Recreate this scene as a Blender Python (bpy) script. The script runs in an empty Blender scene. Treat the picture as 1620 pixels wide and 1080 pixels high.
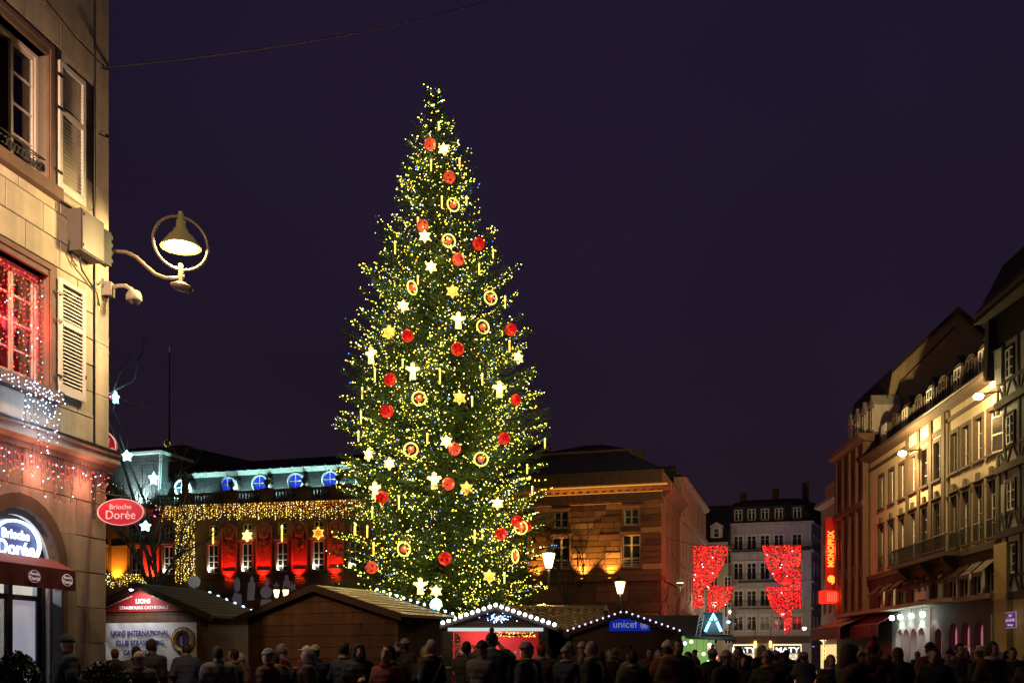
import bpy, math, random
import numpy as np
from mathutils import Vector, Matrix, Euler
R_ = random.Random(7)
RN = np.random.RandomState(11)
PI = math.pi
sc = bpy.context.scene
col = sc.collection

# ------------------------------------------------------------------ camera
F, HOR, CAMH = 1600.0, 1038.0, 1.5          # focal length and horizon in 1620-px units, eye height in metres
cam_d = bpy.data.cameras.new('camera')
cam = bpy.data.objects.new('camera', cam_d); col.objects.link(cam)
cam.location = (0, 0, CAMH); cam.rotation_euler = (PI/2, 0, 0)
cam_d.sensor_width = 36; cam_d.lens = 36*F/1620
cam_d.shift_y = (HOR-540)/1620
cam_d.clip_start = 0.2; cam_d.clip_end = 2000
sc.camera = cam

# ------------------------------------------------------------------ night sky
wd = bpy.data.worlds.new('World'); sc.world = wd; wd.use_nodes = True
nt = wd.node_tree; nt.nodes.clear()
wo = nt.nodes.new('ShaderNodeOutputWorld'); bg = nt.nodes.new('ShaderNodeBackground')
sky = nt.nodes.new('ShaderNodeTexSky'); sky.sky_type = 'NISHITA'; sky.sun_disc = False
sky.sun_elevation = math.radians(-8); sky.sun_rotation = math.radians(250)
tc = nt.nodes.new('ShaderNodeTexCoord'); sep = nt.nodes.new('ShaderNodeSeparateXYZ')
rmp = nt.nodes.new('ShaderNodeValToRGB')            # town glow low down, violet above
rmp.color_ramp.elements[0].position = 0.0; rmp.color_ramp.elements[0].color = (0.0175, 0.0095, 0.0140, 1)
rmp.color_ramp.elements[1].position = 0.62; rmp.color_ramp.elements[1].color = (0.0112, 0.0068, 0.0225, 1)
e = rmp.color_ramp.elements.new(0.30); e.color = (0.0120, 0.0072, 0.0175, 1)
nz = nt.nodes.new('ShaderNodeTexNoise'); nz.inputs['Scale'].default_value = 1.6; nz.inputs['Detail'].default_value = 3
mr = nt.nodes.new('ShaderNodeMapRange'); mr.inputs['From Min'].default_value = .3; mr.inputs['From Max'].default_value = .7
mr.inputs['To Min'].default_value = .68; mr.inputs['To Max'].default_value = 1.30
vm = nt.nodes.new('ShaderNodeVectorMath'); vm.operation = 'SCALE'
sk = nt.nodes.new('ShaderNodeVectorMath'); sk.operation = 'SCALE'; sk.inputs['Scale'].default_value = 0.05
ad = nt.nodes.new('ShaderNodeVectorMath'); ad.operation = 'ADD'
L = nt.links.new
L(tc.outputs['Generated'], sep.inputs[0]); L(sep.outputs['Z'], rmp.inputs[0]); L(tc.outputs['Generated'], nz.inputs['Vector'])
L(nz.outputs['Fac'], mr.inputs['Value']); L(rmp.outputs['Color'], vm.inputs[0]); L(mr.outputs['Result'], vm.inputs['Scale'])
L(sky.outputs['Color'], sk.inputs[0]); L(vm.outputs[0], ad.inputs[0]); L(sk.outputs[0], ad.inputs[1])
L(ad.outputs[0], bg.inputs['Color']); bg.inputs['Strength'].default_value = 1.0
L(bg.outputs[0], wo.inputs['Surface'])

sc.view_settings.view_transform = 'Standard'; sc.view_settings.look = 'None'
sc.view_settings.exposure = 0.0; sc.view_settings.gamma = 1.0
cy = sc.cycles
cy.use_denoising = True
try: cy.denoiser = 'OPENIMAGEDENOISE'
except Exception: pass
cy.use_light_tree = True
cy.max_bounces = 4; cy.diffuse_bounces = 2; cy.glossy_bounces = 2; cy.transmission_bounces = 3; cy.transparent_max_bounces = 6
cy.sample_clamp_indirect = 2.0; cy.caustics_reflective = False; cy.caustics_refractive = False

# ------------------------------------------------------------------ helpers
def at(px, py, D):
    return Vector(((px-810)/F*D, D, CAMH+(HOR-py)/F*D))

class Fr:
    """A facade plane: origin (x, y), u = the direction to the right for somebody who looks at the facade; local +y runs into the building."""
    def __init__(s, ox, oy, ux, uy):
        n = math.hypot(ux, uy); s.o = (ox, oy); s.u = (ux/n, uy/n); s.rz = math.atan2(uy, ux)
    def a(s, px, off=0.0):
        r = (px-810)/F; ox, oy = s.o[0]-off*(-s.u[1]), s.o[1]-off*s.u[0]
        return (r*oy-ox)/(s.u[0]-r*s.u[1])
    def D(s, a, off=0.0): return s.o[1]-off*s.u[0]+a*s.u[1]
    def z(s, py, a, off=0.0): return CAMH+(HOR-py)/F*s.D(a, off)
    def w(s, a, y, z): return Vector((s.o[0]+a*s.u[0]-y*s.u[1], s.o[1]+a*s.u[1]+y*s.u[0], z))

def tag(o, label=None, cat=None, group=None, kind=None):
    if label: o['label'] = label
    if cat: o['category'] = cat
    if group: o['group'] = group
    if kind: o['kind'] = kind
    return o
def empty(name, loc=(0, 0, 0), rz=0.0, label=None, cat=None, group=None, parent=None):
    o = bpy.data.objects.new(name, None); col.objects.link(o); o.location = loc; o.rotation_euler = (0, 0, rz)
    o.empty_display_size = .2
    if parent: o.parent = parent
    return tag(o, label, cat, group)
def froot(name, fr, label, cat, group=None):
    return empty(name, (fr.o[0], fr.o[1], 0), fr.rz, label, cat, group)
def put(name, me, parent=None, loc=(0, 0, 0), rot=(0, 0, 0), scale=None, m=None):
    o = bpy.data.objects.new(name, me); col.objects.link(o); o.location = loc; o.rotation_euler = rot
    if parent: o.parent = parent
    if scale is not None: o.scale = scale if hasattr(scale, '__len__') else (scale,)*3
    return o
def copy_tree(o, parent=None):
    c = o.copy(); col.objects.link(c); c.parent = parent
    for ch in o.children: copy_tree(ch, c)
    return c

class MB:
    def __init__(s): s.v = []; s.f = []; s.m = []
    def add(s, vs, fs, mi=0):
        b = len(s.v); s.v += [tuple(v) for v in vs]; s.f += [tuple(i+b for i in f) for f in fs]; s.m += [mi]*len(fs); return s
    def box(s, x0, x1, y0, y1, z0, z1, mi=0):
        return s.add([(x0,y0,z0),(x1,y0,z0),(x1,y1,z0),(x0,y1,z0),(x0,y0,z1),(x1,y0,z1),(x1,y1,z1),(x0,y1,z1)],
                     [(0,3,2,1),(4,5,6,7),(0,1,5,4),(1,2,6,5),(2,3,7,6),(3,0,4,7)], mi)
    def quad(s, a, b, c, d, mi=0): return s.add([a,b,c,d], [(0,1,2,3)], mi)
    def hexa(s, b4, t4, mi=0):
        return s.add(list(b4)+list(t4), [(0,3,2,1),(4,5,6,7),(0,1,5,4),(1,2,6,5),(2,3,7,6),(3,0,4,7)], mi)
    def prism(s, poly, y0, y1, mi=0):
        """poly of (x, z), counter-clockwise seen from -y, extruded from y0 to y1"""
        n = len(poly)
        vs = [(x, y0, z) for x, z in poly]+[(x, y1, z) for x, z in poly]
        fs = [tuple(range(n)), tuple(range(2*n-1, n-1, -1))]+[(i, i+n, (i+1)%n+n, (i+1)%n) for i in range(n)]
        return s.add(vs, fs, mi)
    def prismx(s, poly, x0, x1, mi=0):
        """poly of (y, z) extruded along x"""
        n = len(poly)
        vs = [(x0, y, z) for y, z in poly]+[(x1, y, z) for y, z in poly]
        fs = [tuple(range(n-1, -1, -1)), tuple(range(n, 2*n))]+[(i, (i+1)%n, (i+1)%n+n, i+n) for i in range(n)]
        return s.add(vs, fs, mi)
    def tube(s, pts, r, n=8, mi=0, cap=True):
        pts = [Vector(p) for p in pts]; rs = r if hasattr(r, '__len__') else [r]*len(pts)
        vs = []; up = Vector((0.13, 0.21, .97))
        for i, p in enumerate(pts):
            t = (pts[min(i+1, len(pts)-1)]-pts[max(i-1, 0)])
            if t.length < 1e-9: t = Vector((0, 0, 1))
            t.normalize()
            if abs(t.dot(up)) > .97: up = Vector((.97, .1, .2))
            a = t.cross(up).normalized(); b = t.cross(a)
            up = -b if False else up
            for k in range(n):
                an = 2*PI*k/n; vs.append(p+rs[i]*(math.cos(an)*a+math.sin(an)*b))
        fs = []
        for i in range(len(pts)-1):
            for k in range(n):
                fs.append((i*n+k, i*n+(k+1)%n, (i+1)*n+(k+1)%n, (i+1)*n+k))
        if cap: fs += [tuple(range(n-1, -1, -1)), tuple((len(pts)-1)*n+k for k in range(n))]
        return s.add(vs, fs, mi)
    def lathe(s, prof, n=16, c=(0, 0, 0), axis='z', mi=0):
        vs = []
        for r, h in prof:
            for k in range(n):
                an = 2*PI*k/n; x, y = r*math.cos(an), r*math.sin(an)
                p = (x, y, h) if axis == 'z' else ((x, h, y) if axis == 'y' else (h, x, y))
                vs.append((p[0]+c[0], p[1]+c[1], p[2]+c[2]))
        fs = [(i*n+k, i*n+(k+1)%n, (i+1)*n+(k+1)%n, (i+1)*n+k) for i in range(len(prof)-1) for k in range(n)]
        fs += [tuple(range(n-1, -1, -1)), tuple((len(prof)-1)*n+k for k in range(n))]
        return s.add(vs, fs, mi)
    def ball(s, c, r, n=12, m=8, mi=0, sq=(1, 1, 1)):
        prof = [(max(1e-4, math.sin(PI*i/m)), -math.cos(PI*i/m)) for i in range(m+1)]
        b = len(s.v); s.lathe(prof, n, (0, 0, 0), 'z', mi)
        for i in range(b, len(s.v)):
            v = s.v[i]; s.v[i] = (v[0]*r*sq[0]+c[0], v[1]*r*sq[1]+c[1], v[2]*r*sq[2]+c[2])
        return s
    def torus(s, c, Rm, r, N=32, n=8, axis='y', sq=(1, 1), mi=0):
        vs = []
        for i in range(N):
            A = 2*PI*i/N
            for k in range(n):
                B = 2*PI*k/n; q = Rm+r*math.cos(B); x, z, y = q*math.cos(A)*sq[0], q*math.sin(A)*sq[1], r*math.sin(B)
                p = (x, y, z) if axis == 'y' else ((x, z, y) if axis == 'z' else (y, x, z))
                vs.append((p[0]+c[0], p[1]+c[1], p[2]+c[2]))
        fs = [(i*n+k, ((i+1)%N)*n+k, ((i+1)%N)*n+(k+1)%n, i*n+(k+1)%n) for i in range(N) for k in range(n)]
        return s.add(vs, fs, mi)
    def mesh(s, name, mats, smooth=False, bevel=0):
        me = bpy.data.meshes.new(name); me.from_pydata(s.v, [], s.f)
        mats = mats if isinstance(mats, (list, tuple)) else [mats]
        for m in mats: me.materials.append(m)
        if len(mats) > 1: me.polygons.foreach_set('material_index', s.m)
        if smooth: me.polygons.foreach_set('use_smooth', [True]*len(me.polygons))
        me.update()
        import bmesh
        bm = bmesh.new(); bm.from_mesh(me); bmesh.ops.recalc_face_normals(bm, faces=bm.faces)
        bm.to_mesh(me); bm.free()
        return me
    def build(s, name, mats, parent=None, smooth=False, loc=(0, 0, 0), rot=(0, 0, 0)):
        return put(name, s.mesh(name, mats, smooth), parent, loc, rot)

def raw_mesh(name, V, Fc, mats, mi=None, smooth=False):
    """numpy vertices (n,3), faces (m,3 or 4)"""
    me = bpy.data.meshes.new(name); n, k = Fc.shape
    me.vertices.add(len(V)); me.vertices.foreach_set('co', np.asarray(V, np.float32).ravel())
    me.loops.add(n*k); me.loops.foreach_set('vertex_index', np.asarray(Fc, np.int32).ravel())
    me.polygons.add(n); me.polygons.foreach_set('loop_start', np.arange(0, n*k, k, dtype=np.int32))
    me.polygons.foreach_set('loop_total', np.full(n, k, np.int32))
    for m in (mats if isinstance(mats, (list, tuple)) else [mats]): me.materials.append(m)
    if mi is not None: me.polygons.foreach_set('material_index', np.asarray(mi, np.int32))
    if smooth: me.polygons.foreach_set('use_smooth', np.ones(n, bool))
    me.update(calc_edges=True); me.validate()
    return me

# ------------------------------------------------------------------ materials
MATS = {}
def M(name, c, rough=.75, var=.25, scale=4.0, bump=0.0, metal=0.0, rnd=0.0, emit=None, es=0.0, spec=.5, brick=None, det=6, streak=0.0):
    if name in MATS: return MATS[name]
    m = bpy.data.materials.new(name); m.use_nodes = True; t = m.node_tree; p = t.nodes['Principled BSDF']
    MATS[name] = m
    p.inputs['Roughness'].default_value = rough; p.inputs['Metallic'].default_value = metal
    p.inputs['Specular IOR Level'].default_value = spec
    c4 = (*c, 1); p.inputs['Base Color'].default_value = c4
    if emit is not None:
        p.inputs['Emission Color'].default_value = (*emit, 1); p.inputs['Emission Strength'].default_value = es
    if var == 0 and bump == 0 and rnd == 0: return m
    tcn = t.nodes.new('ShaderNodeTexCoord'); n1 = t.nodes.new('ShaderNodeTexNoise')
    n1.inputs['Scale'].default_value = scale; n1.inputs['Detail'].default_value = det; n1.inputs['Roughness'].default_value = .65
    t.links.new(tcn.outputs['Object'], n1.inputs['Vector'])
    val = t.nodes.new('ShaderNodeMapRange'); val.inputs['From Min'].default_value = .25; val.inputs['From Max'].default_value = .75
    val.inputs['To Min'].default_value = 1-var; val.inputs['To Max'].default_value = 1+var
    t.links.new(n1.outputs['Fac'], val.inputs['Value']); fac = val.outputs['Result']
    if streak:
        mp = t.nodes.new('ShaderNodeMapping'); mp.inputs['Scale'].default_value = (3.5, 3.5, .25)
        n3 = t.nodes.new('ShaderNodeTexNoise'); n3.inputs['Scale'].default_value = 1.0; n3.inputs['Detail'].default_value = 4
        t.links.new(tcn.outputs['Object'], mp.inputs[0]); t.links.new(mp.outputs[0], n3.inputs['Vector'])
        r3 = t.nodes.new('ShaderNodeMapRange'); r3.inputs['From Min'].default_value = .35; r3.inputs['From Max'].default_value = .65
        r3.inputs['To Min'].default_value = 1-streak; r3.inputs['To Max'].default_value = 1
        t.links.new(n3.outputs['Fac'], r3.inputs['Value'])
        mu = t.nodes.new('ShaderNodeMath'); mu.operation = 'MULTIPLY'; t.links.new(fac, mu.inputs[0]); t.links.new(r3.outputs['Result'], mu.inputs[1]); fac = mu.outputs[0]
    if rnd:
        oi = t.nodes.new('ShaderNodeObjectInfo'); r2 = t.nodes.new('ShaderNodeMapRange')
        r2.inputs['To Min'].default_value = 1-rnd; r2.inputs['To Max'].default_value = 1+rnd
        t.links.new(oi.outputs['Random'], r2.inputs['Value'])
        mu = t.nodes.new('ShaderNodeMath'); mu.operation = 'MULTIPLY'; t.links.new(fac, mu.inputs[0]); t.links.new(r2.outputs['Result'], mu.inputs[1]); fac = mu.outputs[0]
    src = None
    if brick:
        bt = t.nodes.new('ShaderNodeTexBrick'); bt.inputs['Scale'].default_value = 1; bt.inputs['Brick Width'].default_value = brick[0]; bt.inputs['Row Height'].default_value = brick[1]
        bt.inputs['Mortar Size'].default_value = brick[2]; bt.inputs['Color1'].default_value = c4; bt.inputs['Color2'].default_value = (c[0]*.7, c[1]*.7, c[2]*.7, 1); bt.inputs['Mortar'].default_value = (c[0]*.35, c[1]*.35, c[2]*.35, 1)
        mp = t.nodes.new('ShaderNodeMapping'); mp.inputs['Rotation'].default_value = (-PI/2, 0, 0)
        t.links.new(tcn.outputs['Object'], mp.inputs[0]); t.links.new(mp.outputs[0], bt.inputs['Vector']); src = bt.outputs['Color']
    sm = t.nodes.new('ShaderNodeVectorMath'); sm.operation = 'SCALE'
    if src: t.links.new(src, sm.inputs[0])
    else: sm.inputs[0].default_value = c
    t.links.new(fac, sm.inputs['Scale']); t.links.new(sm.outputs[0], p.inputs['Base Color'])
    if bump:
        bp = t.nodes.new('ShaderNodeBump'); bp.inputs['Strength'].default_value = bump; bp.inputs['Distance'].default_value = .02
        n2 = t.nodes.new('ShaderNodeTexNoise'); n2.inputs['Scale'].default_value = scale*6; n2.inputs['Detail'].default_value = 4
        t.links.new(tcn.outputs['Object'], n2.inputs['Vector']); t.links.new(n2.outputs['Fac'], bp.inputs['Height']); t.links.new(bp.outputs[0], p.inputs['Normal'])
    return m
def E(name, c, s, base=(.05, .05, .05)):
    return M(name, base, .5, 0, emit=c, es=s)
def glass(name, tint=(.9, .95, 1), fac=.12):
    if name in MATS: return MATS[name]
    m = bpy.data.materials.new(name); m.use_nodes = True; t = m.node_tree; t.nodes.clear(); MATS[name] = m
    o = t.nodes.new('ShaderNodeOutputMaterial'); tr = t.nodes.new('ShaderNodeBsdfTransparent'); tr.inputs['Color'].default_value = (*tint, 1)
    g = t.nodes.new('ShaderNodeBsdfGlossy'); g.inputs['Roughness'].default_value = .05
    mx = t.nodes.new('ShaderNodeMixShader'); mx.inputs[0].default_value = fac
    t.links.new(tr.outputs[0], mx.inputs[1]); t.links.new(g.outputs[0], mx.inputs[2]); t.links.new(mx.outputs[0], o.inputs[0])
    return m

def lamp(kind, parent, loc, power, color, size=.1, aim=None, angle=90, blend=.6):
    d = bpy.data.lights.new('light', kind); d.energy = power; d.color = color; d.shadow_soft_size = size
    if kind == 'SPOT': d.spot_size = math.radians(angle); d.spot_blend = blend
    o = bpy.data.objects.new('light', d); col.objects.link(o); o.parent = parent; o.location = loc
    if aim is not None: o.rotation_euler = Vector(aim).to_track_quat('-Z', 'Y').to_euler()
    return o

FACE = Matrix(((1, 0, 0), (0, 0, -1), (0, 1, 0))).to_euler()          # lettering that stands upright and faces local -y
UPW = Matrix(((0, -1, 0), (0, 0, -1), (1, 0, 0))).to_euler()          # lettering that reads upwards
def text(name, s, size, m, parent, loc, rot=None, ext=.006, align='CENTER', sx=1.0, bold=0.0):
    c = bpy.data.curves.new(name, 'FONT'); c.body = s; c.size = size; c.extrude = ext; c.align_x = align; c.align_y = 'CENTER'
    c.resolution_u = 3; c.offset = bold; c.materials.append(m)
    o = bpy.data.objects.new(name, c); col.objects.link(o); o.parent = parent; o.location = loc; o.rotation_euler = rot or FACE; o.scale = (sx, 1, 1)
    return o
ORD = ['first', 'second', 'third', 'fourth', 'fifth', 'sixth', 'seventh', 'eighth', 'ninth', 'tenth', 'eleventh', 'twelfth', 'thirteenth', 'fourteenth', 'fifteenth',
       'sixteenth', 'seventeenth', 'eighteenth', 'nineteenth', 'twentieth']
def ordn(i):
    t = ['', '', 'twenty', 'thirty', 'forty', 'fifty']
    if i < 20: return ORD[i]
    a, b = divmod(i+1, 10)
    return (t[a]+'-'+ORD[b-1]) if b else t[a][:-1]+'ieth'

# wall sheet with rectangular openings and reveals
def wall(name, parent, a0, a1, z0, z1, ops, m, y=0.0, dep=.3):
    b = MB()
    xs = sorted({a0, a1, *[min(max(v, a0), a1) for o in ops for v in o[:2]]}); zs = sorted({z0, z1, *[min(max(v, z0), z1) for o in ops for v in o[2:4]]})
    for i in range(len(xs)-1):
        for j in range(len(zs)-1):
            cx, cz = (xs[i]+xs[i+1])/2, (zs[j]+zs[j+1])/2
            if any(o[0] < cx < o[1] and o[2] < cz < o[3] for o in ops): continue
            b.quad((xs[i], y, zs[j]), (xs[i+1], y, zs[j]), (xs[i+1], y, zs[j+1]), (xs[i], y, zs[j+1]))
    for o in ops:
        x0, x1, q0, q1 = o[:4]
        b.quad((x0, y, q0), (x0, y, q1), (x0, y+dep, q1), (x0, y+dep, q0)); b.quad((x1, y, q0), (x1, y+dep, q0), (x1, y+dep, q1), (x1, y, q1))
        b.quad((x0, y, q0), (x0, y+dep, q0), (x1, y+dep, q0), (x1, y, q0)); b.quad((x0, y, q1), (x1, y, q1), (x1, y+dep, q1), (x0, y+dep, q1))
    for (xa, ya, xb, yb) in ((a0, y, a0, y+dep), (a1, y, a1, y+dep)):
        b.quad((xa, ya, z0), (xb, yb, z0), (xb, yb, z1), (xa, ya, z1))
    me = bpy.data.meshes.new(name); me.from_pydata(b.v, [], b.f); me.materials.append(m); me.update()
    return put(name, me, parent)
def arch_wall(name, parent, a0, a1, z0, z1, arches, m, y=0.0, dep=.4, n=10):
    """arches: (centre, radius, spring height, bottom)"""
    b = MB(); x = a0
    for cx, r, sp, bt in sorted(arches):
        b.quad((x, y, z0), (cx-r, y, z0), (cx-r, y, z1), (x, y, z1))
        if bt > z0: b.quad((cx-r, y, z0), (cx+r, y, z0), (cx+r, y, bt), (cx-r, y, bt)); b.quad((cx-r, y, bt), (cx+r, y, bt), (cx+r, y+dep, bt), (cx-r, y+dep, bt))
        c = [(cx-r*math.cos(PI*k/n), sp+r*math.sin(PI*k/n)) for k in range(n+1)]
        for k in range(n):
            b.quad((c[k][0], y, c[k][1]), (c[k+1][0], y, c[k+1][1]), (c[k+1][0], y, z1), (c[k][0], y, z1))
        c = [(cx-r, bt)]+c+[(cx+r, bt)]
        for k in range(len(c)-1):
            b.quad((c[k][0], y, c[k][1]), (c[k][0], y+dep, c[k][1]), (c[k+1][0], y+dep, c[k+1][1]), (c[k+1][0], y, c[k+1][1]))
        x = cx+r
    b.quad((x, y, z0), (a1, y, z0), (a1, y, z1), (x, y, z1))
    return b.build(name, m, parent)

WCACHE = {}
def window(parent, a, z0, w, h, y, cols, rows, fm, gm, fw=.07, bw=.035, name='window'):
    """bottom centre at (a, y, z0); a casement frame with bars, its pane a child"""
    k = (round(w, 2), round(h, 2), cols, tuple(rows), fm.name, gm.name, fw, bw)
    if k not in WCACHE:
        b = MB(); x = w/2
        b.box(-x, -x+fw, -.04, .04, 0, h); b.box(x-fw, x, -.04, .04, 0, h); b.box(-x+fw, x-fw, -.04, .04, 0, fw); b.box(-x+fw, x-fw, -.04, .04, h-fw, h)
        for i in range(1, cols):
            q = -x+w*i/cols; b.box(q-fw*.75, q+fw*.75, -.045, .045, fw, h-fw)
        for r in rows: b.box(-x+fw, x-fw, -.025, .025, h*r-bw/2, h*r+bw/2)
        g = MB().box(-x+fw*.5, x-fw*.5, .0, .012, fw*.5, h-fw*.5)
        WCACHE[k] = (b.mesh('window', fm), g.mesh('pane', gm))
    f, g = WCACHE[k]
    o = put(name, f, parent, (a, y, z0)); put('pane', g, o, (0, .005, 0))
    return o
def surround(parent, a, z0, w, h, t, m, proud=.06, sill=True, head=0.0, name='surround', lin=0.0):
    b = MB(); x = w/2
    if lin: b.box(-x, -x+.06, -proud+.01, lin, 0, h); b.box(x-.06, x, -proud+.01, lin, 0, h); b.box(-x+.06, x-.06, -proud+.01, lin, h-.06, h)
    b.box(-x-t, -x, -proud, .02, 0, h+t); b.box(x, x+t, -proud, .02, 0, h+t); b.box(-x, x, -proud, .02, h, h+t)
    if head: b.box(-x-t-head*.6, x+t+head*.6, -proud-head, .02, h+t, h+t+head*.9)
    o = put(name, b.mesh(name, m), parent, (a, 0, z0))
    if sill: put('sill', MB().box(-x-t-.05, x+t+.05, -proud-.08, .03, -.14, 0).mesh('sill', m), o)
    return o

# palette: real-world base colours
m_stone = M('pale_limestone', (.44, .38, .30), .85, .16, 2.5, .3, rnd=.13, streak=.28)
m_joint = M('mortar', (.20, .17, .14), .9, .2)
m_brown = M('brown_sandstone', (.14, .085, .065), .8, .25, 3, .2)
m_sand = M('red_sandstone', (.24, .145, .10), .85, .25, 1.2, .3, rnd=.28, streak=.25)
m_sandd = M('dark_sandstone', (.17, .105, .075), .85, .25, 1.2, .3, streak=.3)
m_cream = M('cream_render', (.55, .47, .33), .9, .1, 1.0, .15, streak=.2)
m_white = M('white_paint', (.72, .70, .66), .6, .06, 5, 0)
m_whiter = M('white_render', (.58, .55, .52), .85, .1, 1.2, .1, streak=.25)
m_pink = M('pinkish_render', (.46, .34, .31), .85, .12, 1.2, .1, streak=.25)
m_slate = M('slate_roof', (.075, .08, .085), .5, .25, 3, .3, brick=(.45, .3, .025))
m_slateup = M('upper_slate_roof', (.05, .048, .05), .75, .25, 3, .3, brick=(.5, .35, .02))
m_copper = M('pale_zinc', (.42, .50, .47), .45, .15, 3, metal=.3)
m_iron = M('black_iron', (.02, .02, .022), .45, .1, 8)
m_pane = M('dark_pane', (.018, .02, .025), .06, 0, spec=.7)
m_wood = M('brown_stained_boards', (.12, .056, .028), .55, .3, 3, .3, rnd=.22, streak=.3)
m_woodd = M('dark_stained_timber', (.06, .032, .02), .6, .3, 3, .3)
m_grey = M('grey_metal', (.30, .29, .27), .4, .1, 6, metal=.7)
m_lgrey = M('light_grey_paint', (.48, .46, .42), .5, .06, 6)
m_shut = M('pale_grey_shutter_paint', (.58, .55, .52), .6, .1, 6, rnd=.05)
m_timber = M('old_dark_timber', (.013, .009, .007), .8, .3, 4, .4)
m_burg = M('burgundy_canvas', (.16, .012, .022), .7, .15, 4, .15)
m_awning = M('faded_striped_canvas', (.22, .15, .12), .8, .25, 2, .2, streak=.4)
m_signred = M('glowing_crimson_enamel', (.38, .012, .03), .35, .05, 4, emit=(.5, .008, .035), es=.42)  # glow put into the enamel so the oval signs read bright
m_signwhite = M('glowing_white_enamel', (.75, .72, .70), .4, 0, emit=(1, .75, .78), es=.25)  # the white enamel carries a weaker glow of its own
# ================================================================== the setting
m_pave = M('granite_paving', (.10, .09, .085), .45, .3, 1.5, .3, brick=(.6, .3, .012))
g = put('ground', MB().quad((-300, -80, 0), (300, -80, 0), (300, 500, 0), (-300, 500, 0)).mesh('ground', m_pave)); tag(g, 'dark granite paving of the town square', 'ground', kind='structure')
g = put('pavement', MB().box(-.1, 9, -3.2, 16, .0, .13).mesh('pavement', m_pave), None, (22.8+.0686*60-3, 60, 0), (0, 0, -.0686+PI/2*0)); tag(g, 'raised pavement in front of the arcade', 'pavement', kind='structure')

# ================================================================== cafe building at the left edge
FL = Fr(at(166, 0, 17).x, 17, .208, .978)
caf = froot('corner_building', FL, 'pale stone corner building with brown window frames and an arched cafe door', 'building')
def azL(px, py):
    a = FL.a(px); return a, FL.z(py, a)
W1 = (-2.68, -1.50, 8.78, 10.72); W2 = (-2.68, -1.50, 5.62, 7.34)
AR = (-2.11, .86, 2.84)                 # arch centre, radius, spring
ops_far = []
for k in range(1, 6):
    s = -2.95*k
    ops_far += [(W1[0]+s, W1[1]+s, W1[2], W1[3]), (W2[0]+s, W2[1]+s, W2[2], W2[3])]
DB = -6.4                                # blocks are built one by one from here to the corner
ops = [W1, W2]+ops_far
wall('backing_wall', caf, -24, -.02, 4.62, 17, ops, m_joint, .0, .35)
arch_wall('ground_floor_backing', caf, -24, -.02, 0, 4.62, [(AR[0]-3.6*k, AR[1], AR[2], 0) for k in range(3)], m_joint, .0, .35, 14)
MB().box(-24, -.04, 3.2, 12, 0, 17).build('core', m_joint, caf)
MB().box(-.5, -.04, .36, 3.2, 0, 17).build('end_wall', m_stone, caf)
for z in (4.0, 8.2, 12.4): MB().box(-24, -.5, .36, 3.2, z, z+.3).build('floor_slab', m_white, caf)
MB().box(-24.3, .35, -.45, 12.3, 17, 17.5).build('cornice', m_stone, caf)
BLK = {}
def block(x0, x1, z0, z1):
    gp = .005
    w, h = round(x1-x0-2*gp, 3), round(z1-z0-2*gp, 3)
    if w < .05 or h < .05: return
    if (w, h) not in BLK:
        c = .006; b = MB()
        b.hexa([(0, .0, 0), (w, .0, 0), (w, .0, h), (0, .0, h)][::1], [(c, -.022, c), (w-c, -.022, c), (w-c, -.022, h-c), (c, -.022, h-c)])
        BLK[(w, h)] = b.mesh('stone_block', m_stone)
    put('stone_block', BLK[(w, h)], caf, (x0+gp, R_.uniform(-.002, .002), z0+gp))
Rr = random.Random(3)
def course(z0, z1, x0, x1, holes, off):
    x = x1; first = True
    while x > x0+.01:
        w = (.42 if off else .86) if first else Rr.uniform(.74, .98); first = False
        nx = max(x0, x-w)
        if nx-x0 < .25: nx = x0
        segs = [(nx, x, z0, z1)]
        for h in holes:
            out = []
            for s in segs:
                if s[1] <= h[0] or s[0] >= h[1] or s[3] <= h[2] or s[2] >= h[3]: out.append(s); continue
                if s[0] < h[0]: out.append((s[0], h[0], s[2], s[3]))
                if s[1] > h[1]: out.append((h[1], s[1], s[2], s[3]))
                xa, xb = max(s[0], h[0]), min(s[1], h[1])
                if s[2] < h[2]: out.append((xa, xb, s[2], h[2]))
                if s[3] > h[3]: out.append((xa, xb, h[3], s[3]))
            segs = out
        for s in segs: block(*s)
        x = nx
T = .19
holes = []
for o in ops: holes.append((o[0]-T, o[1]+T, o[2]-.2, o[3]+T))
z = 4.98; i = 0
while z < 13.6:
    course(z, z+.43, DB, -.34, holes, i % 2)
    if i % 2 == 0: MB().box(-.335, .03, -.05, .0, z+.005, z+.855).build('quoin_block', m_stone, caf)
    z += .43; i += 1
# ground-floor blocks end at the arched surround
def arch_right(zz, r):
    return AR[0]+(r if zz < AR[2] else math.sqrt(max(0, r*r-(zz-AR[2])**2)))
z = 0; i = 0
while z < 4.6:
    z1 = min(z+.575, 4.6); Ro = AR[1]+.2
    x1 = 0; w = .45 if i % 2 else .8
    while True:
        x0 = x1-w; lim = max(arch_right(z, Ro), arch_right(z1, Ro)) if z < AR[2]+Ro else -99
        if x0 > lim+.15: block(x0, x1, z, z1); x1 = x0; w = Rr.uniform(.7, .9); continue
        if z >= AR[2]+Ro:
            if x1 < DB: break
            block(x0, x1, z, z1); x1 = x0; continue
        pts = [(arch_right(z+(z1-z)*k/6, Ro)+.004 if z+(z1-z)*k/6 < AR[2]+Ro else AR[0], z+(z1-z)*k/6) for k in range(7)]
        MB().prism([(x1-.005, z+.005), (x1-.005, z1-.005)]+pts[::-1], -.02, 0).build('stone_block', m_stone, caf)
        pl = [(2*AR[0]-p[0], p[1]) for p in pts]
        MB().prism([(AR[0]-3.6+Ro+.3, z+.005)]+pl+[(AR[0]-3.6+Ro+.3, z1-.005)], -.02, 0).build('stone_block', m_stone, caf)
        break
    z = z1; i += 1
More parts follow.
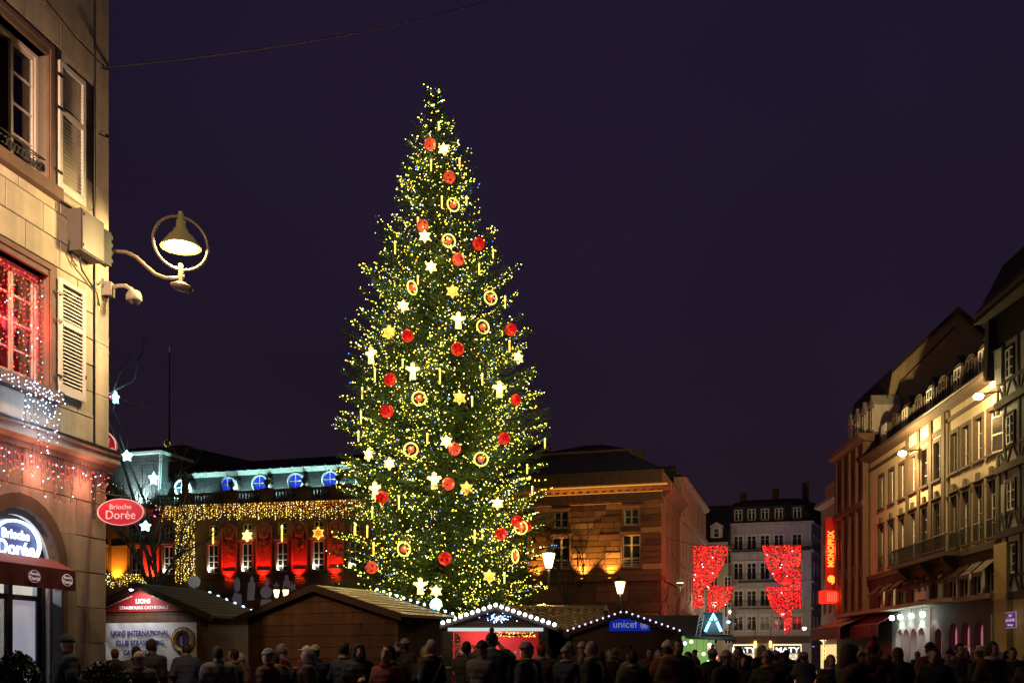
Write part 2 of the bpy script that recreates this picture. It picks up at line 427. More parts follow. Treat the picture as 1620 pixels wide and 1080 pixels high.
# surrounds, sills, windows
def surr(parent, o):
    x0, x1, z0, z1 = o
    b = MB(); b.box(x0-T, x0, -.05, .3, z0-.02, z1+T); b.box(x1, x1+T, -.05, .3, z0-.02, z1+T); b.box(x0, x1, -.05, .3, z1, z1+T)
    b.box(x0-T*.55, x0-T*.1, -.075, -.05, z0, z1+T*.5); b.box(x1+T*.1, x1+T*.55, -.075, -.05, z0, z1+T*.5); b.box(x0-T*.55, x1+T*.55, -.075, -.05, z1+T*.5, z1+T*.9)
    s = b.build('window_surround', m_brown, parent)
    MB().box(x0-T-.04, x1+T+.04, -.14, .32, z0-.2, z0-.021).build('sill', m_brown, s)
    return s
m_room = M('dim_room_plaster', (.20, .15, .13), .9, .1)
m_casr = M('casement_paint', (.60, .52, .50), .5, .05, 6)
m_gl = glass('window_glass', (.75, .78, .8), .14)
def casement(parent, x, y, z0, w, h, rot=0.0, hinge=0):
    b = MB(); fw = .05
    s0, s1 = (0, w) if hinge == 0 else (-w, 0)
    b.box(s0, s0+fw, -.025, .025, 0, h); b.box(s1-fw, s1, -.025, .025, 0, h); b.box(s0+fw, s1-fw, -.025, .025, 0, fw+.03); b.box(s0+fw, s1-fw, -.025, .025, h-fw, h)
    for k in (1, 2, 3): b.box(s0+fw, s1-fw, -.018, .018, h*k/4-.014, h*k/4+.014)
    c = put('casement', b.mesh('casement', m_casr), parent, (x, y, z0), (0, 0, rot))
    for k in range(4):
        put('pane', MB().box(s0+fw*.8, s1-fw*.8, -.004, .004, h*k/4+.02, h*(k+1)/4-.02).mesh('pane', m_gl), c)
    return c
def louvre(parent, x0, x1, z0, z1, y=-.045, sl=.058):
    b = MB(); fw = .07; mid = z0+(z1-z0)*.62
    b.box(x0, x0+fw, y-.045, y, z0, z1); b.box(x1-fw, x1, y-.045, y, z0, z1)
    b.box(x0+fw, x1-fw, y-.045, y, z0, z0+.12); b.box(x0+fw, x1-fw, y-.045, y, z1-.07, z1); b.box(x0+fw, x1-fw, y-.045, y, mid-.04, mid+.04)
    s = b.build('shutter', m_shut, parent)
    me = MB().hexa([(x0+fw, -.036, -.022), (x1-fw, -.036, -.022), (x1-fw, -.004, .012), (x0+fw, -.004, .012)], [(x0+fw, -.036, -.014), (x1-fw, -.036, -.014), (x1-fw, -.004, .020), (x0+fw, -.004, .020)]).mesh('slat', m_shut)
    zz = z0+.15
    while zz < z1-.09:
        if abs(zz-mid) > .06: put('slat', me, s, (0, y, zz))
        zz += sl
    b = MB()
    for q in (z0+.25, mid, z1-.25): b.box(x0-.10, x0+.03, y-.07, y-.046, q-.02, q+.02)
    b.build('hinge', m_iron, s)
    return s
for o in [W1, W2]:
    surr(caf, o); x0, x1, z0, z1 = o; w = (x1-x0)/2
    MB().box(x0, x0+.06, .14, .22, z0, z1).box(x1-.06, x1, .14, .22, z0, z1).box(x0+.06, x1-.06, .14, .22, z1-.06, z1).box(x0+.06, x1-.06, .14, .22, z0, z0+.05).build('window_frame', m_casr, caf)
    casement(caf, x1-.06, .18, z0+.05, w-.065, z1-z0-.11, 0.0, 1)
    casement(caf, x0+.06, .18, z0+.05, w-.065, z1-z0-.11, .42 if o is W1 else 0.0, 0)
    louvre(caf, x1+.21, x1+.86, z0-.02, z1+.05); louvre(caf, x0-.86, x0-.21, z0-.02, z1+.05)
for o in ops_far[:2]:
    surr(caf, o); window(caf, (o[0]+o[1])/2, o[2], o[1]-o[0], o[3]-o[2], .18, 2, (.25, .5, .75), m_casr, m_pane)
for o in ops_far[2:]:
    window(caf, (o[0]+o[1])/2, o[2], o[1]-o[0], o[3]-o[2], .18, 2, (.25, .5, .75), m_casr, m_pane)
# iron guard rail in the upper window
b = MB(); x0, x1, z0, _ = W1
for zz in (z0+.08, z0+.34): b.tube([(x0, .02, zz), (x1, .02, zz)], .012, 6)
for k in range(14):
    xx = x0+.06+k*(x1-x0-.12)/13; b.torus((xx, .02, z0+.21), .055, .008, 12, 4)
b.build('window_guard_rail', m_iron, caf)
# curtain and back wall of the two rooms
for o, c in ((W1, (.10, .03, .03)), (W2, (.62, .40, .30))):
    b = MB(); n = 24
    for k in range(n):
        xa, xb = o[0]-.1+k*(o[1]-o[0]+.2)/n, o[0]-.1+(k+1)*(o[1]-o[0]+.2)/n
        ya, yb = .55+.03*math.sin(k*1.7), .55+.03*math.sin((k+1)*1.7)
        b.quad((xa, ya, o[2]-.3), (xb, yb, o[2]-.3), (xb, yb, o[3]+.1), (xa, ya, o[3]+.1))
    b.build('curtain', M('curtain_%d' % (c[0]*100), c, .9, .1), caf)
# string course between ground floor and first floor
b = MB(); b.prismx([(-.06, 4.60), (-.06, 4.69), (-.17, 4.74), (-.17, 4.86), (-.20, 4.88), (-.20, 4.92), (.03, 4.98), (.03, 4.60)], -24, .19)
b.build('string_course', m_stone, caf)
b = MB(); b.prismx([(-.215, 4.925), (-.215, 4.95), (.02, 5.0), (.02, 4.985)], -24, .20); b.build('flashing', m_iron, caf)
# arched door surround
n = 18; ri, ro = AR[1], AR[1]+.21
for (r0, r1, y0, y1, mm, nm) in ((ri, ro, -.05, .3, m_brown, 'arch_surround'), (ri-.1, ri, .05, .3, m_white, 'arch_lining'), (ri-.16, ri-.1, .12, .3, m_iron, 'arch_frame')):
    b = MB()
    for k in range(n):
        t0, t1 = PI*k/n, PI*(k+1)/n
        q = lambda r, t: (AR[0]-r*math.cos(t), AR[2]+r*math.sin(t))
        b.prism([q(r0, t0), q(r1, t0), q(r1, t1), q(r0, t1)], y0, y1)
    for s in (-1, 1):
        xa, xb = AR[0]+s*r0, AR[0]+s*r1; b.box(min(xa, xb), max(xa, xb), y0, y1, 0, AR[2])
    b.build(nm, mm, caf)
for k in (1, 2):
    b = MB()
    for j in range(n):
        t0, t1 = PI*j/n, PI*(j+1)/n
        q = lambda r, t: (AR[0]-3.6*k-r*math.cos(t), AR[2]+r*math.sin(t))
        b.prism([q(ri, t0), q(ro, t0), q(ro, t1), q(ri, t1)], -.05, .3)
    b.build('arch_surround', m_brown, caf)
    MB().box(AR[0]-3.6*k-ri, AR[0]-3.6*k+ri, .25, .3, 0, AR[2]+ri).build('shop_window', m_pane, caf)
# tympanum, door leaves and the shop behind the glass
m_pearl = M('glowing_frosted_panel', (.62, .62, .66), .5, .05, emit=(.80, .82, 1.0), es=.30)  # light from the shop behind, put into the panel as its own glow
MB().prism([(AR[0]-(ri-.16)*math.cos(PI*k/n), AR[2]+(ri-.16)*math.sin(PI*k/n)) for k in range(n+1)][::-1], .2, .23).build('tympanum_panel', m_pearl, caf)
b = MB(); x0, x1 = AR[0]-ri+.16, AR[0]+ri-.16
for xx in (x0, AR[0]-.02, x1-.09): b.box(xx, xx+.09, .16, .24, 0, AR[2]-.02)
for zz in (0, 1.0, 2.35): b.box(x0+.09, x1-.09, .17, .235, zz, zz+.08)
b.build('door_frame', m_iron, caf)
put('door_panel', MB().box(AR[0]+.07, x1-.09, .19, .215, .08, 2.35).mesh('door_panel', m_pearl), caf)
put('door_glass', MB().box(x0+.09, AR[0]-.02, .19, .2, .08, 2.35).mesh('door_glass', m_gl), caf)
m_shelf = M('shop_interior_cream', (.6, .5, .36), .7, .2, 6)
MB().box(AR[0]-1.6, AR[0]+1.3, 1.9, 2.0, 0, 3.3).box(AR[0]-1.6, AR[0]+1.3, .5, 2.0, -.02, .05).build('shop_back_wall', m_shelf, caf)
b = MB(); b.box(AR[0]-.8, AR[0]+.1, 1.0, 1.5, .05, 1.05); b.box(AR[0]-.8, AR[0]+.1, .98, 1.3, 1.5, 1.54); b.box(AR[0]-.8, AR[0]+.1, .98, 1.3, 1.9, 1.94); b.build('shop_counter', m_whiter, caf)
b = MB().box(AR[0]-.62, AR[0]-.2, .28, .31, 2.05, 2.25); b.build('price_card', M('yellow_card', (.7, .5, .05), .6, 0), caf)
lp = empty('shop_ceiling_lamp', FL.w(AR[0], 1.1, 3.0), 0, 'white ceiling lamp inside the arched cafe doorway', 'lamp')
MB().lathe([(.02, .12), (.05, .1), (.16, 0), (.15, -.02)], 14).build('shade', m_white, lp); MB().ball((0, 0, -.04), .06, 10, 6).build('bulb', E('cool_bulb', (.85, .92, 1), 30), lp)
lamp('POINT', lp, (0, 0, -.14), 160, (.85, .92, 1.0), .06)
# burgundy door awning with two logos
aw = empty('door_awning', FL.w(AR[0], 0, 0), FL.rz, 'small burgundy awning with two oval cafe logos over the arched door', 'awning')
b = MB(); xa, xb = -1.15, .68
b.hexa([(xa, -.45, 2.80), (xb, -.45, 2.80), (xb, -.05, 2.98), (xa, -.05, 2.98)], [(xa, -.45, 2.815), (xb, -.45, 2.815), (xb, -.05, 2.995), (xa, -.05, 2.995)]); b.build('canvas_top', m_burg, aw)
b = MB(); nn = 30
for k in range(nn):
    u0, u1 = xa+(xb-xa)*k/nn, xa+(xb-xa)*(k+1)/nn
    y0, y1 = -.455-.008*math.sin(k*.9), -.455-.008*math.sin((k+1)*.9)
    b.hexa([(u0, y0, 2.50), (u1, y1, 2.50), (u1, y1+.008, 2.50), (u0, y0+.008, 2.50)], [(u0, -.455, 2.80), (u1, -.455, 2.80), (u1, -.447, 2.80), (u0, -.447, 2.80)])
b.build('valance', m_burg, aw)
MB().prismx([(-.43, 2.79), (-.43, 2.52), (-.06, 2.52), (-.06, 2.965)], xb-.004, xb+.006).build('side_flap', m_burg, aw)
MB().box(xb+.02, xb+.07, -.2, -.05, .9, 2.9).build('awning_post', m_iron, aw)
for xx in (-.28, .46):
    lo = put('awning_logo', MB().torus((0, 0, 0), .12, .006, 24, 5, 'y', (1, .72)).mesh('awning_logo', m_signwhite), aw, (xx, -.475, 2.655))
    text('lettering', 'Brioche', .055, m_signwhite, lo, (0, -.006, .035)); text('lettering', 'Dorée', .085, m_signwhite, lo, (0, -.006, -.03))
# neon oval sign in the arch
ns = empty('neon_sign', FL.w(AR[0]+.03, .06, 3.18), FL.rz, 'glowing white neon oval sign reading Brioche Dorée in the door arch', 'sign')
m_neon = E('blue_white_neon', (.66, .82, 1.0), 4.0)
MB().torus((0, 0, 0), .50, .03, 40, 8, 'y', (1, .66)).build('neon_border', m_neon, ns)
MB().prism([(.49*math.cos(2*PI*k/32), .32*math.sin(2*PI*k/32)) for k in range(32)], .05, .07).build('backplate', M('violet_blue_plate', (.10, .10, .26), .5, 0), ns)
text('lettering', 'Brioche', .19, m_neon, ns, (-.02, .0, .12), bold=.004); text('lettering', 'Dorée', .31, m_neon, ns, (-.01, .0, -.09), bold=.006)
# hanging oval signs
def oval_sign(loc, rz, label, w, h):
    s = empty('oval_sign', loc, rz, label, 'sign', 'oval shop signs')
    MB().prism([(w/2*math.cos(2*PI*k/40), h/2*math.sin(2*PI*k/40)) for k in range(40)], -.03, .03).build('plate', m_signred, s)
    MB().torus((0, -.032, 0), w/2*.965, .012, 48, 6, 'y', (1, h/w)).build('rim', m_signwhite, s)
    text('lettering', 'Brioche', h*.27, m_signwhite, s, (0, -.035, h*.19)); text('lettering', 'Dorée', h*.46, m_signwhite, s, (0, -.035, -h*.12), sx=.95)
    return s
p = at(192, 810, 16.6); s1 = oval_sign(p, -.04, 'crimson oval sign hanging on an iron bracket, whole name readable', .79, .44)
b = MB(); b.box(-.475, -.435, -.02, .02, -.1, .62); b.tube([(-.45, 0, .36), (-.12, 0, .28), (.15, 0, .25)], .012, 6); b.tube([(-.45, 0, .02), (-.38, 0, .02)], .014, 6)
b.tube([(.0+.06*math.cos(t*.5)*(1-t*.03)-.30, 0, .42+.06*math.sin(t*.5)*(1-t*.03)) for t in range(16)], .009, 5); b.tube([(.0, 0, .27), (0, 0, .2)], .01, 5)
b.build('bracket', m_iron, s1)
p = at(151, 706, 17.75); s2 = oval_sign(p, .0, 'crimson oval sign half hidden behind the building corner', .76, .62)
MB().box(-.05, .0, -.02, .02, -.5, .5).build('bracket', m_iron, s2)
# downpipe, cable bracket hooks
b = MB(); ad_, = [FL.a(148)]
b.tube([(ad_-.03, -.04, 4.98), (ad_-.03, -.04, 17)], .014, 6)
b.build('facade_cable', m_iron, caf, True)
hk = MB()
for (px, py) in ((128, 600), (152, 212), (155, 108), (150, 450)):
    a, zz = azL(px, py); hk.tube([(a, 0, zz), (a, -.09, zz), (a, -.10, zz+.05)], .014, 6)
hk.build('wall_hook', m_iron, caf)
# control cabinet and junction box
cb = empty('control_cabinet', FL.w(-.72, -.02, 7.92), FL.rz, 'grey metal control cabinet on the stone wall below the lamp arm', 'cabinet')
MB().box(-.29, .29, -.24, 0, 0, .66).build('case', M('cabinet_paint', (.075, .065, .06), .6, .12), cb); MB().box(-.275, .275, -.262, -.242, .015, .645).build('door', M('cabinet_paint', (.16, .14, .13)), cb)
for zz in (.09, .57): MB().box(-.27, -.24, -.28, -.262, zz-.02, zz+.02).build('lock', m_iron, cb)
b = MB(); b.tube([(-.1, -.1, 0), (-.12, -.1, -.12), (-.02, -.06, -.2), (.15, -.04, -.28), (.42, -.03, -.42), (.47, -.05, -.62)], .014, 6); b.tube([(-.2, -.05, .0), (-.3, -.03, .15), (-.33, -.02, -.05), (-.15, -.06, -.2)], .012, 6); b.build('cable', m_iron, cb)
jb = empty('junction_box', FL.w(-.14, -.05, 8.02), FL.rz, 'black ribbed junction box on the building corner', 'box')
MB().box(-.14, .10, -.10, 0, 0, .56).build('case', m_iron, jb)
for k in range(4): MB().box(.10, .16, -.09, -.02, .08+k*.13, .14+k*.13).build('cooling_rib', m_iron, jb)
# ring street lamp on a curved arm
lc = at(286, 385, 17.0)
rl = empty('ring_lamp', lc, 0, 'round ring street lamp with glowing bell on a curved wall arm', 'street lamp', 'ring street lamps')
m_arm = M('bronze_paint', (.095, .08, .06), .4, .15)
ring = MB().torus((0, 0, 0), .445, .026, 48, 8).mesh('ring', M('bronze_paint', (.095, .08, .06), .4, .15), True)
put('ring', ring, rl, (0, 0, 0), (0, 0, .5))
MB().lathe([(.03, .50), (.05, .49), (.05, .40), (.075, .38), (.08, .26), (.115, .23), (.13, .18), (.20, .12), (.27, .02), (.335, -.06), (.34, -.075), (.325, -.07), (.25, .01), (.12, .15), (.02, .2)], 28).build('bell', M('glowing_bell_glass', (.085, .07, .03), .25, .2, 4, emit=(1, .72, .22), es=.07), rl, True)
m_sod = E('sodium_warm', (1.0, .82, .45), 5)
MB().lathe([(.27, -.05), (.285, -.062), (.2, -.085), (.05, -.095)], 28).build('diffuser', m_sod, rl, True)
lamp('POINT', rl, (0, -.1, -.2), 520, (1.0, .70, .28), .12)
b = MB(); q = lambda px, py: at(px, py, 17.0)-lc
b.tube([q(160, 399), q(178, 397), q(200, 399), q(216, 407), q(230, 420), q(246, 434), q(262, 440), q(283, 440)], .033, 10); b.build('arm', m_arm, rl, True)
b = MB(); b.tube([q(286, 452), q(286, 418)], .045, 10); b.tube([q(270, 441), q(292, 437)], .03, 8); b.build('knuckle', m_arm, rl); MB().box(-.03, .03, -.03, .03, .47, .53).build('clamp', m_arm, rl)
fl = MB(); fl.lathe([(.04, .06), (.1, .05), (.19, .0), (.18, -.045), (.12, -.06)], 18); o = fl.build('lower_floodlight', m_arm, rl, True); o.location = q(288, 453); o.rotation_euler = (0, .18, 0)
lamp('SPOT', rl, q(287, 462), 300, (1.0, .72, .36), .1, (-.3, -.1, -1), 140)
rl_added = empty('ring_lamp', FL.w(-8.0, -1.45, 8.6), FL.rz, 'second ring street lamp farther along the corner building facade', 'street lamp', 'ring street lamps')  # added lamp out of view, there to brighten the upper wall
for ch in list(rl.children):
    if ch.type == 'MESH' and ch.name.split('.')[0] in ('ring', 'bell', 'diffuser', 'knuckle', 'lower_floodlight'): c_ = ch.copy(); col.objects.link(c_); c_.parent = rl_added
MB().tube([(0, 1.45, -.1), (0, 1.0, -.1), (0, .5, -.45), (0, 0, -.55)], .033, 10).build('arm', m_lgrey, rl_added, True)
lamp('SPOT', rl_added, (0, -.1, -.2), 6000, (1.0, .62, .36), .12, (.75, .75, .12), 130, .9)
# dome camera
cc = empty('security_camera', at(166, 457, 16.9), 0, 'white dome security camera on the building corner', 'camera')
b = MB(); b.box(-.14, .02, -.08, .1, -.13, .15); b.box(.02, .13, -.07, .09, -.12, .1); b.build('mount', M('camera_plastic', (.24, .225, .20), .5, .05), cc)
b = MB(); b.tube([(.12, 0, .02), (.22, 0, .05), (.34, 0, .05), (.43, 0, 0), (.475, 0, -.07)], .035, 10); b.build('arm', M('camera_plastic', (.36, .34, .31)), cc, True)
b = MB(); b.lathe([(.03, .03), (.09, .0), (.13, -.07), (.13, -.14), (.115, -.16)], 18, (.485, 0, -.04)); b.build('housing', M('camera_plastic', (.36, .34, .31)), cc, True)
MB().ball((.485, 0, -.19), .105, 16, 8, sq=(1, 1, .9)).build('dome', M('smoked_dome', (.02, .02, .025), .05, 0, spec=.8), cc, True)
# overhead wires
p0 = FL.w(*(lambda a, z: (a, -.1, z))(*azL(157, 108)))
b = MB(); p1 = at(820, -16, 34)
pts = [p0.lerp(p1, k/24)-Vector((0, 0, .9*4*(k/24)*(1-k/24)*.35)) for k in range(25)]
b.tube(pts, .012, 5, cap=False)
w_ = b.build('overhead_wire', m_iron); tag(w_, 'thin wire crossing the sky from the wall hook above the shutter', 'wire')
b = MB(); p2 = FL.w(FL.a(62, .3), -.3, FL.z(-14, FL.a(62, .3), .3)); b.tube([p0, p0.lerp(p2, .5)-Vector((0, 0, .06)), p2], .011, 5)
w_ = b.build('stay_wire', m_iron); tag(w_, 'thin stay wire rising along the wall above the upper shutter', 'wire')

# LED strings on the facade
def leds(pts, rads, mis, name, mats, parent=None):
    """many small lights as one mesh of octahedra"""
    pts = np.asarray(pts, float); n = len(pts); r = np.asarray(rads, float).reshape(-1, 1, 1)*np.ones((n, 1, 1))
    o = np.array([(1,0,0),(-1,0,0),(0,1,0),(0,-1,0),(0,0,1),(0,0,-1)], float)
    V = (pts[:, None, :]+o[None]*r).reshape(-1, 3)
    f = np.array([(0,2,4),(2,1,4),(1,3,4),(3,0,4),(2,0,5),(1,2,5),(3,1,5),(0,3,5)])
    Fc = (f[None]+np.arange(n)[:, None, None]*6).reshape(-1, 3)
    me = raw_mesh(name, V, Fc, mats, np.repeat(np.asarray(mis, int), 8))
    return put(name, me, parent)
m_ledr = E('red_led', (1.0, .015, .02), 3.2); m_ledw = E('cold_white_led', (.62, .74, 1.0), 4.5); m_ledo = E('amber_led', (1, .13, .015), 3.4)
wire = M('dark_wire', (.03, .02, .02), .6, 0)
def icicles(name, label, xs, ztop, lens, zj, prob_w, y=-.06, rad=.0135, mats=None, step=.085, parent_fr=FL, glow=(4, (1, .05, .05))):
    t = empty(name, parent_fr.w(0, 0, 0), parent_fr.rz, label, 'string lights', 'fairy lights on the corner building')
    b = MB(); P = []; S = []; K = []
    for x in xs:
        zt = ztop+R_.uniform(-zj, zj); ln = R_.choice(lens)*R_.uniform(.8, 1.1); n = max(2, int(ln/step)); q = []
        for k in range(n+1):
            xx = x+R_.uniform(-.02, .02); yy = y+R_.uniform(-.02, .01); zz = zt-ln*k/n; q.append((xx, yy, zz))
            if k and R_.random() < .85: P.append((xx+R_.uniform(-.03, .03), yy-.01, zz)); S.append(rad*R_.uniform(.7, 1.35)); K.append(1 if R_.random() < prob_w else (2 if R_.random() < .3 else 0))
        b.tube(q, .0035, 3, cap=False)
    b.build('wire', wire, t); tag(leds(P, S, K, 'led', mats or [m_ledr, m_ledw, m_ledo], t), kind='stuff')
    n = 3; zc = ztop-max(lens)*.45
    for k in range(n): lamp('POINT', t, (min(xs)+(max(xs)-min(xs))*(k+.5)/n, y-.16, zc), glow[0], glow[1], .12)
    return t
xs = [-3.6+k*.052+R_.uniform(-.02, .02) for k in range(69)]
icicles('icicle_lights', 'red and white icicle lights hanging under the stone string course', xs, 4.58, (.25, .45, .62, .35), .03, .20, -.10, .0125, step=.10, glow=(11, (1, .30, .20)))
xs = [W2[0]+.03+k*.085 for k in range(14)]
icicles('window_lights', 'dense red fairy light curtain filling the lower window', xs, 7.30, (1.6, 1.45, 1.2, 1.6), .03, .14, .06, .012, step=.075, glow=(16, (1, .02, .03)))
xs = [-2.32+k*.062 for k in range(13)]
icicles('cascade_lights', 'bright white fairy light cascade below the red-lit window', xs, 5.60, (.62, .95, .75, .5, 1.2), .05, 1.0, -.26, .0125, step=.085, glow=(4.5, (.62, .72, 1)))
xs = [W2[0]-.15+k*.07 for k in range(22)]
icicles('sill_lights', 'short white fairy lights along the red-lit window sill', xs, 5.58, (.12, .2), .03, .95, -.2, .012, step=.06, glow=(2, (.62, .72, 1)))
rm = empty('room_lamp', FL.w(-2.1, 1.2, 7.1), 0, 'warm pendant lamp in the room behind the red-lit window', 'lamp')
MB().lathe([(.02, .25), (.03, .2), (.16, .0), (.15, -.01)], 14).build('shade', m_white, rm); MB().ball((0, 0, 0), .05, 8, 6).build('bulb', E('warm_bulb', (1, .6, .3), 25), rm)
lamp('POINT', rm, (0, 0, -.1), 70, (1.0, .42, .22), .06)
# clipped bushes by the door
def bush(px, py, D, r, label):
    c = at(px, 1038, D); c.z = 0
    t = empty('box_bush', c, 0, label, 'bush', 'clipped bushes in front of the cafe')
    top = CAMH+(HOR-py)/F*D
    MB().lathe([(.22, 0), (.26, .02), (.32, .5), (.34, .52), (.30, .54)], 16).build('pot', M('dark_planter', (.05, .04, .04), .6, .2), t)
    MB().tube([(0, 0, .4), (.02, 0, .9), (0, .02, top-.25)], .04, 7).build('stem', m_woodd, t)
    n = 5200; th = RN.rand(n)*2*PI; cz = RN.rand(n)*2-1; rr = r*(.55+.45*RN.rand(n)**.4)*(1+.12*np.sin(5*th)*np.cos(4*cz))
    ctr = np.stack([rr*np.sqrt(1-cz**2)*np.cos(th), rr*np.sqrt(1-cz**2)*np.sin(th), .62+(top-.62)*.5*(1+cz*(.75+.25*RN.rand(n)))], 1)
    a1 = RN.randn(n, 3); a1 /= np.linalg.norm(a1, axis=1)[:, None]; a2 = np.cross(a1, RN.randn(n, 3)); a2 /= np.linalg.norm(a2, axis=1)[:, None]
    V = np.stack([ctr-a1*.022, ctr+a2*.014, ctr+a1*.022, ctr-a2*.014], 1).reshape(-1, 3)
    put('foliage', raw_mesh('foliage', V, np.arange(n*4).reshape(-1, 4), M('box_leaves', (.035, .06, .022), .5, .3, 8)), t)
bush(26, 1028, 11.5, .30, 'clipped box bush in a planter before the cafe door')
bush(166, 1044, 13.0, .34, 'lower box bush beside the white banner')
# ================================================================== the long palace behind the tree
A0 = at(1048, 0, 78)
FA = Fr(A0.x, 78, .958, -.287)
pal = froot('palace', FA, 'long sandstone palace with slate mansard roof behind the big tree', 'building')
aL, aM, aR = FA.a(60), FA.a(250), 0.0          # far left end, junction of left pavilion and main wing, street corner
aP = FA.a(835)                                   # main wing meets the right pavilion behind the tree
zC = 14.75
def AZ(px, py, off=0): a = FA.a(px, off); return a, FA.z(py, a, off)
m_bl = M('pale_zinc_trim', (.50, .56, .54), .5, .1, 3)
# -- main wing
wx = [FA.a(p) for p in (336.5, 390.5, 446, 503, 561, 620, 680, 740, 798)]
lo_h, lo_z, lo_w = 2.55, 8.85, 1.05
up_h, up_z, up_w = 1.05, 12.05, .86
lops = [(x-lo_w/2, x+lo_w/2, lo_z, lo_z+lo_h) for x in wx]+[(x-up_w/2, x+up_w/2, up_z, up_z+up_h) for x in wx]
xl = [FA.a(p) for p in (266, 214, 160, 110)]
lops += [(x-lo_w/2, x+lo_w/2, lo_z, lo_z+lo_h) for x in xl]+[(x-up_w/2, x+up_w/2, up_z, up_z+up_h) for x in xl]
wall('wall', pal, aL, aP, 7.2, zC-.6, lops, m_sandd, 0, .3)
MB().box(aL, aP-.02, .32, 14, 0, zC-.6).build('core', m_sandd, pal)
arcs = [(x, 1.15, 3.9, 0) for x in wx+xl]
arch_wall('arcade_wall', pal, aL, aP, 0, 7.0, arcs, m_sandd, 0, .3, 10)
MB().box(aL, aP, -.22, .3, 7.0, 7.25).build('belt_course', m_sandd, pal)
MB().box(aL, aP, -.12, .0, 8.35, 8.6).build('sill_course', m_sandd, pal)
MB().prismx([(-.02, zC-.6), (-.25, zC-.5), (-.3, zC-.3), (-.6, zC-.15), (-.65, zC), (.6, zC), (.6, zC-.6)], aL-.3, aP).build('cornice', m_sandd, pal)
for x in wx+xl:
    window(pal, x, lo_z, lo_w, lo_h, .2, 2, (.2, .4, .6), m_white, m_pane, .08, .06)
    window(pal, x, up_z, up_w, up_h, .2, 2, (.5,), m_white, m_pane, .07, .05)
    surround(pal, x, lo_z, lo_w, lo_h, .16, m_sand, .08, True, .22, 'window_surround')
    MB().box(x-.95, x+.95, .27, .3, 0, 5.0).build('arcade_door', m_pane, pal)
# white glow strips: little floodlights on the window sills
def flood(parent_fr, a, y, z, aim, power, color, label, ang=100, group='facade floodlights', size=.06, blend=.8):
    t = empty('floodlight', parent_fr.w(a, y, z), parent_fr.rz, label, 'floodlight', group)
    MB().box(-.11, .11, -.09, .07, -.11, .02).build('housing', m_iron, t)
    MB().box(-.09, .09, -.07, .05, .022, .032).build('lens', E('lens_%d_%d_%d' % tuple(int(c*9) for c in color), color, 12), t)
    lamp('SPOT', t, (0, 0, .06), power, color, size, aim, ang, blend)
    return t
for i, x in enumerate(wx[:5]+xl[:1]):
    flood(FA, x-.36, .02, lo_z+.10, (-.05, .30, 1), 130, (1, .88, .62), '%s tiny sill floodlight on the palace windows from the left' % ordn(i+1 if i < 5 else 0), 150, 'sill floodlights of the palace')
# relief panels with red uplights
reds = [(wx[i]+wx[i+1])/2 for i in range(4)]
rp = [(wx[i]+wx[i+1])/2 for i in range(8)]
m_panel = M('carved_sandstone', (.30, .14, .10), .85, .2, 3, .3)
for x in rp:
    b = MB(); w = .78
    b.box(x-w, x-w+.12, -.16, 0, 8.6, 12.9); b.box(x+w-.12, x+w, -.16, 0, 8.6, 12.9); b.box(x-w, x+w, -.2, 0, 8.6, 9.0); b.box(x-w+.12, x+w-.12, -.05, 0, 9.0, 11.6)
    b.torus((x, -.08, 12.55), .5, .12, 20, 6); b.ball((x, -.05, 12.55), .36, 12, 8, sq=(1, .5, 1)); b.ball((x, -.08, 12.0), .42, 12, 8, sq=(1.1, .4, .7))
    for k in range(9): b.ball((x+R_.uniform(-.4, .4), -.08, 11.1+R_.uniform(-.3, .7)), .15, 8, 5, sq=(1, .8, 1.1))
    for k in range(5): b.ball((x+R_.uniform(-.12, .12), -.07, 10.3+k*.16), .10, 8, 5)
    b.build('relief_panel', m_panel, pal)
for i, x in enumerate(reds):
    flood(FA, x, -.55, 8.15, (0, .24, 1), 1700, (1, .012, .006), '%s red floodlight from the left below the carved palace panels' % ordn(i), 95, 'red floodlights of the palace')
    flood(FA, x+.01, -.62, 8.33, (0, .9, -.5), 90, (1, .05, .0), '%s red downward spill light from the left under the palace panels' % ordn(i), 90, 'red floodlights of the palace')
# orange and red lit bays of the left pavilion
for i, (px, c) in enumerate(((186, (1, .34, .02)), (240, (1, .03, .015)), (130, (1, .34, .02)))):
    a = FA.a(px)
    flood(FA, a, -.6, 8.2, (0, .3, 1), 1300, c, '%s coloured floodlight of the orange and red bays, left palace end' % ordn(i), 90, 'left bay floodlights of the palace')
for px in (190, 240):
    a = FA.a(px); MB().box(a-.85, a+.85, -.1, 0, 8.7, 11.6).build('bay_panel', M('bay_plaster', (.45, .26, .13), .85, .15, 2, .2), pal)
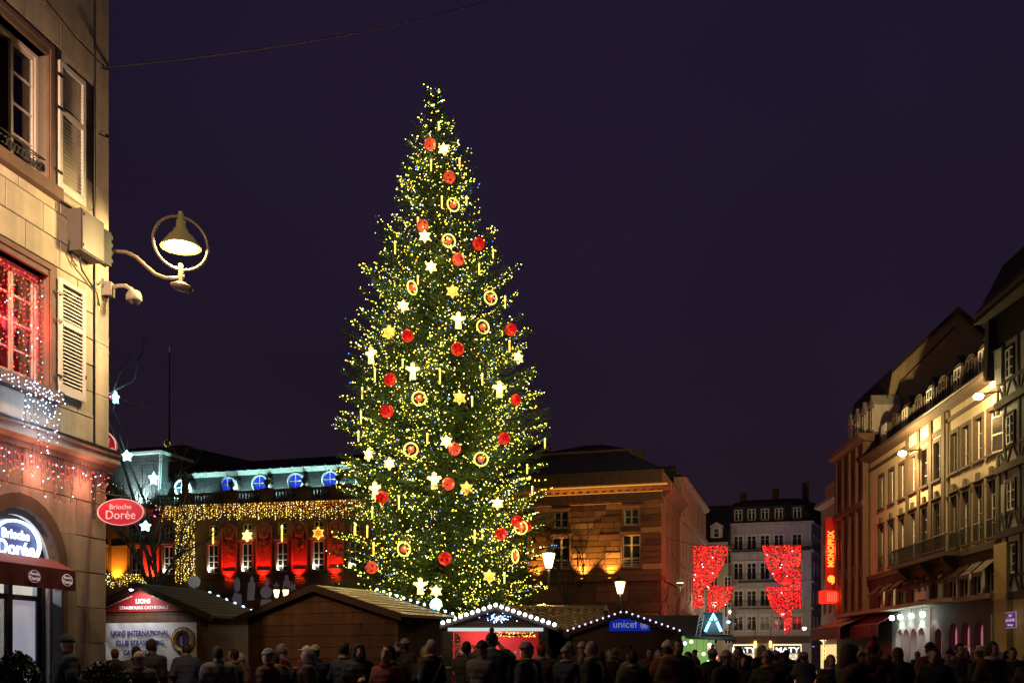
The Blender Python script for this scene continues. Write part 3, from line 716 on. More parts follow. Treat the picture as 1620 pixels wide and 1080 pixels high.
# stars and candles hung in front of the small windows, see below with the tree ornaments
# -- balustrade with urns
aB = FA.a(252)
b = MB(); b.box(aB, aP, -.35, -.05, zC, zC+.28); b.box(aB, aP, -.38, -.02, zC+1.0, zC+1.18); b.build('balustrade_rail', m_sandd, pal)
b = MB(); x = aB+.1; ped = sorted([FA.a(p, .2) for p in (293, 366.5, 422.5, 481.5, 536)]+[(wx[i]+wx[i+1])/2 for i in range(4, 8)])
while x < aP:
    if min(abs(x-q) for q in ped) > .75: b.box(x-.06, x+.06, -.26, -.12, zC+.28, zC+1.0)
    x += .30
tag(b.build('baluster', m_sandd, pal), kind='stuff')
for i, x in enumerate(ped):
    MB().box(x-.6, x+.6, -.45, .05, zC, zC+1.28).build('pedestal', m_sandd, pal)
    u = MB()
    if i == 0:
        u.lathe([(.32, 0), (.34, .3), (.22, .7), (.30, 1.15), (.26, 1.4), (.10, 1.5), (.17, 1.68), (.16, 1.85), (.03, 1.95)], 12)
        u.tube([(.25, 0, 1.3), (.42, -.05, 1.0), (.3, -.1, .75)], .09, 7); u.build('roof_statue', m_sandd, pal, True, (x, -.2, zC+1.3))
    else:
        u.lathe([(.30, 0), (.30, .1), (.12, .2), (.14, .35), (.36, .6), (.40, .85), (.22, 1.0), (.26, 1.06), (.1, 1.2), (.12, 1.32), (.02, 1.4)], 12)
        u.tube([(-.36, 0, .8), (-.52, 0, .95), (-.45, 0, 1.1), (-.22, 0, 1.02)], .05, 6); u.tube([(.36, 0, .8), (.52, 0, .95), (.45, 0, 1.1), (.22, 0, 1.02)], .05, 6)
        u.build('urn', m_sandd, pal, True, (x, -.2, zC+1.3)).scale = (.7,)*3
# -- mansard roof of the main wing
zt = 18.15
aH = FA.a(262); yB, yT = .7, 2.7
a_top = FA.a(279, -yT)
b = MB(); b.hexa([(aH, yB, zC+.02), (aP, yB, zC+.02), (aP, 11, zC+.02), (aH, 11, zC+.02)], [(a_top, yT, zt), (aP, yT, zt), (aP, 10, zt), (a_top, 10, zt)]); b.build('mansard_roof', m_slate, pal)
b = MB(); b.hexa([(a_top-.1, yT-.12, zt+.02), (aP, yT-.12, zt+.02), (aP, 10, zt+.02), (a_top-.1, 10, zt+.02)], [(a_top+1.5, 6.2, zt+1.75), (aP, 6.2, zt+1.75), (aP, 6.8, zt+1.75), (a_top+1.5, 6.8, zt+1.75)]); b.build('upper_roof', m_slateup, pal)
b = MB(); b.prismx([(yT-.32, zt-.28), (yT-.38, zt+.12), (yT-.05, zt+.16), (yT-.05, zt-.28)], a_top-.25, aP); b.build('roof_edge_trim', m_bl, pal)
x = a_top
b = MB()
while x < aP: b.box(x, x+.06, yT-.40, yT-.05, zt-.29, zt+.2); x += 1.1
tag(b.build('trim_clip', m_bl, pal), kind='stuff')
# round dormers
dpx = (289, 361.5, 412.5, 469, 523.5)
m_blue = E('blue_lit_pane', (.02, .05, .75), .75, (.01, .02, .2))
m_blued = M('unlit_blue_pane', (.03, .05, .10), .1, 0)
dx = [FA.a(p, -1.0) for p in dpx]; dx += [dx[-1]+3.15*(k+1) for k in range(3)]
for i, x in enumerate(dx):
    d = empty('round_dormer', (x, 1.0, 16.75), 0, parent=pal)
    prof = [(.62, -.12), (.74, -.10), (.78, -.02), (.74, .08), (.64, .1), (.60, .0)]
    MB().lathe([(.78, -.1), (.86, -.06), (.86, .1), (.78, .14), (.74, 1.4), (.55, 1.6)], 24, axis='y').build('barrel', m_bl, d, True)
    MB().torus((0, -.10, 0), .72, .13, 28, 8).build('ring', m_bl, d, True)
    MB().lathe([(.01, -.14), (.60, -.14), (.60, -.11), (.01, -.11)], 22, axis='y').build('pane', m_blue if i in (1, 2, 3, 4) else m_blued, d)
    MB().box(-.6, .6, -.19, -.15, -.035, .035).box(-.035, .035, -.19, -.15, .036, .6).box(-.035, .035, -.19, -.15, -.6, -.036).build('mullion', m_white, d)
    MB().box(-.85, .85, -.2, .5, -1.0, -.8).build('dormer_sill', m_bl, d)
    if i < 5:
        flood(FA, x+1.55, .1, zC+.75, (0, .75, 1.0), 1700, (.55, 1.0, .92), '%s cool white roof floodlight from the left under the round dormers' % ordn(i), 120, 'cool roof floodlights of the palace', .15)
# -- left pavilion: steep roof block, zinc hips, flagpole
p0, p1 = FA.a(60), FA.a(250)
zp = FA.z(713, p1)
b = MB(); b.hexa([(p0, -.1, zC+.02), (p1+.15, -.1, zC+.02), (p1+.6, 8, zC+.02), (p0, 8, zC+.02)], [(p0, .45, zp), (p1, .45, zp), (p1, 7, zp), (p0, 7, zp)]); b.build('pavilion_roof', m_slate, pal)
b = MB(); b.box(p0, p1+.15, .2, .5, zp-.15, zp+.12); b.box(p1-.15, p1+.16, .501, 7.2, zp-.14, zp+.11); b.build('pavilion_trim', m_bl, pal)
b = MB(); b.tube([(p1+.15, -.12, zC), (p1+.02, .42, zp)], .13, 6); b.build('hip_trim', m_bl, pal)
MB().hexa([(p0, .5, zp+.1), (p1+.1, .5, zp+.1), (p1+.1, 12, zp+.1), (p0, 12, zp+.1)], [(p0, 5, zp+1.6), (p1-.6, 5, zp+1.6), (p1-.6, 6, zp+1.6), (p0, 6, zp+1.6)]).build('pavilion_upper_roof', m_slateup, pal)
MB().hexa([(p1-.6, 5, zp-.5), (p1+7.5, 5, zp-.7), (p1+7.5, 11, zp-.7), (p1-.6, 11, zp-.5)], [(p1-.5, 6, zp+1.5), (p1+7, 6, zp-.4), (p1+7, 7, zp-.4), (p1-.5, 7, zp+1.5)]).build('rear_roof', m_slateup, pal)
flood(FA, p1-1.7, -.9, zC+.35, (0, .55, 1), 4200, (.75, 1.0, .95), 'cool white floodlight at the foot of the steep pavilion roof', 120, None, .15)
flood(FA, p1+2.0, .3, zC+.6, (-.5, .5, 1), 1800, (.5, 1.0, .92), 'cool white floodlight in the roof valley beside the steep pavilion', 120, None, .15)
fp = at(268, 704, 96); fpl = empty('flagpole', (fp.x, fp.y, zp+1.0), 0, 'tall thin bare flagpole rising from the palace roof', 'flagpole')
MB().lathe([(.10, 0), (.07, 4.5), (.04, 9.4)], 8).build('pole', m_iron, fpl, True); MB().lathe([(.03, 9.4), (.06, 9.45), (.06, 9.9), (.02, 9.95)], 8).build('finial', m_lgrey, fpl)
# -- right pavilion: coursed stone blocks, orange light
PX0, PX1 = aP, 0.0
wr = [FA.a(1000), FA.a(889)]
rl_z, rl_h, rl_w = 8.45, 2.5, 1.42
ru_z, ru_h, ru_w = 11.7, 1.25, 1.15
rops = [(x-rl_w/2, x+rl_w/2, rl_z, rl_z+rl_h) for x in wr]+[(x-ru_w/2, x+ru_w/2, ru_z, ru_z+ru_h) for x in wr]
OFF = -.35                                        # the pavilion stands a little forward
pv = empty('right_pavilion', (0, 0, 0), 0, parent=pal)
wall('pavilion_backing', pv, aP, -.02, 0, 13.4, rops, m_joint, OFF+.06, .35)
MB().box(aP, -.02, OFF+.42, 20, 0, 13.4).build('pavilion_core', m_sandd, pv)
Rr2 = random.Random(9); BL2 = {}
tones = [M('sandstone_tone_%d' % k, c, .85, .2, 1.5, .3, rnd=.15, streak=.15) for k, c in enumerate(((.19, .11, .07), (.12, .072, .048), (.25, .155, .095), (.38, .26, .15)))]
z = 7.75
xb0 = FA.a(858)
while z < 13.3:
    z1 = min(z+.47, 13.36); x = -.005
    first = True
    while x > xb0:
        w = Rr2.uniform(.9, 2.1); nx = x-w
        segs = [(nx, x)]
        for o in rops:
            if o[2]-.0 < z1-.05 and o[3] > z+.05:
                ns_ = []
                for s in segs:
                    if s[1] <= o[0]-.14 or s[0] >= o[1]+.14: ns_.append(s)
                    else:
                        if s[0] < o[0]-.14: ns_.append((s[0], o[0]-.14))
                        if s[1] > o[1]+.14: ns_.append((o[1]+.14, s[1]))
                segs = ns_
        for s in segs:
            ww = s[1]-s[0]-.03
            if ww < .08: continue
            tn = tones[Rr2.choices((0, 1, 2, 3), (5, 4, 2, 1.2))[0]]
            MB().box(0, ww, OFF+Rr2.uniform(-.05, 0), OFF+.07, 0, z1-z-.05).build('stone_block', tn, pv, False, (s[0]+.015, 0, z+.017))
        x = nx
    z = z1
for x in wr:
    window(pv, x, rl_z, rl_w, rl_h, OFF+.2, 2, (.28, .68), m_white, m_pane, .10, .10)
    window(pv, x, ru_z, ru_w, ru_h, OFF+.2, 2, (.5,), m_white, m_pane, .09, .06)
    for (zz, h, w) in ((rl_z, rl_h, rl_w), (ru_z, ru_h, ru_w)):
        s = surround(pv, x, zz, w, h, .13, m_sand, .06, True, .12, 'window_surround'); s.location.y = OFF
    b = MB()
    for k in range(3): b.tube([(x-rl_w/2, OFF+.0, rl_z+.2+k*.2), (x+rl_w/2, OFF+.0, rl_z+.2+k*.2)], .025, 5)
    b.build('window_guard_rail', m_white, pv)
MB().prismx([(OFF-.02, 13.36), (OFF-.15, 13.42), (OFF-.15, 13.6), (OFF+.4, 13.6), (OFF+.4, 13.36)], aP, .15).build('architrave', m_sand, pv)
MB().box(aP, .0, OFF, OFF+.4, 13.6, 14.2).build('frieze', m_sandd, pv)
b = MB(); x = aP
while x < 0: b.box(x, x+.28, OFF-.42, OFF, 14.22, 14.42); x += .62
tag(b.build('dentil', m_sand, pv), kind='stuff')
MB().prismx([(OFF, 14.2), (OFF-.15, 14.21), (OFF-.5, 14.44), (OFF-.75, 14.52), (OFF-.8, 14.78), (OFF+.4, 14.85), (OFF+.4, 14.2)], aP, .75).build('cornice', m_sand, pv)
MB().box(aP, .0, OFF+.05, OFF+.45, 14.85, 15.75).build('attic', m_sandd, pv)
MB().box(aP, .1, OFF-.05, OFF+.5, 15.75, 15.9).build('attic_cap', m_sandd, pv)
b = MB(); b.hexa([(aP, OFF+.5, 15.9), (-.3, OFF+.5, 15.9), (-.3, 16, 15.9), (aP, 16, 15.9)], [(aP, 4.0, 18.3), (-3.4, 4.0, 18.3), (-3.4, 12, 18.3), (aP, 12, 18.3)]); b.build('pavilion_mansard', m_slate, pv)
MB().box(aP, -3.3, 3.85, 12, 18.3, 18.5).build('mansard_trim', m_sandd, pv)
b = MB(); b.hexa([(aP, 3.9, 18.5), (-3.4, 3.9, 18.5), (-3.4, 12, 18.5), (aP, 12, 18.5)], [(aP+3, 7.4, 19.7), (-6.2, 7.4, 19.7), (-6.2, 8.4, 19.7), (aP+3, 8.4, 19.7)]); b.build('pavilion_upper_roof', m_slateup, pv)
MB().box(aP, .1, OFF-.3, OFF+.06, 7.35, 7.72).build('belt_course', m_sandd, pv)
zz = 0.0
while zz < 7.2:
    for k in range(6):
        xa = -.02-k*2.6; MB().box(xa-2.56, xa, OFF-.04, OFF+.055, zz+.04, min(zz+.78, 7.3)).build('rusticated_block', tones[(k+int(zz*3)) % 2], pv)
    zz += .82
for i, (px, c, pw) in enumerate(((925, (1, .42, .06), 1500), (968, (1, .42, .06), 1300), (850, (1, .36, .05), 1300))):
    flood(FA, FA.a(px), OFF-.55, 7.55, (0, .26, 1), pw, c, '%s orange floodlight from the street corner on the palace pavilion' % ordn((1, 0, 2)[i]), 95, 'orange floodlights of the palace pavilion')
    a = FA.a(px)
b = MB(); b.box(FA.a(860), .55, OFF-.86, OFF-.82, 14.90, 15.0); b.box(FA.a(860), .1, OFF-.20, OFF-.17, 14.52, 14.56)
lt = b.build('cornice_light_strip', E('amber_strip', (1, .38, .05), .8)); lt.location = (FA.o[0], FA.o[1], -.31); lt.rotation_euler = (0, 0, FA.rz)
lt.location = FA.w(0, 0, -.34); tag(lt, 'amber light strip under the cornice of the palace pavilion', 'light strip')
# -- side of the palace along the street
FS = Fr(A0.x, 78, .287, .958)
sd = empty('palace_side', (0, 0, 0), FS.rz-FA.rz, parent=pal)
so = []
for k in range(3):
    for (z0, h) in ((8.6, 2.5), (11.8, 1.2), (3.0, 3.0)): so.append((1.6+k*3.0, 2.9+k*3.0, z0, z0+h))
m_sidestone = M('side_sandstone', (.22, .12, .09), .85, .25, 1.2, .3, streak=.3)
wall('side_wall', sd, .0, 10.2, 0, 13.9, so, m_sidestone, -.02, .3)
for o in so: window(sd, (o[0]+o[1])/2, o[2], o[1]-o[0], o[3]-o[2], .15, 2, (.5,), m_sandd, m_pane, .08, .05)
MB().prismx([(0, 13.9), (-.3, 14.1), (-.7, 14.5), (-.75, 14.8), (.3, 14.85), (.3, 13.9)], .76, 10.2).build('cornice', m_sidestone, sd)
MB().box(.0, 10.2, .0, .4, 14.85, 15.9).build('attic', m_sidestone, sd)
MB().box(0, 10.2, -.25, -.02, 7.35, 7.7).build('belt_course', m_sidestone, sd)

# ================================================================== light curtains on the palace
m_ylw = E('gold_led', (1.0, .70, .10), 3.0); m_yww = E('warm_white_led', (1.0, .88, .45), 3.6); m_ydim = E('dim_gold_led', (.9, .48, .03), 1.3)
def curtain(label, regs, n, rad=.052, y=-.85):
    t = empty('light_curtain', FA.w(0, 0, 0), FA.rz, label, 'string lights', 'gold light curtains on the palace')
    P = []; S = []; K = []; b = MB()
    for (pa, pb, ta, tb, ba, bb) in regs:
        a0, a1 = FA.a(pa, -y), FA.a(pb, -y)
        cols = int(abs(a1-a0)/.185)
        for c in range(cols):
            f = (c+R_.random()*.7)/cols; a = a0+(a1-a0)*f
            zt_ = FA.z(ta+(tb-ta)*f, a); zb_ = FA.z(ba+(bb-ba)*f, a)+R_.uniform(-.1, .35)
            b.tube([(a, y, zt_), (a, y, zb_)], .008, 3, cap=False)
            z = zt_
            while z > zb_:
                if R_.random() < .86:
                    P.append((a+R_.uniform(-.06, .06), y-R_.uniform(0, .05), z)); S.append(rad*R_.uniform(.5, 1.2)); K.append(R_.choices((0, 1, 2), (5, 2.4, 4))[0])
                z -= R_.uniform(.11, .26)
    b.build('wire', wire, t); tag(leds(P, S, K, 'led', [m_ylw, m_yww, m_ydim], t), kind='stuff')
curtain('long band of gold fairy lights under the palace cornice', [(252, 640, 803, 791, 826, 822)], 0)
curtain('tall gold fairy light column hanging beside the palace windows', [(277, 310, 826, 824, 926, 925)], 0)
curtain('low band of gold fairy lights under the orange and red bays', [(150, 236, 908, 910, 931, 931)], 0)
curtain('sloping gold fairy light string behind the oval cafe sign', [(176, 250, 766, 803, 769, 806)], 0)
# faint candle and star shapes at the palace porch, built as flat emissive panels
m_frost = M('pale_emissive_shape', (.30, .29, .34), .6, .05, emit=(.5, .45, .62), es=.05)
def starpoly(n, R, r, rot=PI/2): return [((R if k % 2 == 0 else r)*math.cos(rot+PI*k/n), (R if k % 2 == 0 else r)*math.sin(rot+PI*k/n)) for k in range(2*n)]
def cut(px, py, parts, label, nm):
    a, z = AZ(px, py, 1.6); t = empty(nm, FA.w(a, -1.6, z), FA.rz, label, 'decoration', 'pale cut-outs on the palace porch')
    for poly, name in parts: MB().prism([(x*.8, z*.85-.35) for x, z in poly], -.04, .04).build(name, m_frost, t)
def oct_(cx, cz, rx, rz_, n=14): return [(cx+rx*math.cos(2*PI*k/n), cz+rz_*math.sin(2*PI*k/n)) for k in range(n)]
cut(375, 935, [(oct_(0, 1.1, .35, .75), 'flame'), ([(-.75, -1.6), (.55, -1.6), (.5, .1), (-.3, .3), (-.6, -.4)], 'figure')], 'pale flame-topped cut-out, leftmost on the palace porch', 'candle_shape')
cut(397, 925, [([(-.45, -1.1), (.35, -1.1), (.5, .7), (-.3, .7)], 'candle'), (oct_(.1, .95, .2, .35), 'flame')], 'slim pale candle cut-out, second from the left on the palace porch', 'candle_shape')
cut(421, 935, [(oct_(0, .35, .68, .6), 'bulb'), ([(-.9, -1.7), (.9, -1.7), (.55, -.35), (-.55, -.35)], 'body'), (oct_(.1, 1.3, .22, .4), 'flame')], 'stout pale cut-out with a round middle on the palace porch', 'candle_shape')
cut(452, 924, [([(-.5, -1.2), (.35, -1.2), (.5, .8), (-.25, .8)], 'candle'), (oct_(.1, 1.05, .2, .35), 'flame')], 'slim pale candle cut-out, rightmost on the palace porch', 'candle_shape')
cut(437, 920, [(starpoly(5, .45, .2), 'star')], 'small pale star cut-out between the porch candles', 'star_shape')
cut(463, 921, [(starpoly(5, .52, .23, PI/2+.3), 'star')], 'tilted pale star cut-out, rightmost on the palace porch', 'star_shape')
# ================================================================== street beyond the square, left side
pk = froot('pink_house', FS, 'pinkish rendered house with tall upper pilasters beyond the palace side', 'building')
t0, t1 = 10.4, 30.5; zk = 16.9
po = []
for k in range(7):
    c = t0+1.5+k*2.75
    for (z0, h, w) in ((14.0, 2.0, .95), (10.3, 2.2, 1.0), (6.6, 2.3, 1.0)): po.append((c-w/2, c+w/2, z0, z0+h))
    po.append((c-.95, c+.95, .4, 4.4))
wall('wall', pk, t0, t1, 0, zk-.3, po, m_pink, -.1, .3)
MB().box(t0, t1, .22, 10, 0, zk-.3).build('core', m_pink, pk)
m_lit = E('lit_shop_pane', (1.0, .72, .36), 1.4)
for i, o in enumerate(po):
    window(pk, (o[0]+o[1])/2, o[2], o[1]-o[0], o[3]-o[2], .1, 2, (.6,), m_white, m_lit if (o[2] < 1 and i % 8 in (3, 7)) else m_pane, .07, .05)
for k in range(8):
    c = t0+.12+k*2.75; MB().box(c-.2, c+.2, -.25, -.1, 13.8, zk-.5).build('pilaster', m_pink, pk)
for zz, pr, h in ((13.2, .35, .45), (5.4, .2, .3), (9.4, .12, .2)): MB().box(t0-.02, t1, -.1-pr, -.1, zz, zz+h).build('belt_course', m_pink, pk)
MB().prismx([(-.1, zk-.3), (-.55, zk-.05), (-.6, zk+.15), (.5, zk+.2), (.5, zk-.3)], t0-.2, t1+.2).build('cornice', m_pink, pk)
MB().hexa([(t0, 0, zk+.2), (t1, 0, zk+.2), (t1, 9, zk+.2), (t0, 9, zk+.2)], [(t0+2.5, 4, zk+2.6), (t1, 4, zk+2.6), (t1, 5, zk+2.6), (t0+2.5, 5, zk+2.6)]).build('roof', m_slateup, pk)
for c in (14.5, 19, 24): 
    MB().box(c-.5, c+.5, .9, 2.4, zk+.3, zk+1.9).build('dormer', m_slateup, pk)
b = MB(); b.box(t0+4, t0+4.8, 3.8, 4.8, zk+2, zk+3.6); b.build('chimney', m_brown, pk)

# ================================================================== pale apartment house closing the street, and its dark neighbour
mp = at(1150, 0, 125); FM = Fr(mp.x, 125, .958, -.287)
my = froot('apartment_house', FM, 'pale five-storey corner house with lit jewellery shop windows closing the street', 'building')
aE = FM.a(1283.5); zE = 17.6
mx = [FM.a(p) for p in (1168, 1189, 1210, 1232, 1261)]
rowz = [(14.6, 1.75), (10.95, 2.05), (7.65, 1.95), (4.7, 1.75)]
mo = [(x-.55, x+.55, z0, z0+h) for x in mx for z0, h in rowz]
mo += [(FM.a(1160), FM.a(1193), .4, 3.0), (FM.a(1223), FM.a(1268), .4, 3.0), (FM.a(1199), FM.a(1216), .05, 3.1)]
wall('wall', my, 0, aE, 0, zE, mo, m_whiter, 0, .3)
MB().box(.02, aE-.02, .32, 12, 0, zE).build('core', m_whiter, my)
m_warm = M('curtained_pane', (.10, .085, .06), .3, .1, emit=(1, .75, .4), es=.05)
for i, x in enumerate(mx):
    for j, (z0, h) in enumerate(rowz):
        window(my, x, z0, 1.1, h, .18, 2, (.72,), m_white, m_warm if (i+j) % 7 == 5 else m_pane, .08, .04)
        surround(my, x, z0, 1.1, h, .14, m_white, .07, True, .14 if j else 0.0, 'window_surround')
        if j in (0, 1, 2, 3):
            b = MB(); b.tube([(x-.55, -.1, z0+.75), (x+.55, -.1, z0+.75)], .025, 4)
            for k in range(9): b.tube([(x-.5+k*.125, -.1, z0), (x-.5+k*.125, -.1, z0+.75)], .014, 4)
            b.build('window_railing', m_iron, my)
for zz, pr, h in ((zE, .55, .25), (14.15, .4, .3), (10.45, .25, .25), (7.2, .3, .25), (4.1, .25, .25)): MB().box(-.1, aE+pr*.5, -pr, .0, zz, zz+h).build('belt_course', m_whiter, my)
for (pa, pb, zz) in ((1150, 1283, 14.45), (1168, 1262, 10.7), (1168, 1262, 7.45)):
    a, bb = FM.a(pa), FM.a(pb); b = MB(); b.box(a, bb, -.75, .0, zz-.14, zz)
    b.tube([(a, -.7, zz+.85), (bb, -.7, zz+.85)], .03, 4); x = a
    while x < bb: b.tube([(x, -.7, zz), (x, -.7, zz+.85)], .016, 4); x += .17
    b.build('balcony', m_iron, my)
MB().hexa([(.0, .1, zE+.25), (aE, .1, zE+.25), (aE+3.2, 9, zE+.25), (0, 9, zE+.25)], [(.6, 1.1, zE+2.9), (aE-.8, 1.1, zE+2.9), (aE+2, 8, zE+2.9), (.6, 8, zE+2.9)]).build('mansard_roof', m_slateup, my)
MB().hexa([(.6, 1.1, zE+2.9), (aE-.8, 1.1, zE+2.9), (aE+2, 8, zE+2.9), (.6, 8, zE+2.9)], [(2, 4, zE+3.7), (aE-2, 4, zE+3.7), (aE-1, 5, zE+3.7), (2, 5, zE+3.7)]).build('roof_cap', m_slateup, my)
for x in mx:
    d = put('roof_dormer', MB().box(-.72, .72, -.1, 1.2, 0, 1.85).box(-.8, .8, -.2, 1.2, 1.85, 2.0).mesh('roof_dormer', m_slateup), my, (x, .35, zE+.3))
    window(d, 0, .3, .95, 1.4, -.14, 2, (.7,), m_white, m_pane, .1, .05); 
for px, h in ((1172, 1.3), (1225, 1.6), (1274, 2.2)):
    a = FM.a(px); MB().box(a-.4, a+.4, 4, 5, zE+2.8, zE+3.4+h).build('chimney', m_brown, my)
# angled side of that house
vx, vy = .458, .889
ang = math.atan2(vy, vx)-FM.rz
ms = empty('angled_side', (aE, 0, 0), ang, parent=my)
sw = 7.0
so2 = [(1.0+k*2.2, 1.85+k*2.2, z0, z0+h) for k in range(3) for z0, h in rowz]
wall('side_wall', ms, .01, sw, 0, zE, so2, m_whiter, 0, .25)
for o in so2: window(ms, (o[0]+o[1])/2, o[2], .85, o[3]-o[2], .15, 2, (.72,), m_white, m_pane, .08, .04)
for zz in (14.15, 10.45, 7.2, 4.1, zE): MB().box(.26, sw, -.25, 0, zz+.002, zz+.25).build('side_belt_course', m_whiter, ms)
# shop front
m_fascia = M('brown_fascia', (.12, .06, .035), .6, .2, 3)
MB().box(.2, aE-.1, -.12, .0, 3.15, 4.0).build('shop_fascia', m_fascia, my)
m_shopin = E('lit_display', (1.0, .80, .50), .55, (.5, .4, .3))
for (pa, pb) in ((1160, 1193), (1223, 1268)):
    a, bb = FM.a(pa), FM.a(pb)
    w_ = put('shop_window', MB().box(a, bb, .25, .29, .4, 3.0).mesh('shop_window', m_shopin), my)
    MB().box(a, a+.1, -.03, .2, .4, 3.0).box(bb-.1, bb, -.03, .2, .4, 3.0).box(a+.1, bb-.1, -.03, .2, 2.86, 3.0).build('shop_window_frame', E('lit_frame', (1, .86, .5), 1.4, (.5, .5, .4)), my)
    MB().box(a+.1, bb-.1, .02, .2, 1.9, 2.86).build('valance_panel', M('dark_display', (.10, .09, .07), .5, .1), my)
    text('lettering', 'MATY', .85, E('white_letter', (1, 1, 1), 2.2), my, ((a+bb)/2, -.02, 2.3), sx=1.25, bold=.012)
    b = MB()
    for k in range(9): b.ball((a+.35+k*(bb-a-.7)/8, .18, 1.2+R_.uniform(-.3, .4)), R_.uniform(.06, .14), 8, 6)
    b.build('window_display', E('display_glint', (1, .9, .75), 2.0), my)
for i, px in enumerate((1195, 1219)):
    a = FM.a(px); t = empty('wall_lantern', FM.w(a, -.35, 2.6), FM.rz, '%s slim wall lantern beside the jewellery shop door' % ('left', 'right')[i], 'lantern', 'slim wall lanterns')
    MB().tube([(0, 0, .4), (0, 0, 2.6)], .03, 6).build('rod', m_iron, t); MB().lathe([(.1, 0), (.16, .1), (.16, .7), (.05, .85)], 8).build('glass', E('amber_glass', (1, .55, .15), 3.5), t); MB().box(-.03, .03, 0, .34, .9, .96).build('bracket', m_iron, t)
# dark neighbour on the left
FN = Fr(at(1112, 0, 122).x, 122, .958, -.287)
nb = froot('dark_neighbour_house', FN, 'narrow dark house with one small dormer left of the pale corner house', 'building')
an = FN.a(1152); no = [(.9+k*1.6, 1.75+k*1.6, z0, z0+1.7) for k in range(2) for z0 in (12.6, 9.4, 6.2, 3.0)]
wall('wall', nb, -4, an, 0, 14.9, no, m_cream, 0, .3); MB().box(-4, an-.02, .32, 9, 0, 14.9).build('core', m_cream, nb)
for o in no: window(nb, (o[0]+o[1])/2, o[2], .85, 1.7, .15, 2, (.7,), m_white, m_pane, .08, .04)
MB().box(-4, an, -.35, 0, 14.9, 15.2).build('cornice', m_cream, nb)
MB().hexa([(-4, -.1, 15.2), (an, -.1, 15.2), (an, 9, 15.2), (-4, 9, 15.2)], [(-4, 4, 20.2), (an, 4, 20.2), (an, 5, 20.2), (-4, 5, 20.2)]).build('roof', m_slateup, nb)
d = put('roof_dormer', MB().box(-.7, .7, -.1, 1.8, 0, 1.7).prism([(-.85, 1.7), (.85, 1.7), (0, 2.2)], -.2, 1.9).mesh('roof_dormer', m_whiter), nb, (FN.a(1133), .5, 15.5)); window(d, 0, .3, .8, 1.2, -.14, 1, (.5,), m_white, m_pane, .12, .05)
nl = empty('blue_lamp', FN.w(FN.a(1153), -.6, 5.6), FN.rz, 'small blue-white lamp on the dark house beside the jewellery shop', 'lamp')
MB().lathe([(.05, .2), (.2, .1), (.25, 0), (.1, -.12)], 10).build('globe', E('blue_globe', (.2, .45, 1), 9), nl); MB().box(-.03, .03, 0, .62, .1, .16).build('bracket', m_iron, nl)

# ================================================================== right side of the square
XR = 22.8+.0686*80
FRt = Fr(XR, 80, -.0686, -.9976)
cr = froot('cream_house', FRt, 'long cream and brown house with dormers, balcony and shop canopy', 'building')
aEnd = FRt.a(1581)
zG = 17.0
tx = [FRt.a(p) for p in (1395, 1411, 1427.5, 1448, 1466.5, 1486, 1510, 1528.5, 1549, 1570.5)]
c0, c1 = FRt.a(1437.5), FRt.a(1499)              # brown centre bay
top = (12.75, 2.45, 1.15); mid = (8.15, 3.2, 1.15)
co = [(x-.58, x+.58, top[0], top[0]+top[1]) for x in tx]+[(x-.58, x+.58, mid[0], mid[0]+mid[1]) for x in tx]
def inside(o, a, b): return a <= (o[0]+o[1])/2 <= b
wall('wall', cr, 0, c0-.002, 7.8, zG-.3, [o for o in co if inside(o, -1, c0)], m_cream, 0, .35)
wall('wall', cr, c1+.002, aEnd, 7.8, zG-.3, [o for o in co if inside(o, c1, 99)], m_cream, 0, .35)
wall('centre_bay_wall', cr, c0, c1, 7.8, zG-.3, [o for o in co if inside(o, c0, c1)], m_cream, -.12, .47)
MB().box(.0, aEnd, .36, 13, 5.0, zG-.3).box(.0, aEnd, 1.2, 13, 0, 5.0).build('core', m_cream, cr)
m_cbrown = M('brown_house_stone', (.085, .055, .04), .85, .2, 2, .2, streak=.2)
for i, x in enumerate(tx):
    ctr = c0 <= x <= c1; yo = -.12 if ctr else 0
    window(cr, x, top[0], 1.16, top[1], .2+yo, 2, (.3, .65), m_white, m_pane, .07, .04); window(cr, x, mid[0], 1.16, mid[1], .2+yo, 2, (.25, .5, .75), m_white, m_pane, .07, .04)
    s = surround(cr, x, top[0], 1.16, top[1], .17, m_cbrown, .07, True, 0, 'window_surround', .16); s.location.y = yo
    s = surround(cr, x, mid[0], 1.16, mid[1], .17, m_cbrown, .07, True, .1, 'window_surround', .16); s.location.y = yo
    MB().prism([(-.22, .1), (.22, .1), (.16, .62), (-.16, .62)], -.16, 0).build('keystone', m_cbrown, cr, False, (x, yo, mid[0]+mid[1]+.05))
    if not ctr:
        b = MB(); b.tube([(x-.6, -.12, mid[0]+.95), (x+.6, -.12, mid[0]+.95)], .03, 5)
        for k in range(8): b.tube([(x-.55+k*.157, -.12, mid[0]), (x-.55+k*.157, -.12, mid[0]+.95)], .016, 4)
        b.build('window_railing', m_iron, cr)
for x in [c0+.25, (tx[3]+tx[4])/2, (tx[4]+tx[5])/2, c1-.25]:
    MB().box(x-.28, x+.28, -.22, -.12, 7.8, zG-.3).build('pilaster', m_cbrown, cr)
MB().box(c0+.53, c1-.53, -.19, -.12, 15.5, 15.85).build('centre_band', m_cbrown, cr)
for x in (0.12, aEnd-.12): MB().box(x-.12, x+.12, -.08, 0, 7.8, zG-.3).build('quoin_strip', m_cbrown, cr)
MB().box(0, aEnd, -.25, 0, 7.45, 7.82).build('belt_course', m_cbrown, cr)
MB().box(0, c0, -.1, -.001, 16.0, 16.25).build('frieze_band', m_cbrown, cr); MB().box(c1, aEnd, -.1, -.001, 16.0, 16.25).build('frieze_band', m_cbrown, cr)
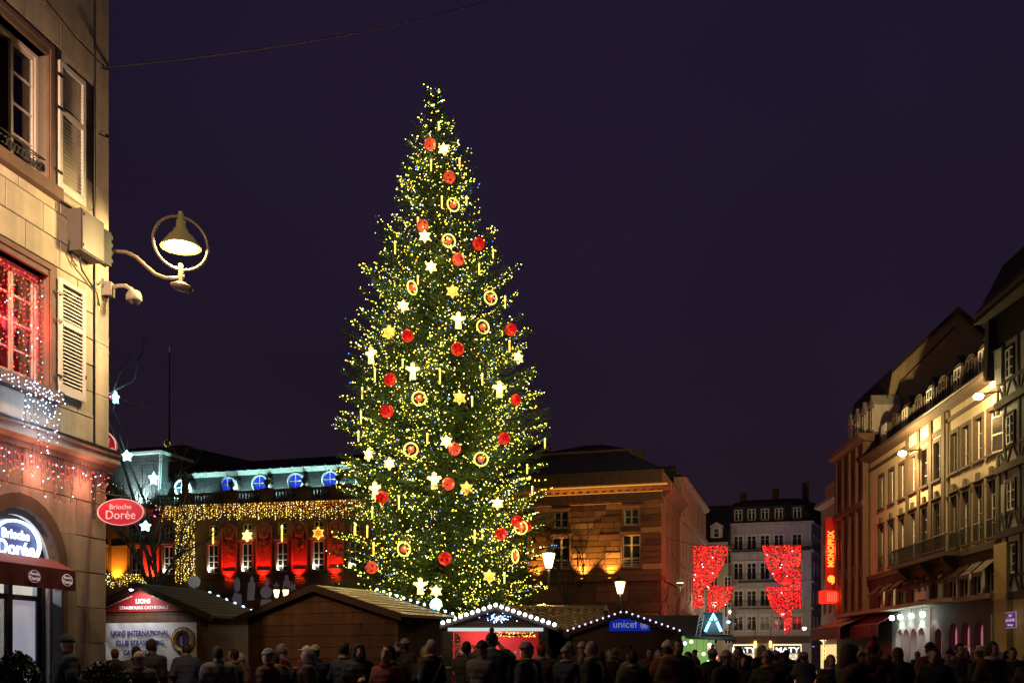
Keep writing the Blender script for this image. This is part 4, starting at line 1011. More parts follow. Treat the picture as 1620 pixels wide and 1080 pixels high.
MB().prismx([(0, zG-.3), (-.35, zG-.15), (-.6, zG), (-.62, zG+.16), (.6, zG+.18), (.6, zG-.3)], -.2, aEnd).build('cornice', m_cbrown, cr)
MB().tube([(-.2, -.68, zG+.13), (aEnd, -.68, zG+.13)], .09, 8).build('gutter', m_iron, cr)
# mansard with two rows of dormers
MB().hexa([(0, .1, zG+.18), (aEnd, .1, zG+.18), (aEnd, 11, zG+.18), (0, 11, zG+.18)], [(0, 2.0, 20.6), (aEnd, 2.0, 20.6), (aEnd, 9, 20.6), (0, 9, 20.6)]).build('mansard_roof', m_slate, cr)
MB().hexa([(0, 1.9, 20.6), (aEnd, 1.9, 20.6), (aEnd, 9, 20.6), (0, 9, 20.6)], [(0, 5, 22.0), (aEnd, 5, 22.0), (aEnd, 6, 22.0), (0, 6, 22.0)]).build('roof_cap', m_slateup, cr)
m_dorm = M('dormer_zinc', (.10, .095, .09), .6, .2, 3)
for i, x in enumerate(tx):
    d = MB(); d.prism([(-.8, 0), (.8, 0), (.8, 1.75)]+[(.8*math.cos(PI*k/8), 1.75+.42*math.sin(PI*k/8)) for k in range(1, 8)]+[(-.8, 1.75)], -.15, 2.2)
    d.box(-.98, -.8, -.22, .1, 0, 1.7); d.box(.8, .98, -.22, .1, 0, 1.7)
    o = d.build('roof_dormer', m_dorm, cr, False, (x, .35, zG+.2)); window(o, 0, .15, 1.05, 1.75, -.18, 2, (.33, .66), m_white if i % 2 == 0 else m_cbrown, m_pane, .07, .04)
for x in [(tx[i]+tx[i+1])/2 for i in (0, 2, 4, 6, 8)]:
    d = MB(); d.box(-.4, .4, -.1, 2, 0, .75); d.prism([(-.6, .75), (.6, .75), (0, 1.2)], -.25, 2)
    o = d.build('attic_dormer', m_dorm, cr, False, (x, 1.75, 19.75)); window(o, 0, .12, .5, .55, -.13, 1, (.5,), m_white, m_pane, .07, .03)
b = MB(); b.box(FRt.a(1497), FRt.a(1503), 3.2, 4.2, 20.5, 22.6); b.build('chimney', m_brown, cr)
# balcony on the centre bay
b0, b1 = FRt.a(1412, 1.0), FRt.a(1497, 1.0)
ba = put('balcony', MB().box(b0, b1, -1.1, -.13, 7.55, 7.8).mesh('balcony', m_cbrown), cr)
b = MB(); b.tube([(b0, -1.05, 8.85), (b1, -1.05, 8.85)], .04, 6); b.tube([(b1, -1.05, 8.85), (b1, -.12, 8.85)], .04, 6); b.tube([(b0, -1.05, 8.0), (b1, -1.05, 8.0)], .025, 5)
x = b0
while x <= b1: b.box(x-.015, x+.015, -1.065, -1.035, 7.8, 8.83); x += .16
for k in range(6): b.box(b1-.015, b1+.015, -1.0+k*.15, -.97+k*.15, 7.8, 8.83)
b.build('railing', m_iron, ba)
for x in (b0+1, (b0+b1)/2, b1-1): MB().hexa([(x-.2, -.9, 7.3), (x+.2, -.9, 7.3), (x+.2, -.14, 6.6), (x-.2, -.14, 6.6)], [(x-.2, -.95, 7.54), (x+.2, -.95, 7.54), (x+.2, -.14, 7.54), (x-.2, -.14, 7.54)]).build('bracket', m_cbrown, ba)
# mezzanine with small awnings
zz0, zz1 = 5.0, 7.45
mez = [(x-.65, x+.65, 5.1, 6.75) for x in tx]
wall('mezzanine_wall', cr, 0, aEnd, zz0, zz1, mez, m_cbrown, -.02, .35)
m_pale = M('white_display_panel', (.6, .58, .55), .6, .05)
for i, x in enumerate(tx):
    window(cr, x, 5.1, 1.3, 1.65, .15, 2, (.6,), m_white, m_warm if i in (3, 4, 5) else m_pane, .06, .04)
    MB().hexa([(x-.72, -.85, 6.15), (x+.72, -.85, 6.15), (x+.72, -.03, 6.9), (x-.72, -.03, 6.9)], [(x-.72, -.85, 6.2), (x+.72, -.85, 6.2), (x+.72, -.03, 6.96), (x-.72, -.03, 6.96)]).box(x-.72, x+.72, -.87, -.84, 5.95, 6.16).build('small_awning', M('brown_canvas', (.055, .022, .018), .8, .2), cr)
    MB().box(x+.78, x+.88, -.16, -.02, 5.0, 6.7).build('pale_strip', m_white, cr)
MB().box(tx[4]-.5, tx[4]+1.6, -.62, -.58, 5.22, 5.75).box(tx[4]+.8, tx[4]+1.4, -.64, -.60, 5.75, 6.25).build('display_panel', m_pale, cr)
# canopy
k0, k1 = FRt.a(1326, 1.35), FRt.a(1492, 1.35)
MB().box(k0, k1, -1.45, -.02, 4.75, 5.0).build('canopy', M('weathered_canopy', (.30, .22, .15), .7, .25, 2, .2), cr)
MB().box(k1+.02, FRt.a(1574, .3), -.6, -.02, 4.7, 4.98).build('canopy_return', M('weathered_canopy', (.3, .22, .15)), cr)
# arcade with pale piers
ar_px = (1433, 1448, 1463, 1508, 1528, 1549)
arch = [(FRt.a(p), .78 if p < 1470 else .8, 3.0, 0) for p in ar_px[:3]]
m_pier = M('pale_pier', (.42, .40, .37), .8, .15, 2, .15)
MB().box(0, FRt.a(1412), -.0, .35, 0, 5.0).build('shop_wall', m_cbrown, cr)
q0, q1 = FRt.a(1412)+.01, FRt.a(1472)
arch_wall('lit_arcade', cr, q0, q1, 0, 4.74, [(q0+1.5+(q1-q0-1.8)/4*(k+.5)-.6, (q1-q0)/4*.36, 2.7, 0) for k in range(4)], m_pier, -.05, .5, 10)
arch_wall('dark_arcade', cr, q1+.01, aEnd, 0, 5.0, [(FRt.a(p), .72, 2.85, 0) for p in ar_px[3:]]+[(FRt.a(1485), .6, 2.7, 0)], m_cbrown, -.02, .4, 10)
m_pinkl = E('pink_lit_interior', (1.0, .25, .40), .38, (.5, .2, .22))
MB().box(q0, aEnd, .9, .95, 1.6, 4.9).build('arcade_back_wall', m_pinkl, cr)
MB().box(q0, aEnd, .7, .85, .0, 1.6).build('arcade_counter', m_woodd, cr)
for k, p in enumerate((1463, 1528, 1549)):
    a = FRt.a(p); MB().box(a-.7, a+.7, .1, .16, 2.05, 2.15).build('arch_transom', m_white, cr); MB().box(a+.25, a+.32, .1, .16, 2.15, 3.4).build('arch_mullion', m_white, cr)
FB = FRt
for i, (px, py) in enumerate(((1411, 975), (1424, 973.5), (1441.5, 971.5), (1459.5, 969))):
    a = FRt.a(px, .75); z = FRt.z(py, a, .75)
    t = empty('arcade_lamp', FRt.w(a, -.75, z), FRt.rz, '%s bright cool white lamp from the left under the shop canopy' % ordn(i), 'lamp', 'arcade lamps')
    MB().tube([(0, 0, .05), (0, 0, 4.74-z)], .02, 6).build('rod', m_iron, t); MB().lathe([(.03, .1), (.1, .06), (.13, 0)], 12).build('hood', m_iron, t)
    MB().ball((0, 0, -.08), .17, 10, 8).build('bulb', E('cool_flood', (.75, 1.0, .90), 40 if i != 1 else 15), t)
    lamp('SPOT', t, (0, .05, -.2), 620 if i != 1 else 250, (.9, 1.0, .88), .08, (0, .45, -1), 120)
# wall lamps under the gutter
for i, (px, py, pw) in enumerate(((1548, 625, 2600), (1427.5, 715.5, 3000))):
    off = 1.35; a = FRt.a(px, off); z = FRt.z(py, a, off)
    t = empty('wall_street_lamp', FRt.w(a, -off, z), FRt.rz, '%s bright warm street lamp on an arm high on the cream house' % ('nearer', 'farther')[i], 'street lamp', 'wall street lamps of the cream house')
    MB().tube([(0, .1, .06), (0, off, .2)], .04, 8).build('arm', m_iron, t); MB().box(-.14, .14, off-.06, off, -.05, .45).build('wall_plate', m_iron, t)
    MB().lathe([(.02, .16), (.10, .14), (.19, .06), (.20, .02)], 16).build('shade', m_lgrey, t, True)
    MB().ball((0, 0, -.06), .26, 16, 10, sq=(1, 1, .7)).build('diffuser', E('sodium_hot', (1.0, .80, .35), 60), t, True)
    lamp('SPOT', t, (-.1, -.25, .02), pw*1.25, (1.0, .67, .25), .15, (-.75, .35, -.35), 175, .35) if i == 0 else lamp('POINT', t, (0, -.9, .05), pw*1.2, (1.0, .67, .25), .15)
# pier with the street sign, yellow lit
pr = put('corner_pier', MB().box(aEnd-.05, aEnd+1.6, -.28, .3, 0, 7.6).box(aEnd-.15, aEnd+1.7, -.36, .3, 4.6, 4.9).mesh('corner_pier', M('yellowish_stone', (.50, .38, .17), .85, .15, 2, .2)), cr)
ss = empty('street_sign', FRt.w(FRt.a(1599, .4), -.40, FRt.z(980, FRt.a(1599, .4), .4)), FRt.rz+.9*0, 'blue enamel street name plate on the yellow stone pier', 'sign')
MB().box(-.62, .62, -.02, .02, -.40, .40).build('plate', M('glowing_blue_enamel', (.006, .012, .22), .3, .03, emit=(.0, .02, .4), es=.25), ss); MB().box(-.64, .64, -.01, .03, -.42, .42).build('rim', m_signwhite, ss)  # glow put into the enamel keeps the plate blue under yellow light
for s, zz, sz in (('RUE', .22, .2), ("DE L'OUTRE", -.02, .2), ('Schluchgass', -.26, .15)): text('lettering', s, sz, E('sign_white', (.9, .9, 1), .5, (.7, .7, .7)), ss, (0, -.028, zz), ext=.003)
# -- farther brown house, its tall gable showing above the cream roof
bh = froot('brown_house', FRt, 'dark brown stone house with pilasters and lit gable wall beyond the cream house', 'building')
bl = FRt.a(1329); zB = 18.9
bo = []
for k in range(4):
    c = bl+1.3+k*((-bl)-2.2)/3.2
    bo += [(c-.5, c+.5, 14.6, 17.0), (c-.5, c+.5, 9.0, 12.6), (c-.5, c+.5, 5.4, 8.0)]
wall('wall', bh, bl, -.01, 0, zB-.4, bo, m_brown, -.3, .4); MB().box(bl, -.01, .12, 13, 0, zB-.4).build('core', m_brown, bh)
for o in bo: window(bh, (o[0]+o[1])/2, o[2], 1.0, o[3]-o[2], -.1, 2, (.5,), m_cbrown, m_pane, .08, .05)
for k in range(5): 
    c = bl+.3+k*((-bl)-.6)/4; MB().box(c-.22, c+.22, -.5, -.3, 5.0, zB-.4).build('pilaster', m_brown, bh)
MB().box(bl, -.01, -.6, -.3, 13.4, 13.9).build('belt_course', m_brown, bh)
MB().prismx([(-.3, zB-.4), (-.9, zB-.1), (-1.0, zB+.2), (.3, zB+.25), (.3, zB-.4)], bl-.5, .3).build('cornice', m_brown, bh)
# gable wall, seen above the cream roof: profile measured in its own plane
FG = Fr(FRt.w(0, 0, 0).x, FRt.w(0, 0, 0).y, .9976, -.0686)
prof = [(1388, 715), (1392, 690), (1400, 650), (1410, 592), (1430, 572), (1515, 493), (1548, 522), (1600, 570), (1640, 640)]
pp = [(FG.a(x), FG.z(y, FG.a(x))) for x, y in prof]
gw = empty('gable', (0, 0, 0), FG.rz-FRt.rz, parent=bh)
MB().prism([(pp[0][0], 15)]+[(pp[-1][0], 15)]+pp[::-1], .15, .5).build('gable_wall', M('gable_render', (.50, .40, .27), .9, .15, .6, .1, streak=.15), gw)
b = MB()
for k in range(len(pp)-1):
    (xa, za), (xb, zb) = pp[k], pp[k+1]
    b.hexa([(xa, -.25, za), (xb, -.25, zb), (xb, 11, zb), (xa, 11, za)], [(xa, -.25, za+.35), (xb, -.25, zb+.35), (xb, 11, zb+.35), (xa, 11, za+.35)])
b.build('roof', m_slateup, gw)
q = [(1412, 648), (1425, 603), (1512, 515)]; qq = [(FG.a(x), FG.z(y, FG.a(x))) for x, y in q]
MB().tube([(x, .1, z) for x, z in qq], .05, 5).build('gable_cable', m_iron, gw)
for k, (px) in enumerate((1346, 1356.5, 1367.5, 1380)):
    a = FRt.a(px, -.2); d = MB(); d.box(-.55, .55, 0, 2.0, 0, 2.1); d.prism([(-.68, 2.1), (.68, 2.1), (0, 3.0)], -.1, 2.0)
    o = d.build('roof_dormer', m_whiter, bh, False, (a, .2, zB+.25)); window(o, 0, .2, .7, 1.7, -.05, 1, (.5,), m_white, m_pane, .1, .05)
# -- red-lit house beyond, shop signs
rh = froot('red_lit_house', FRt, 'far house washed in red light behind the vertical shop sign', 'building')
r1 = bl-.3; r0 = bl-7.5
ro_ = [(r0+1+k*2.1, r0+2+k*2.1, z0, z0+2.2) for k in range(3) for z0 in (5.5, 8.8, 12.0)]
wall('wall', rh, r0, r1, 0, 15.4, ro_, m_pink, .1, .3); MB().box(r0, r1, .42, 10, 0, 15.4).build('core', m_pink, rh)
for o in ro_: window(rh, (o[0]+o[1])/2, o[2], 1.0, 2.2, .3, 2, (.5,), m_white, m_pane)
MB().prismx([(.1, 15.4), (-.5, 15.6), (-.5, 15.9), (.5, 15.9), (.5, 15.4)], r0-.2, r1).build('cornice', m_pink, rh)
MB().hexa([(r0, .2, 15.9), (r1, .2, 15.9), (r1, 9, 15.9), (r0, 9, 15.9)], [(r0, 1.4, 18.4), (r1, 1.4, 18.4), (r1, 8, 18.4), (r0, 8, 18.4)]).build('roof', m_slateup, rh)
for k in range(5): 
    o = put('roof_dormer', MB().box(-.4, .4, -.1, 1.4, 0, 1.5).mesh('roof_dormer', m_whiter), rh, (r0+.9+k*1.35, .5, 16.1)); window(o, 0, .2, .5, 1.1, -.14, 1, (.5,), m_white, m_pane)
sg = at(1314, 878, 90)
vs = empty('vertical_shop_sign', sg, 0, 'tall glowing red vertical sign reading MONOPRIX', 'sign')
MB().box(-.47, .47, -.14, .14, -3.2, 3.35).build('case', M('red_sign_case', (.25, .005, .005), .5, 0, emit=(1, .01, .005), es=.16), vs)
MB().box(.47, 1.3, -.06, .06, 2.6, 2.75).box(.47, 1.3, -.06, .06, -2.6, -2.45).build('bracket', m_iron, vs)
text('lettering', 'MONOPRIX', .78, E('orange_letter', (1, .20, .02), 3.4), vs, (.0, -.16, .55), UPW, sx=.78, bold=.02)
MB().torus((0, -.16, 0), .20, .13, 20, 6).ball((0, -.16, 0), .2, 10, 6, sq=(1, .4, 1)).tube([(.25, -.16, -.05), (.22, -.16, -.3), (.05, -.16, -.48)], [.12, .09, .03], 6).build('comma_logo', E('orange_letter', (1, .20, .02), 3.4), vs, False, (0, 0, -2.1))
lamp('POINT', vs, (-.1, -.9, .3), 420, (1, .03, .01), .5)
s3 = at(1312, 944, 89); hs = empty('red_shop_box_sign', s3, .35, 'short glowing red box sign below the tall red sign', 'sign')
MB().box(-.75, .75, -.5, .5, -.55, .55).build('case', E('red_box', (1, .02, .01), 1.3, (.3, .01, .01)), hs)
for k in range(6): MB().box(-.62+k*.22, -.52+k*.22, -.56, -.5, -.42, .42).build('light_bar', E('red_bar', (1, .06, .03), 2.4), hs)
lamp('POINT', hs, (-.2, -1.2, .0), 120, (1, .03, .01), .3)
# shop awnings below
wawn = at(1305, 985, 80)
for i, (pxa, pxb, off, zt, zb, lab) in enumerate(((1282, 1328, 2.6, 4.75, 2.9, 'pale grey shop awning with a dark scalloped edge beside the red sign'), (1329, 1388, 1.6, 4.7, 2.95, 'long burgundy striped awning hanging below the shop canopy'))):
    a0, a1 = FRt.a(pxa, off), FRt.a(pxb, off)
    t = empty('shop_awning', FRt.w(0, 0, 0), FRt.rz, lab, 'awning', 'shop awnings')
    mm = m_awning if i == 0 else M('striped_burgundy_canvas', (.14, .035, .045), .8, .3, 2, .2, streak=.5)
    MB().hexa([(a0, -off, zt-.9), (a1, -off, zt-.9), (a1, -.1, zt), (a0, -.1, zt)], [(a0, -off, zt-.86), (a1, -off, zt-.86), (a1, -.1, zt+.04), (a0, -.1, zt+.04)]).build('canvas', mm, t)
    b = MB(); n = 22
    for k in range(n):
        xa, xb = a0+(a1-a0)*k/n, a0+(a1-a0)*(k+1)/n; y0 = -off-.04*math.sin(k*1.9); y1 = -off-.04*math.sin(k*1.9+1.9)
        b.hexa([(xa, y0, zb), (xb, y1, zb), (xb, y1+.02, zb), (xa, y0+.02, zb)], [(xa, -off, zt-.88), (xb, -off, zt-.88), (xb, -off+.02, zt-.88), (xa, -off+.02, zt-.88)])
    b.build('valance', mm, t)
    MB().tube([(a0+.2, -.1, zt-1.6), (a0+.2, -off+.1, zt-.95)], .04, 6).build('arm', m_iron, t)
# lit bits of shop front under the awnings
MB().box(FRt.a(1300), FRt.a(1325), -.1, -.05, .4, 2.6).build('lit_shop_window', E('warm_shop_glow', (1, .66, .25), 1.1), rh)
gar = empty('garland', FRt.w(FRt.a(1304, 1.6), -1.6, 0), FRt.rz, 'gold fairy light garland around the shop door under the awnings', 'string lights')
P = []; 
for k in range(70): P.append((R_.uniform(-.12, .12), R_.uniform(-.1, .1), 1.2+k*.026)); 
for k in range(36): P.append((-.1-k*.03, R_.uniform(-.1, .1), 3.0+R_.uniform(-.12, .12)))
tag(leds(P, [.035]*len(P), [R_.choice((0, 1)) for _ in P], 'led', [m_ylw, m_yww], gar), kind='stuff')
b = MB(); b.tube([(0, 0, 0), (0, 0, 3.0), (-1.2, 0, 3.0)], .05, 6); b.build('garland_core', M('fir_garland', (.03, .05, .02), .7, .2), gar)
lw = empty('wall_bulkhead_lamp', at(1272.5, 993, 104), 0, 'small warm lamp on the corner beside the pale awning', 'lamp'); MB().ball((0, 0, 0), .2, 10, 8).build('globe', E('warm_globe', (1, .8, .5), 10), lw); MB().lathe([(.03, .25), (.16, .18), (.2, .1)], 10).build('cap', m_iron, lw)
lamp('POINT', lw, (-.3, .4, -.3), 1100, (1, .80, .60), .1)
# violet wash on the angled side of the end house
vl = empty('violet_floodlight', at(1287, 1022, 112), 0, 'small violet floodlight at the foot of the pale end house', 'floodlight'); MB().box(-.15, .15, -.12, .12, -.2, .0).build('housing', m_iron, vl); MB().box(-.12, .12, -.1, .1, .0, .02).build('lens', E('violet_lens', (.35, .1, 1), 6), vl)
lamp('SPOT', vl, (0, 0, .1), 600, (.32, .12, 1.0), .2, (.05, .6, 1), 70)
# -- half-timbered house at the right edge
ht = froot('half_timbered_house', FRt, 'dark half-timbered house with white infill and open shutters at the right edge', 'building')
h0 = aEnd+.05; h1 = h0+12; zH = 20.0
m_infill = M('white_infill', (.40, .38, .37), .85, .12, 2, .15)
MB().box(h0+.2, h1, .1, 10, 4.55, zH).build('infill_wall', m_infill, ht); MB().box(h0+1.7, h1, .0, 10, 0, 4.55).build('ground_floor', M('yellowish_stone', (.5, .38, .17)), ht)
levels = [(4.55, 7.9), (7.9, 11.4), (11.4, 14.9), (14.9, 18.2)]
hw = [h0+1.75+k*2.6 for k in range(4)]
for li, (z0, z1) in enumerate(levels):
    y = -.05-.04*li; 
    MB().box(h0+.0, h1, y-.16, .1, z0-.02, z0+.36).build('jetty_beam', m_timber, ht)
    MB().box(h0+.15, h1, y, .1, z0+.36, z1-.02).build('infill_panel', m_infill, ht)
    x = h0+.15
    for k in range(14):
        xx = h0+.15+k*.87
        if min(abs(xx+.1-q) for q in hw) > .62: MB().box(xx, xx+.2, y-.07, y, z0+.36, z1-.02).build('post', m_timber, ht)
    MB().box(h0+.15, h1, y-.06, y, z0+1.15, z0+1.33).build('rail', m_timber, ht)
    for k in range(13):
        xx = h0+.35+k*.87; s = 1 if k % 2 else -1
        if min(abs(xx+.3-q) for q in hw) > .75 or True:
            xa, xb = (xx, xx+.55) if s > 0 else (xx+.55, xx)
            MB().hexa([(xa, y-.065, z0+.36), (xa+.16, y-.065, z0+.36), (xa+.16, y, z0+.36), (xa, y, z0+.36)], [(xb, y-.065, z0+1.15), (xb+.16, y-.065, z0+1.15), (xb+.16, y, z0+1.15), (xb, y, z0+1.15)]).build('brace', m_timber, ht)
    for q in hw:
        MB().box(q-.62, q-.5, y-.1, y+.02, z0+1.3, z0+3.0).box(q+.5, q+.62, y-.1, y+.02, z0+1.3, z0+3.0).box(q-.5, q+.5, y-.1, y+.02, z0+2.88, z0+3.0).build('window_surround', m_timber, ht)
        window(ht, q, z0+1.33, 1.0, 1.55, y-.02, 2, (.33, .66), m_white, m_pane, .09, .05)
# open shutters standing off the facade
def plank_shutter(a, z, y, w, h, tilt, yaw, lab=None):
    o = put('open_shutter', MB().box(0, .05, -.03, .03, 0, h).box(w-.05, w, -.03, .03, 0, h).box(.05, w-.05, -.03, .03, 0, .08).box(.05, w-.05, -.03, .03, h-.08, h).box(.05, w-.05, -.03, .03, h*.5-.05, h*.5+.05).mesh('open_shutter', m_shut), ht, (a, y, z), (0, tilt, yaw))
    me = MB().hexa([(.05, -.025, 0), (w-.05, -.025, 0), (w-.05, .01, .06), (.05, .01, .06)], [(.05, -.02, .01), (w-.05, -.02, .01), (w-.05, .02, .07), (.05, .02, .07)]).mesh('slat', m_shut)
    zz = .1
    while zz < h-.15:
        if abs(zz-h*.5+.03) > .08: put('slat', me, o, (0, 0, zz))
        zz += .085
    return o
plank_shutter(hw[0]-.62, 16.1, -.35, .95, 1.9, 0, 1.0+PI*.75); plank_shutter(hw[0]-.62, 12.5, -.25, .95, 1.95, 0, PI+.25)
plank_shutter(hw[0]-.62, 8.95, -.25, 1.0, 2.1, .06, PI*.5+PI*.28)
# tall roof with wide eaves
y = -.3
MB().box(h0+.1, h1, y, -.2, 18.2, zH-.15).build('eaves_wall', m_timber, ht)
MB().hexa([(h0-.35, -1.3, zH-.35), (h1, -1.3, zH-.35), (h1, .3, zH-.1), (h0-.35, .3, zH-.1)], [(h0-.35, -1.25, zH-.1), (h1, -1.25, zH-.1), (h1, .3, zH+2.9), (h0-.35, .3, zH+2.9)]).build('eaves', m_timber, ht)
MB().hexa([(h0-.35, -1.28, zH-.10), (h1, -1.28, zH-.10), (h1, 6, zH+9.4), (h0-.35, 6, zH+9.4)], [(h0-.35, -1.28, zH+.14), (h1, -1.28, zH+.14), (h1, 6, zH+9.7), (h0-.35, 6, zH+9.7)]).build('roof', M('old_tile_roof', (.10, .06, .045), .8, .3, 3, .3, brick=(.3, .2, .02)), ht)
MB().hexa([(h0+.0, -.9, 16.4), (h0+.55, -.9, 16.4), (h0+.55, -.2, 16.4), (h0, -.2, 16.4)], [(h0-.2, -.7, zH-.3), (h0+.35, -.7, zH-.3), (h0+.35, -.2, zH-.3), (h0-.2, -.2, zH-.3)]).build('eaves_bracket_wall', m_timber, ht)
MB().prism([(h0-.2, zH), (h1, zH), (h1, zH+9), (h0-.2, zH+9)], 5.9, 6.0).build('ridge_wall', m_timber, ht)

# ================================================================== red light curtains over the street
m_rl = E('red_curtain_led', (1.0, .006, .015), 1.7); m_rd = E('deep_red_led', (.5, .0, .006), .30); m_rw = E('pink_white_led', (1, .55, .65), 6); m_ro = E('orange_red_led', (1, .07, .015), 2.6)
DC = 74
def arc(x0, y0, x1, y1, bulge, n=10):
    out = []
    for k in range(n+1):
        t = k/n; x = x0+(x1-x0)*t; y = y0+(y1-y0)*t
        s = math.sin(PI*t)*bulge; L_ = math.hypot(x1-x0, y1-y0); out.append((x-(y1-y0)/L_*s, y+(x1-x0)/L_*s))
    return out
def poly_in(x, y, P):
    c = False; j = len(P)-1
    for i in range(len(P)):
        if (P[i][1] > y) != (P[j][1] > y) and x < (P[j][0]-P[i][0])*(y-P[i][1])/(P[j][1]-P[i][1])+P[i][0]: c = not c
        j = i
    return c
wings = [('upper left red light curtain with a long straight outer edge', [(1096, 862)]+arc(1153, 862, 1118, 930, -7)+[(1113, 932), (1113, 960), (1096, 962)]),
         ('small lower left red light curtain shaped like a quarter disc', [(1119, 926)]+arc(1162, 926, 1119, 973, -10)),
         ('upper right red light curtain with a long straight outer edge', [(1267, 862), (1267, 963), (1241, 963)]+arc(1239, 930, 1206, 862, -8)),
         ('lower right red light curtain tapering to a narrow tail', [(1240.5, 927), (1240.5, 963), (1253, 964), (1253, 1002), (1240, 1002), (1240, 983)]+arc(1240, 978, 1211, 927, -8))]
for lab, P2 in wings:
    dd = DC if 'upper' in lab else DC+.6
    W = [at(x, y, dd) for x, y in P2]; c = W[0]
    t = empty('red_light_curtain', (c.x, c.y, c.z), 0, lab, 'string lights', 'red light curtains over the street')
    poly = [(w.x-c.x, w.z-c.z) for w in W]
    MB().tube([(x, 0, z) for x, z in poly+[poly[0]]], .022, 5).build('frame', M('red_frame', (.25, .01, .01), .6, 0), t)
    xs_ = [p[0] for p in poly]; zs_ = [p[1] for p in poly]
    P = []; S = []; K = []; x = min(xs_)+.03; b = MB()
    while x < max(xs_):
        z = max(zs_)
        while z > min(zs_):
            if poly_in(x, z, poly) and R_.random() < .93:
                P.append((x+R_.uniform(-.012, .012), R_.uniform(-.04, .04)+.10*math.sin(x*7), z+R_.uniform(-.02, .02))); K.append(R_.choices((0, 1, 2, 3), (5, 4, .05, .8))[0]); S.append(.054*R_.uniform(.7, 1.15))
            z -= .07
        x += .088
    tag(leds(P, S, K, 'led', [m_rl, m_rd, m_rw, m_ro], t), kind='stuff')
    lamp('POINT', t, (sum(xs_)/len(xs_), .6, sum(zs_)/len(zs_)), 420 if 'left' in lab else 170, (1, .012, .02), .6)
cable = MB(); ca = [at(1053, 850, 76), at(1100, 861.5, DC), at(1180, 862.5, DC), at(1267, 861.5, DC), at(1372, 842, 77)]
cable.tube(ca, .02, 5, cap=False); cc_ = cable.build('span_cable', m_iron); tag(cc_, 'thin cable spanning the street above the red light curtains', 'cable')
# small ring lamps hung down the street
for i, (px, py, D) in enumerate(((1076, 920, 74), (1106, 941, 96), (1130, 951, 113))):
    c = copy_tree(rl); c.location = at(px, py, D); tag(c, '%s ring street lamp down the left side of the far street' % ('nearest small', 'second small', 'farthest small')[i], 'street lamp', 'ring street lamps')
    for ch in list(c.children):
        if ch.name.split('.')[0] in ('arm', 'light', 'lower_floodlight'): bpy.data.objects.remove(ch)
    lamp('POINT', c, (.3, -.3, -.4), (20, 60, 650)[i], (1, .80, .55), .15)
    c.scale = (1.05,)*3 if i else (1.0,)*3
    w_ = MB().tube([(0, 0, .5), (-.6-.3*i, .2, 2.2)], .02, 5).build('hanger', m_iron, c)
# ================================================================== the great Christmas tree
TD = 50.0
zs_t = np.array([3.4, 4.3, 5.5, 7.0, 9.0, 11.5, 13.2, 15.0, 16.3, 17.6, 18.9, 20.4, 21.6, 23.5, 25.0, 26.4, 27.7, 28.7, 29.6])
rs_t = np.array([4.6, 5.2, 5.55, 5.5, 5.45, 5.4, 5.4, 5.1, 4.75, 4.3, 3.95, 3.75, 3.05, 2.35, 1.95, 1.5, .95, .45, .05])
def Rz(z): return np.interp(z, zs_t, rs_t)
def axx(z): return -3.2-.70*np.clip((np.asarray(z)-4)/25.6, 0, 1)
ct = empty('christmas_tree', (0, TD, 0), 0, 'giant Christmas tree covered in tiny lights in the middle of the square', 'tree')
m_bark = M('fir_bark', (.07, .045, .03), .9, .3, 4, .4)
m_needle = M('fir_needles', (.058, .135, .030), .5, .45, 1.2)
MB().tube([(axx(z), 0, z) for z in (0, 2, 5, 10, 16, 22, 26, 29.4)], [.5, .46, .42, .36, .27, .16, .08, .02], 12).build('trunk', m_bark, ct, True)
# twig prototypes along +x, unit length
def twig(seed):
    r = np.random.RandomState(seed); V = []; Fc = []
    n = 34
    for k in range(n):
        s = .04+.96*(k+r.rand()*.8)/n; th = r.rand()*2*PI; a = .75+.35*r.rand()
        d = np.array([math.cos(a), math.sin(a)*math.cos(th), math.sin(a)*math.sin(th)*.75]); ln = (.17+.08*r.rand())*(1-.35*s)
        side = np.cross(d, r.randn(3)); side /= np.linalg.norm(side)
        c = np.array([s, .02*math.sin(s*6+seed), 0]); b = len(V)
        V += [c-side*.021, c+side*.021, c+d*ln]; Fc.append((b, b+1, b+2))
    b = len(V); V += [(0, .012, 0), (0, -.012, 0), (1, 0, 0)]; Fc.append((b, b+1, b+2))
    return np.array(V), np.array(Fc)
protos = [twig(s) for s in range(5)]
rt = np.random.RandomState(5)
TW = []          # (pos, dir, up, length, tipradius fraction)
LP = []; LB = []
bm_b = MB()
z = 3.9; tier = 0
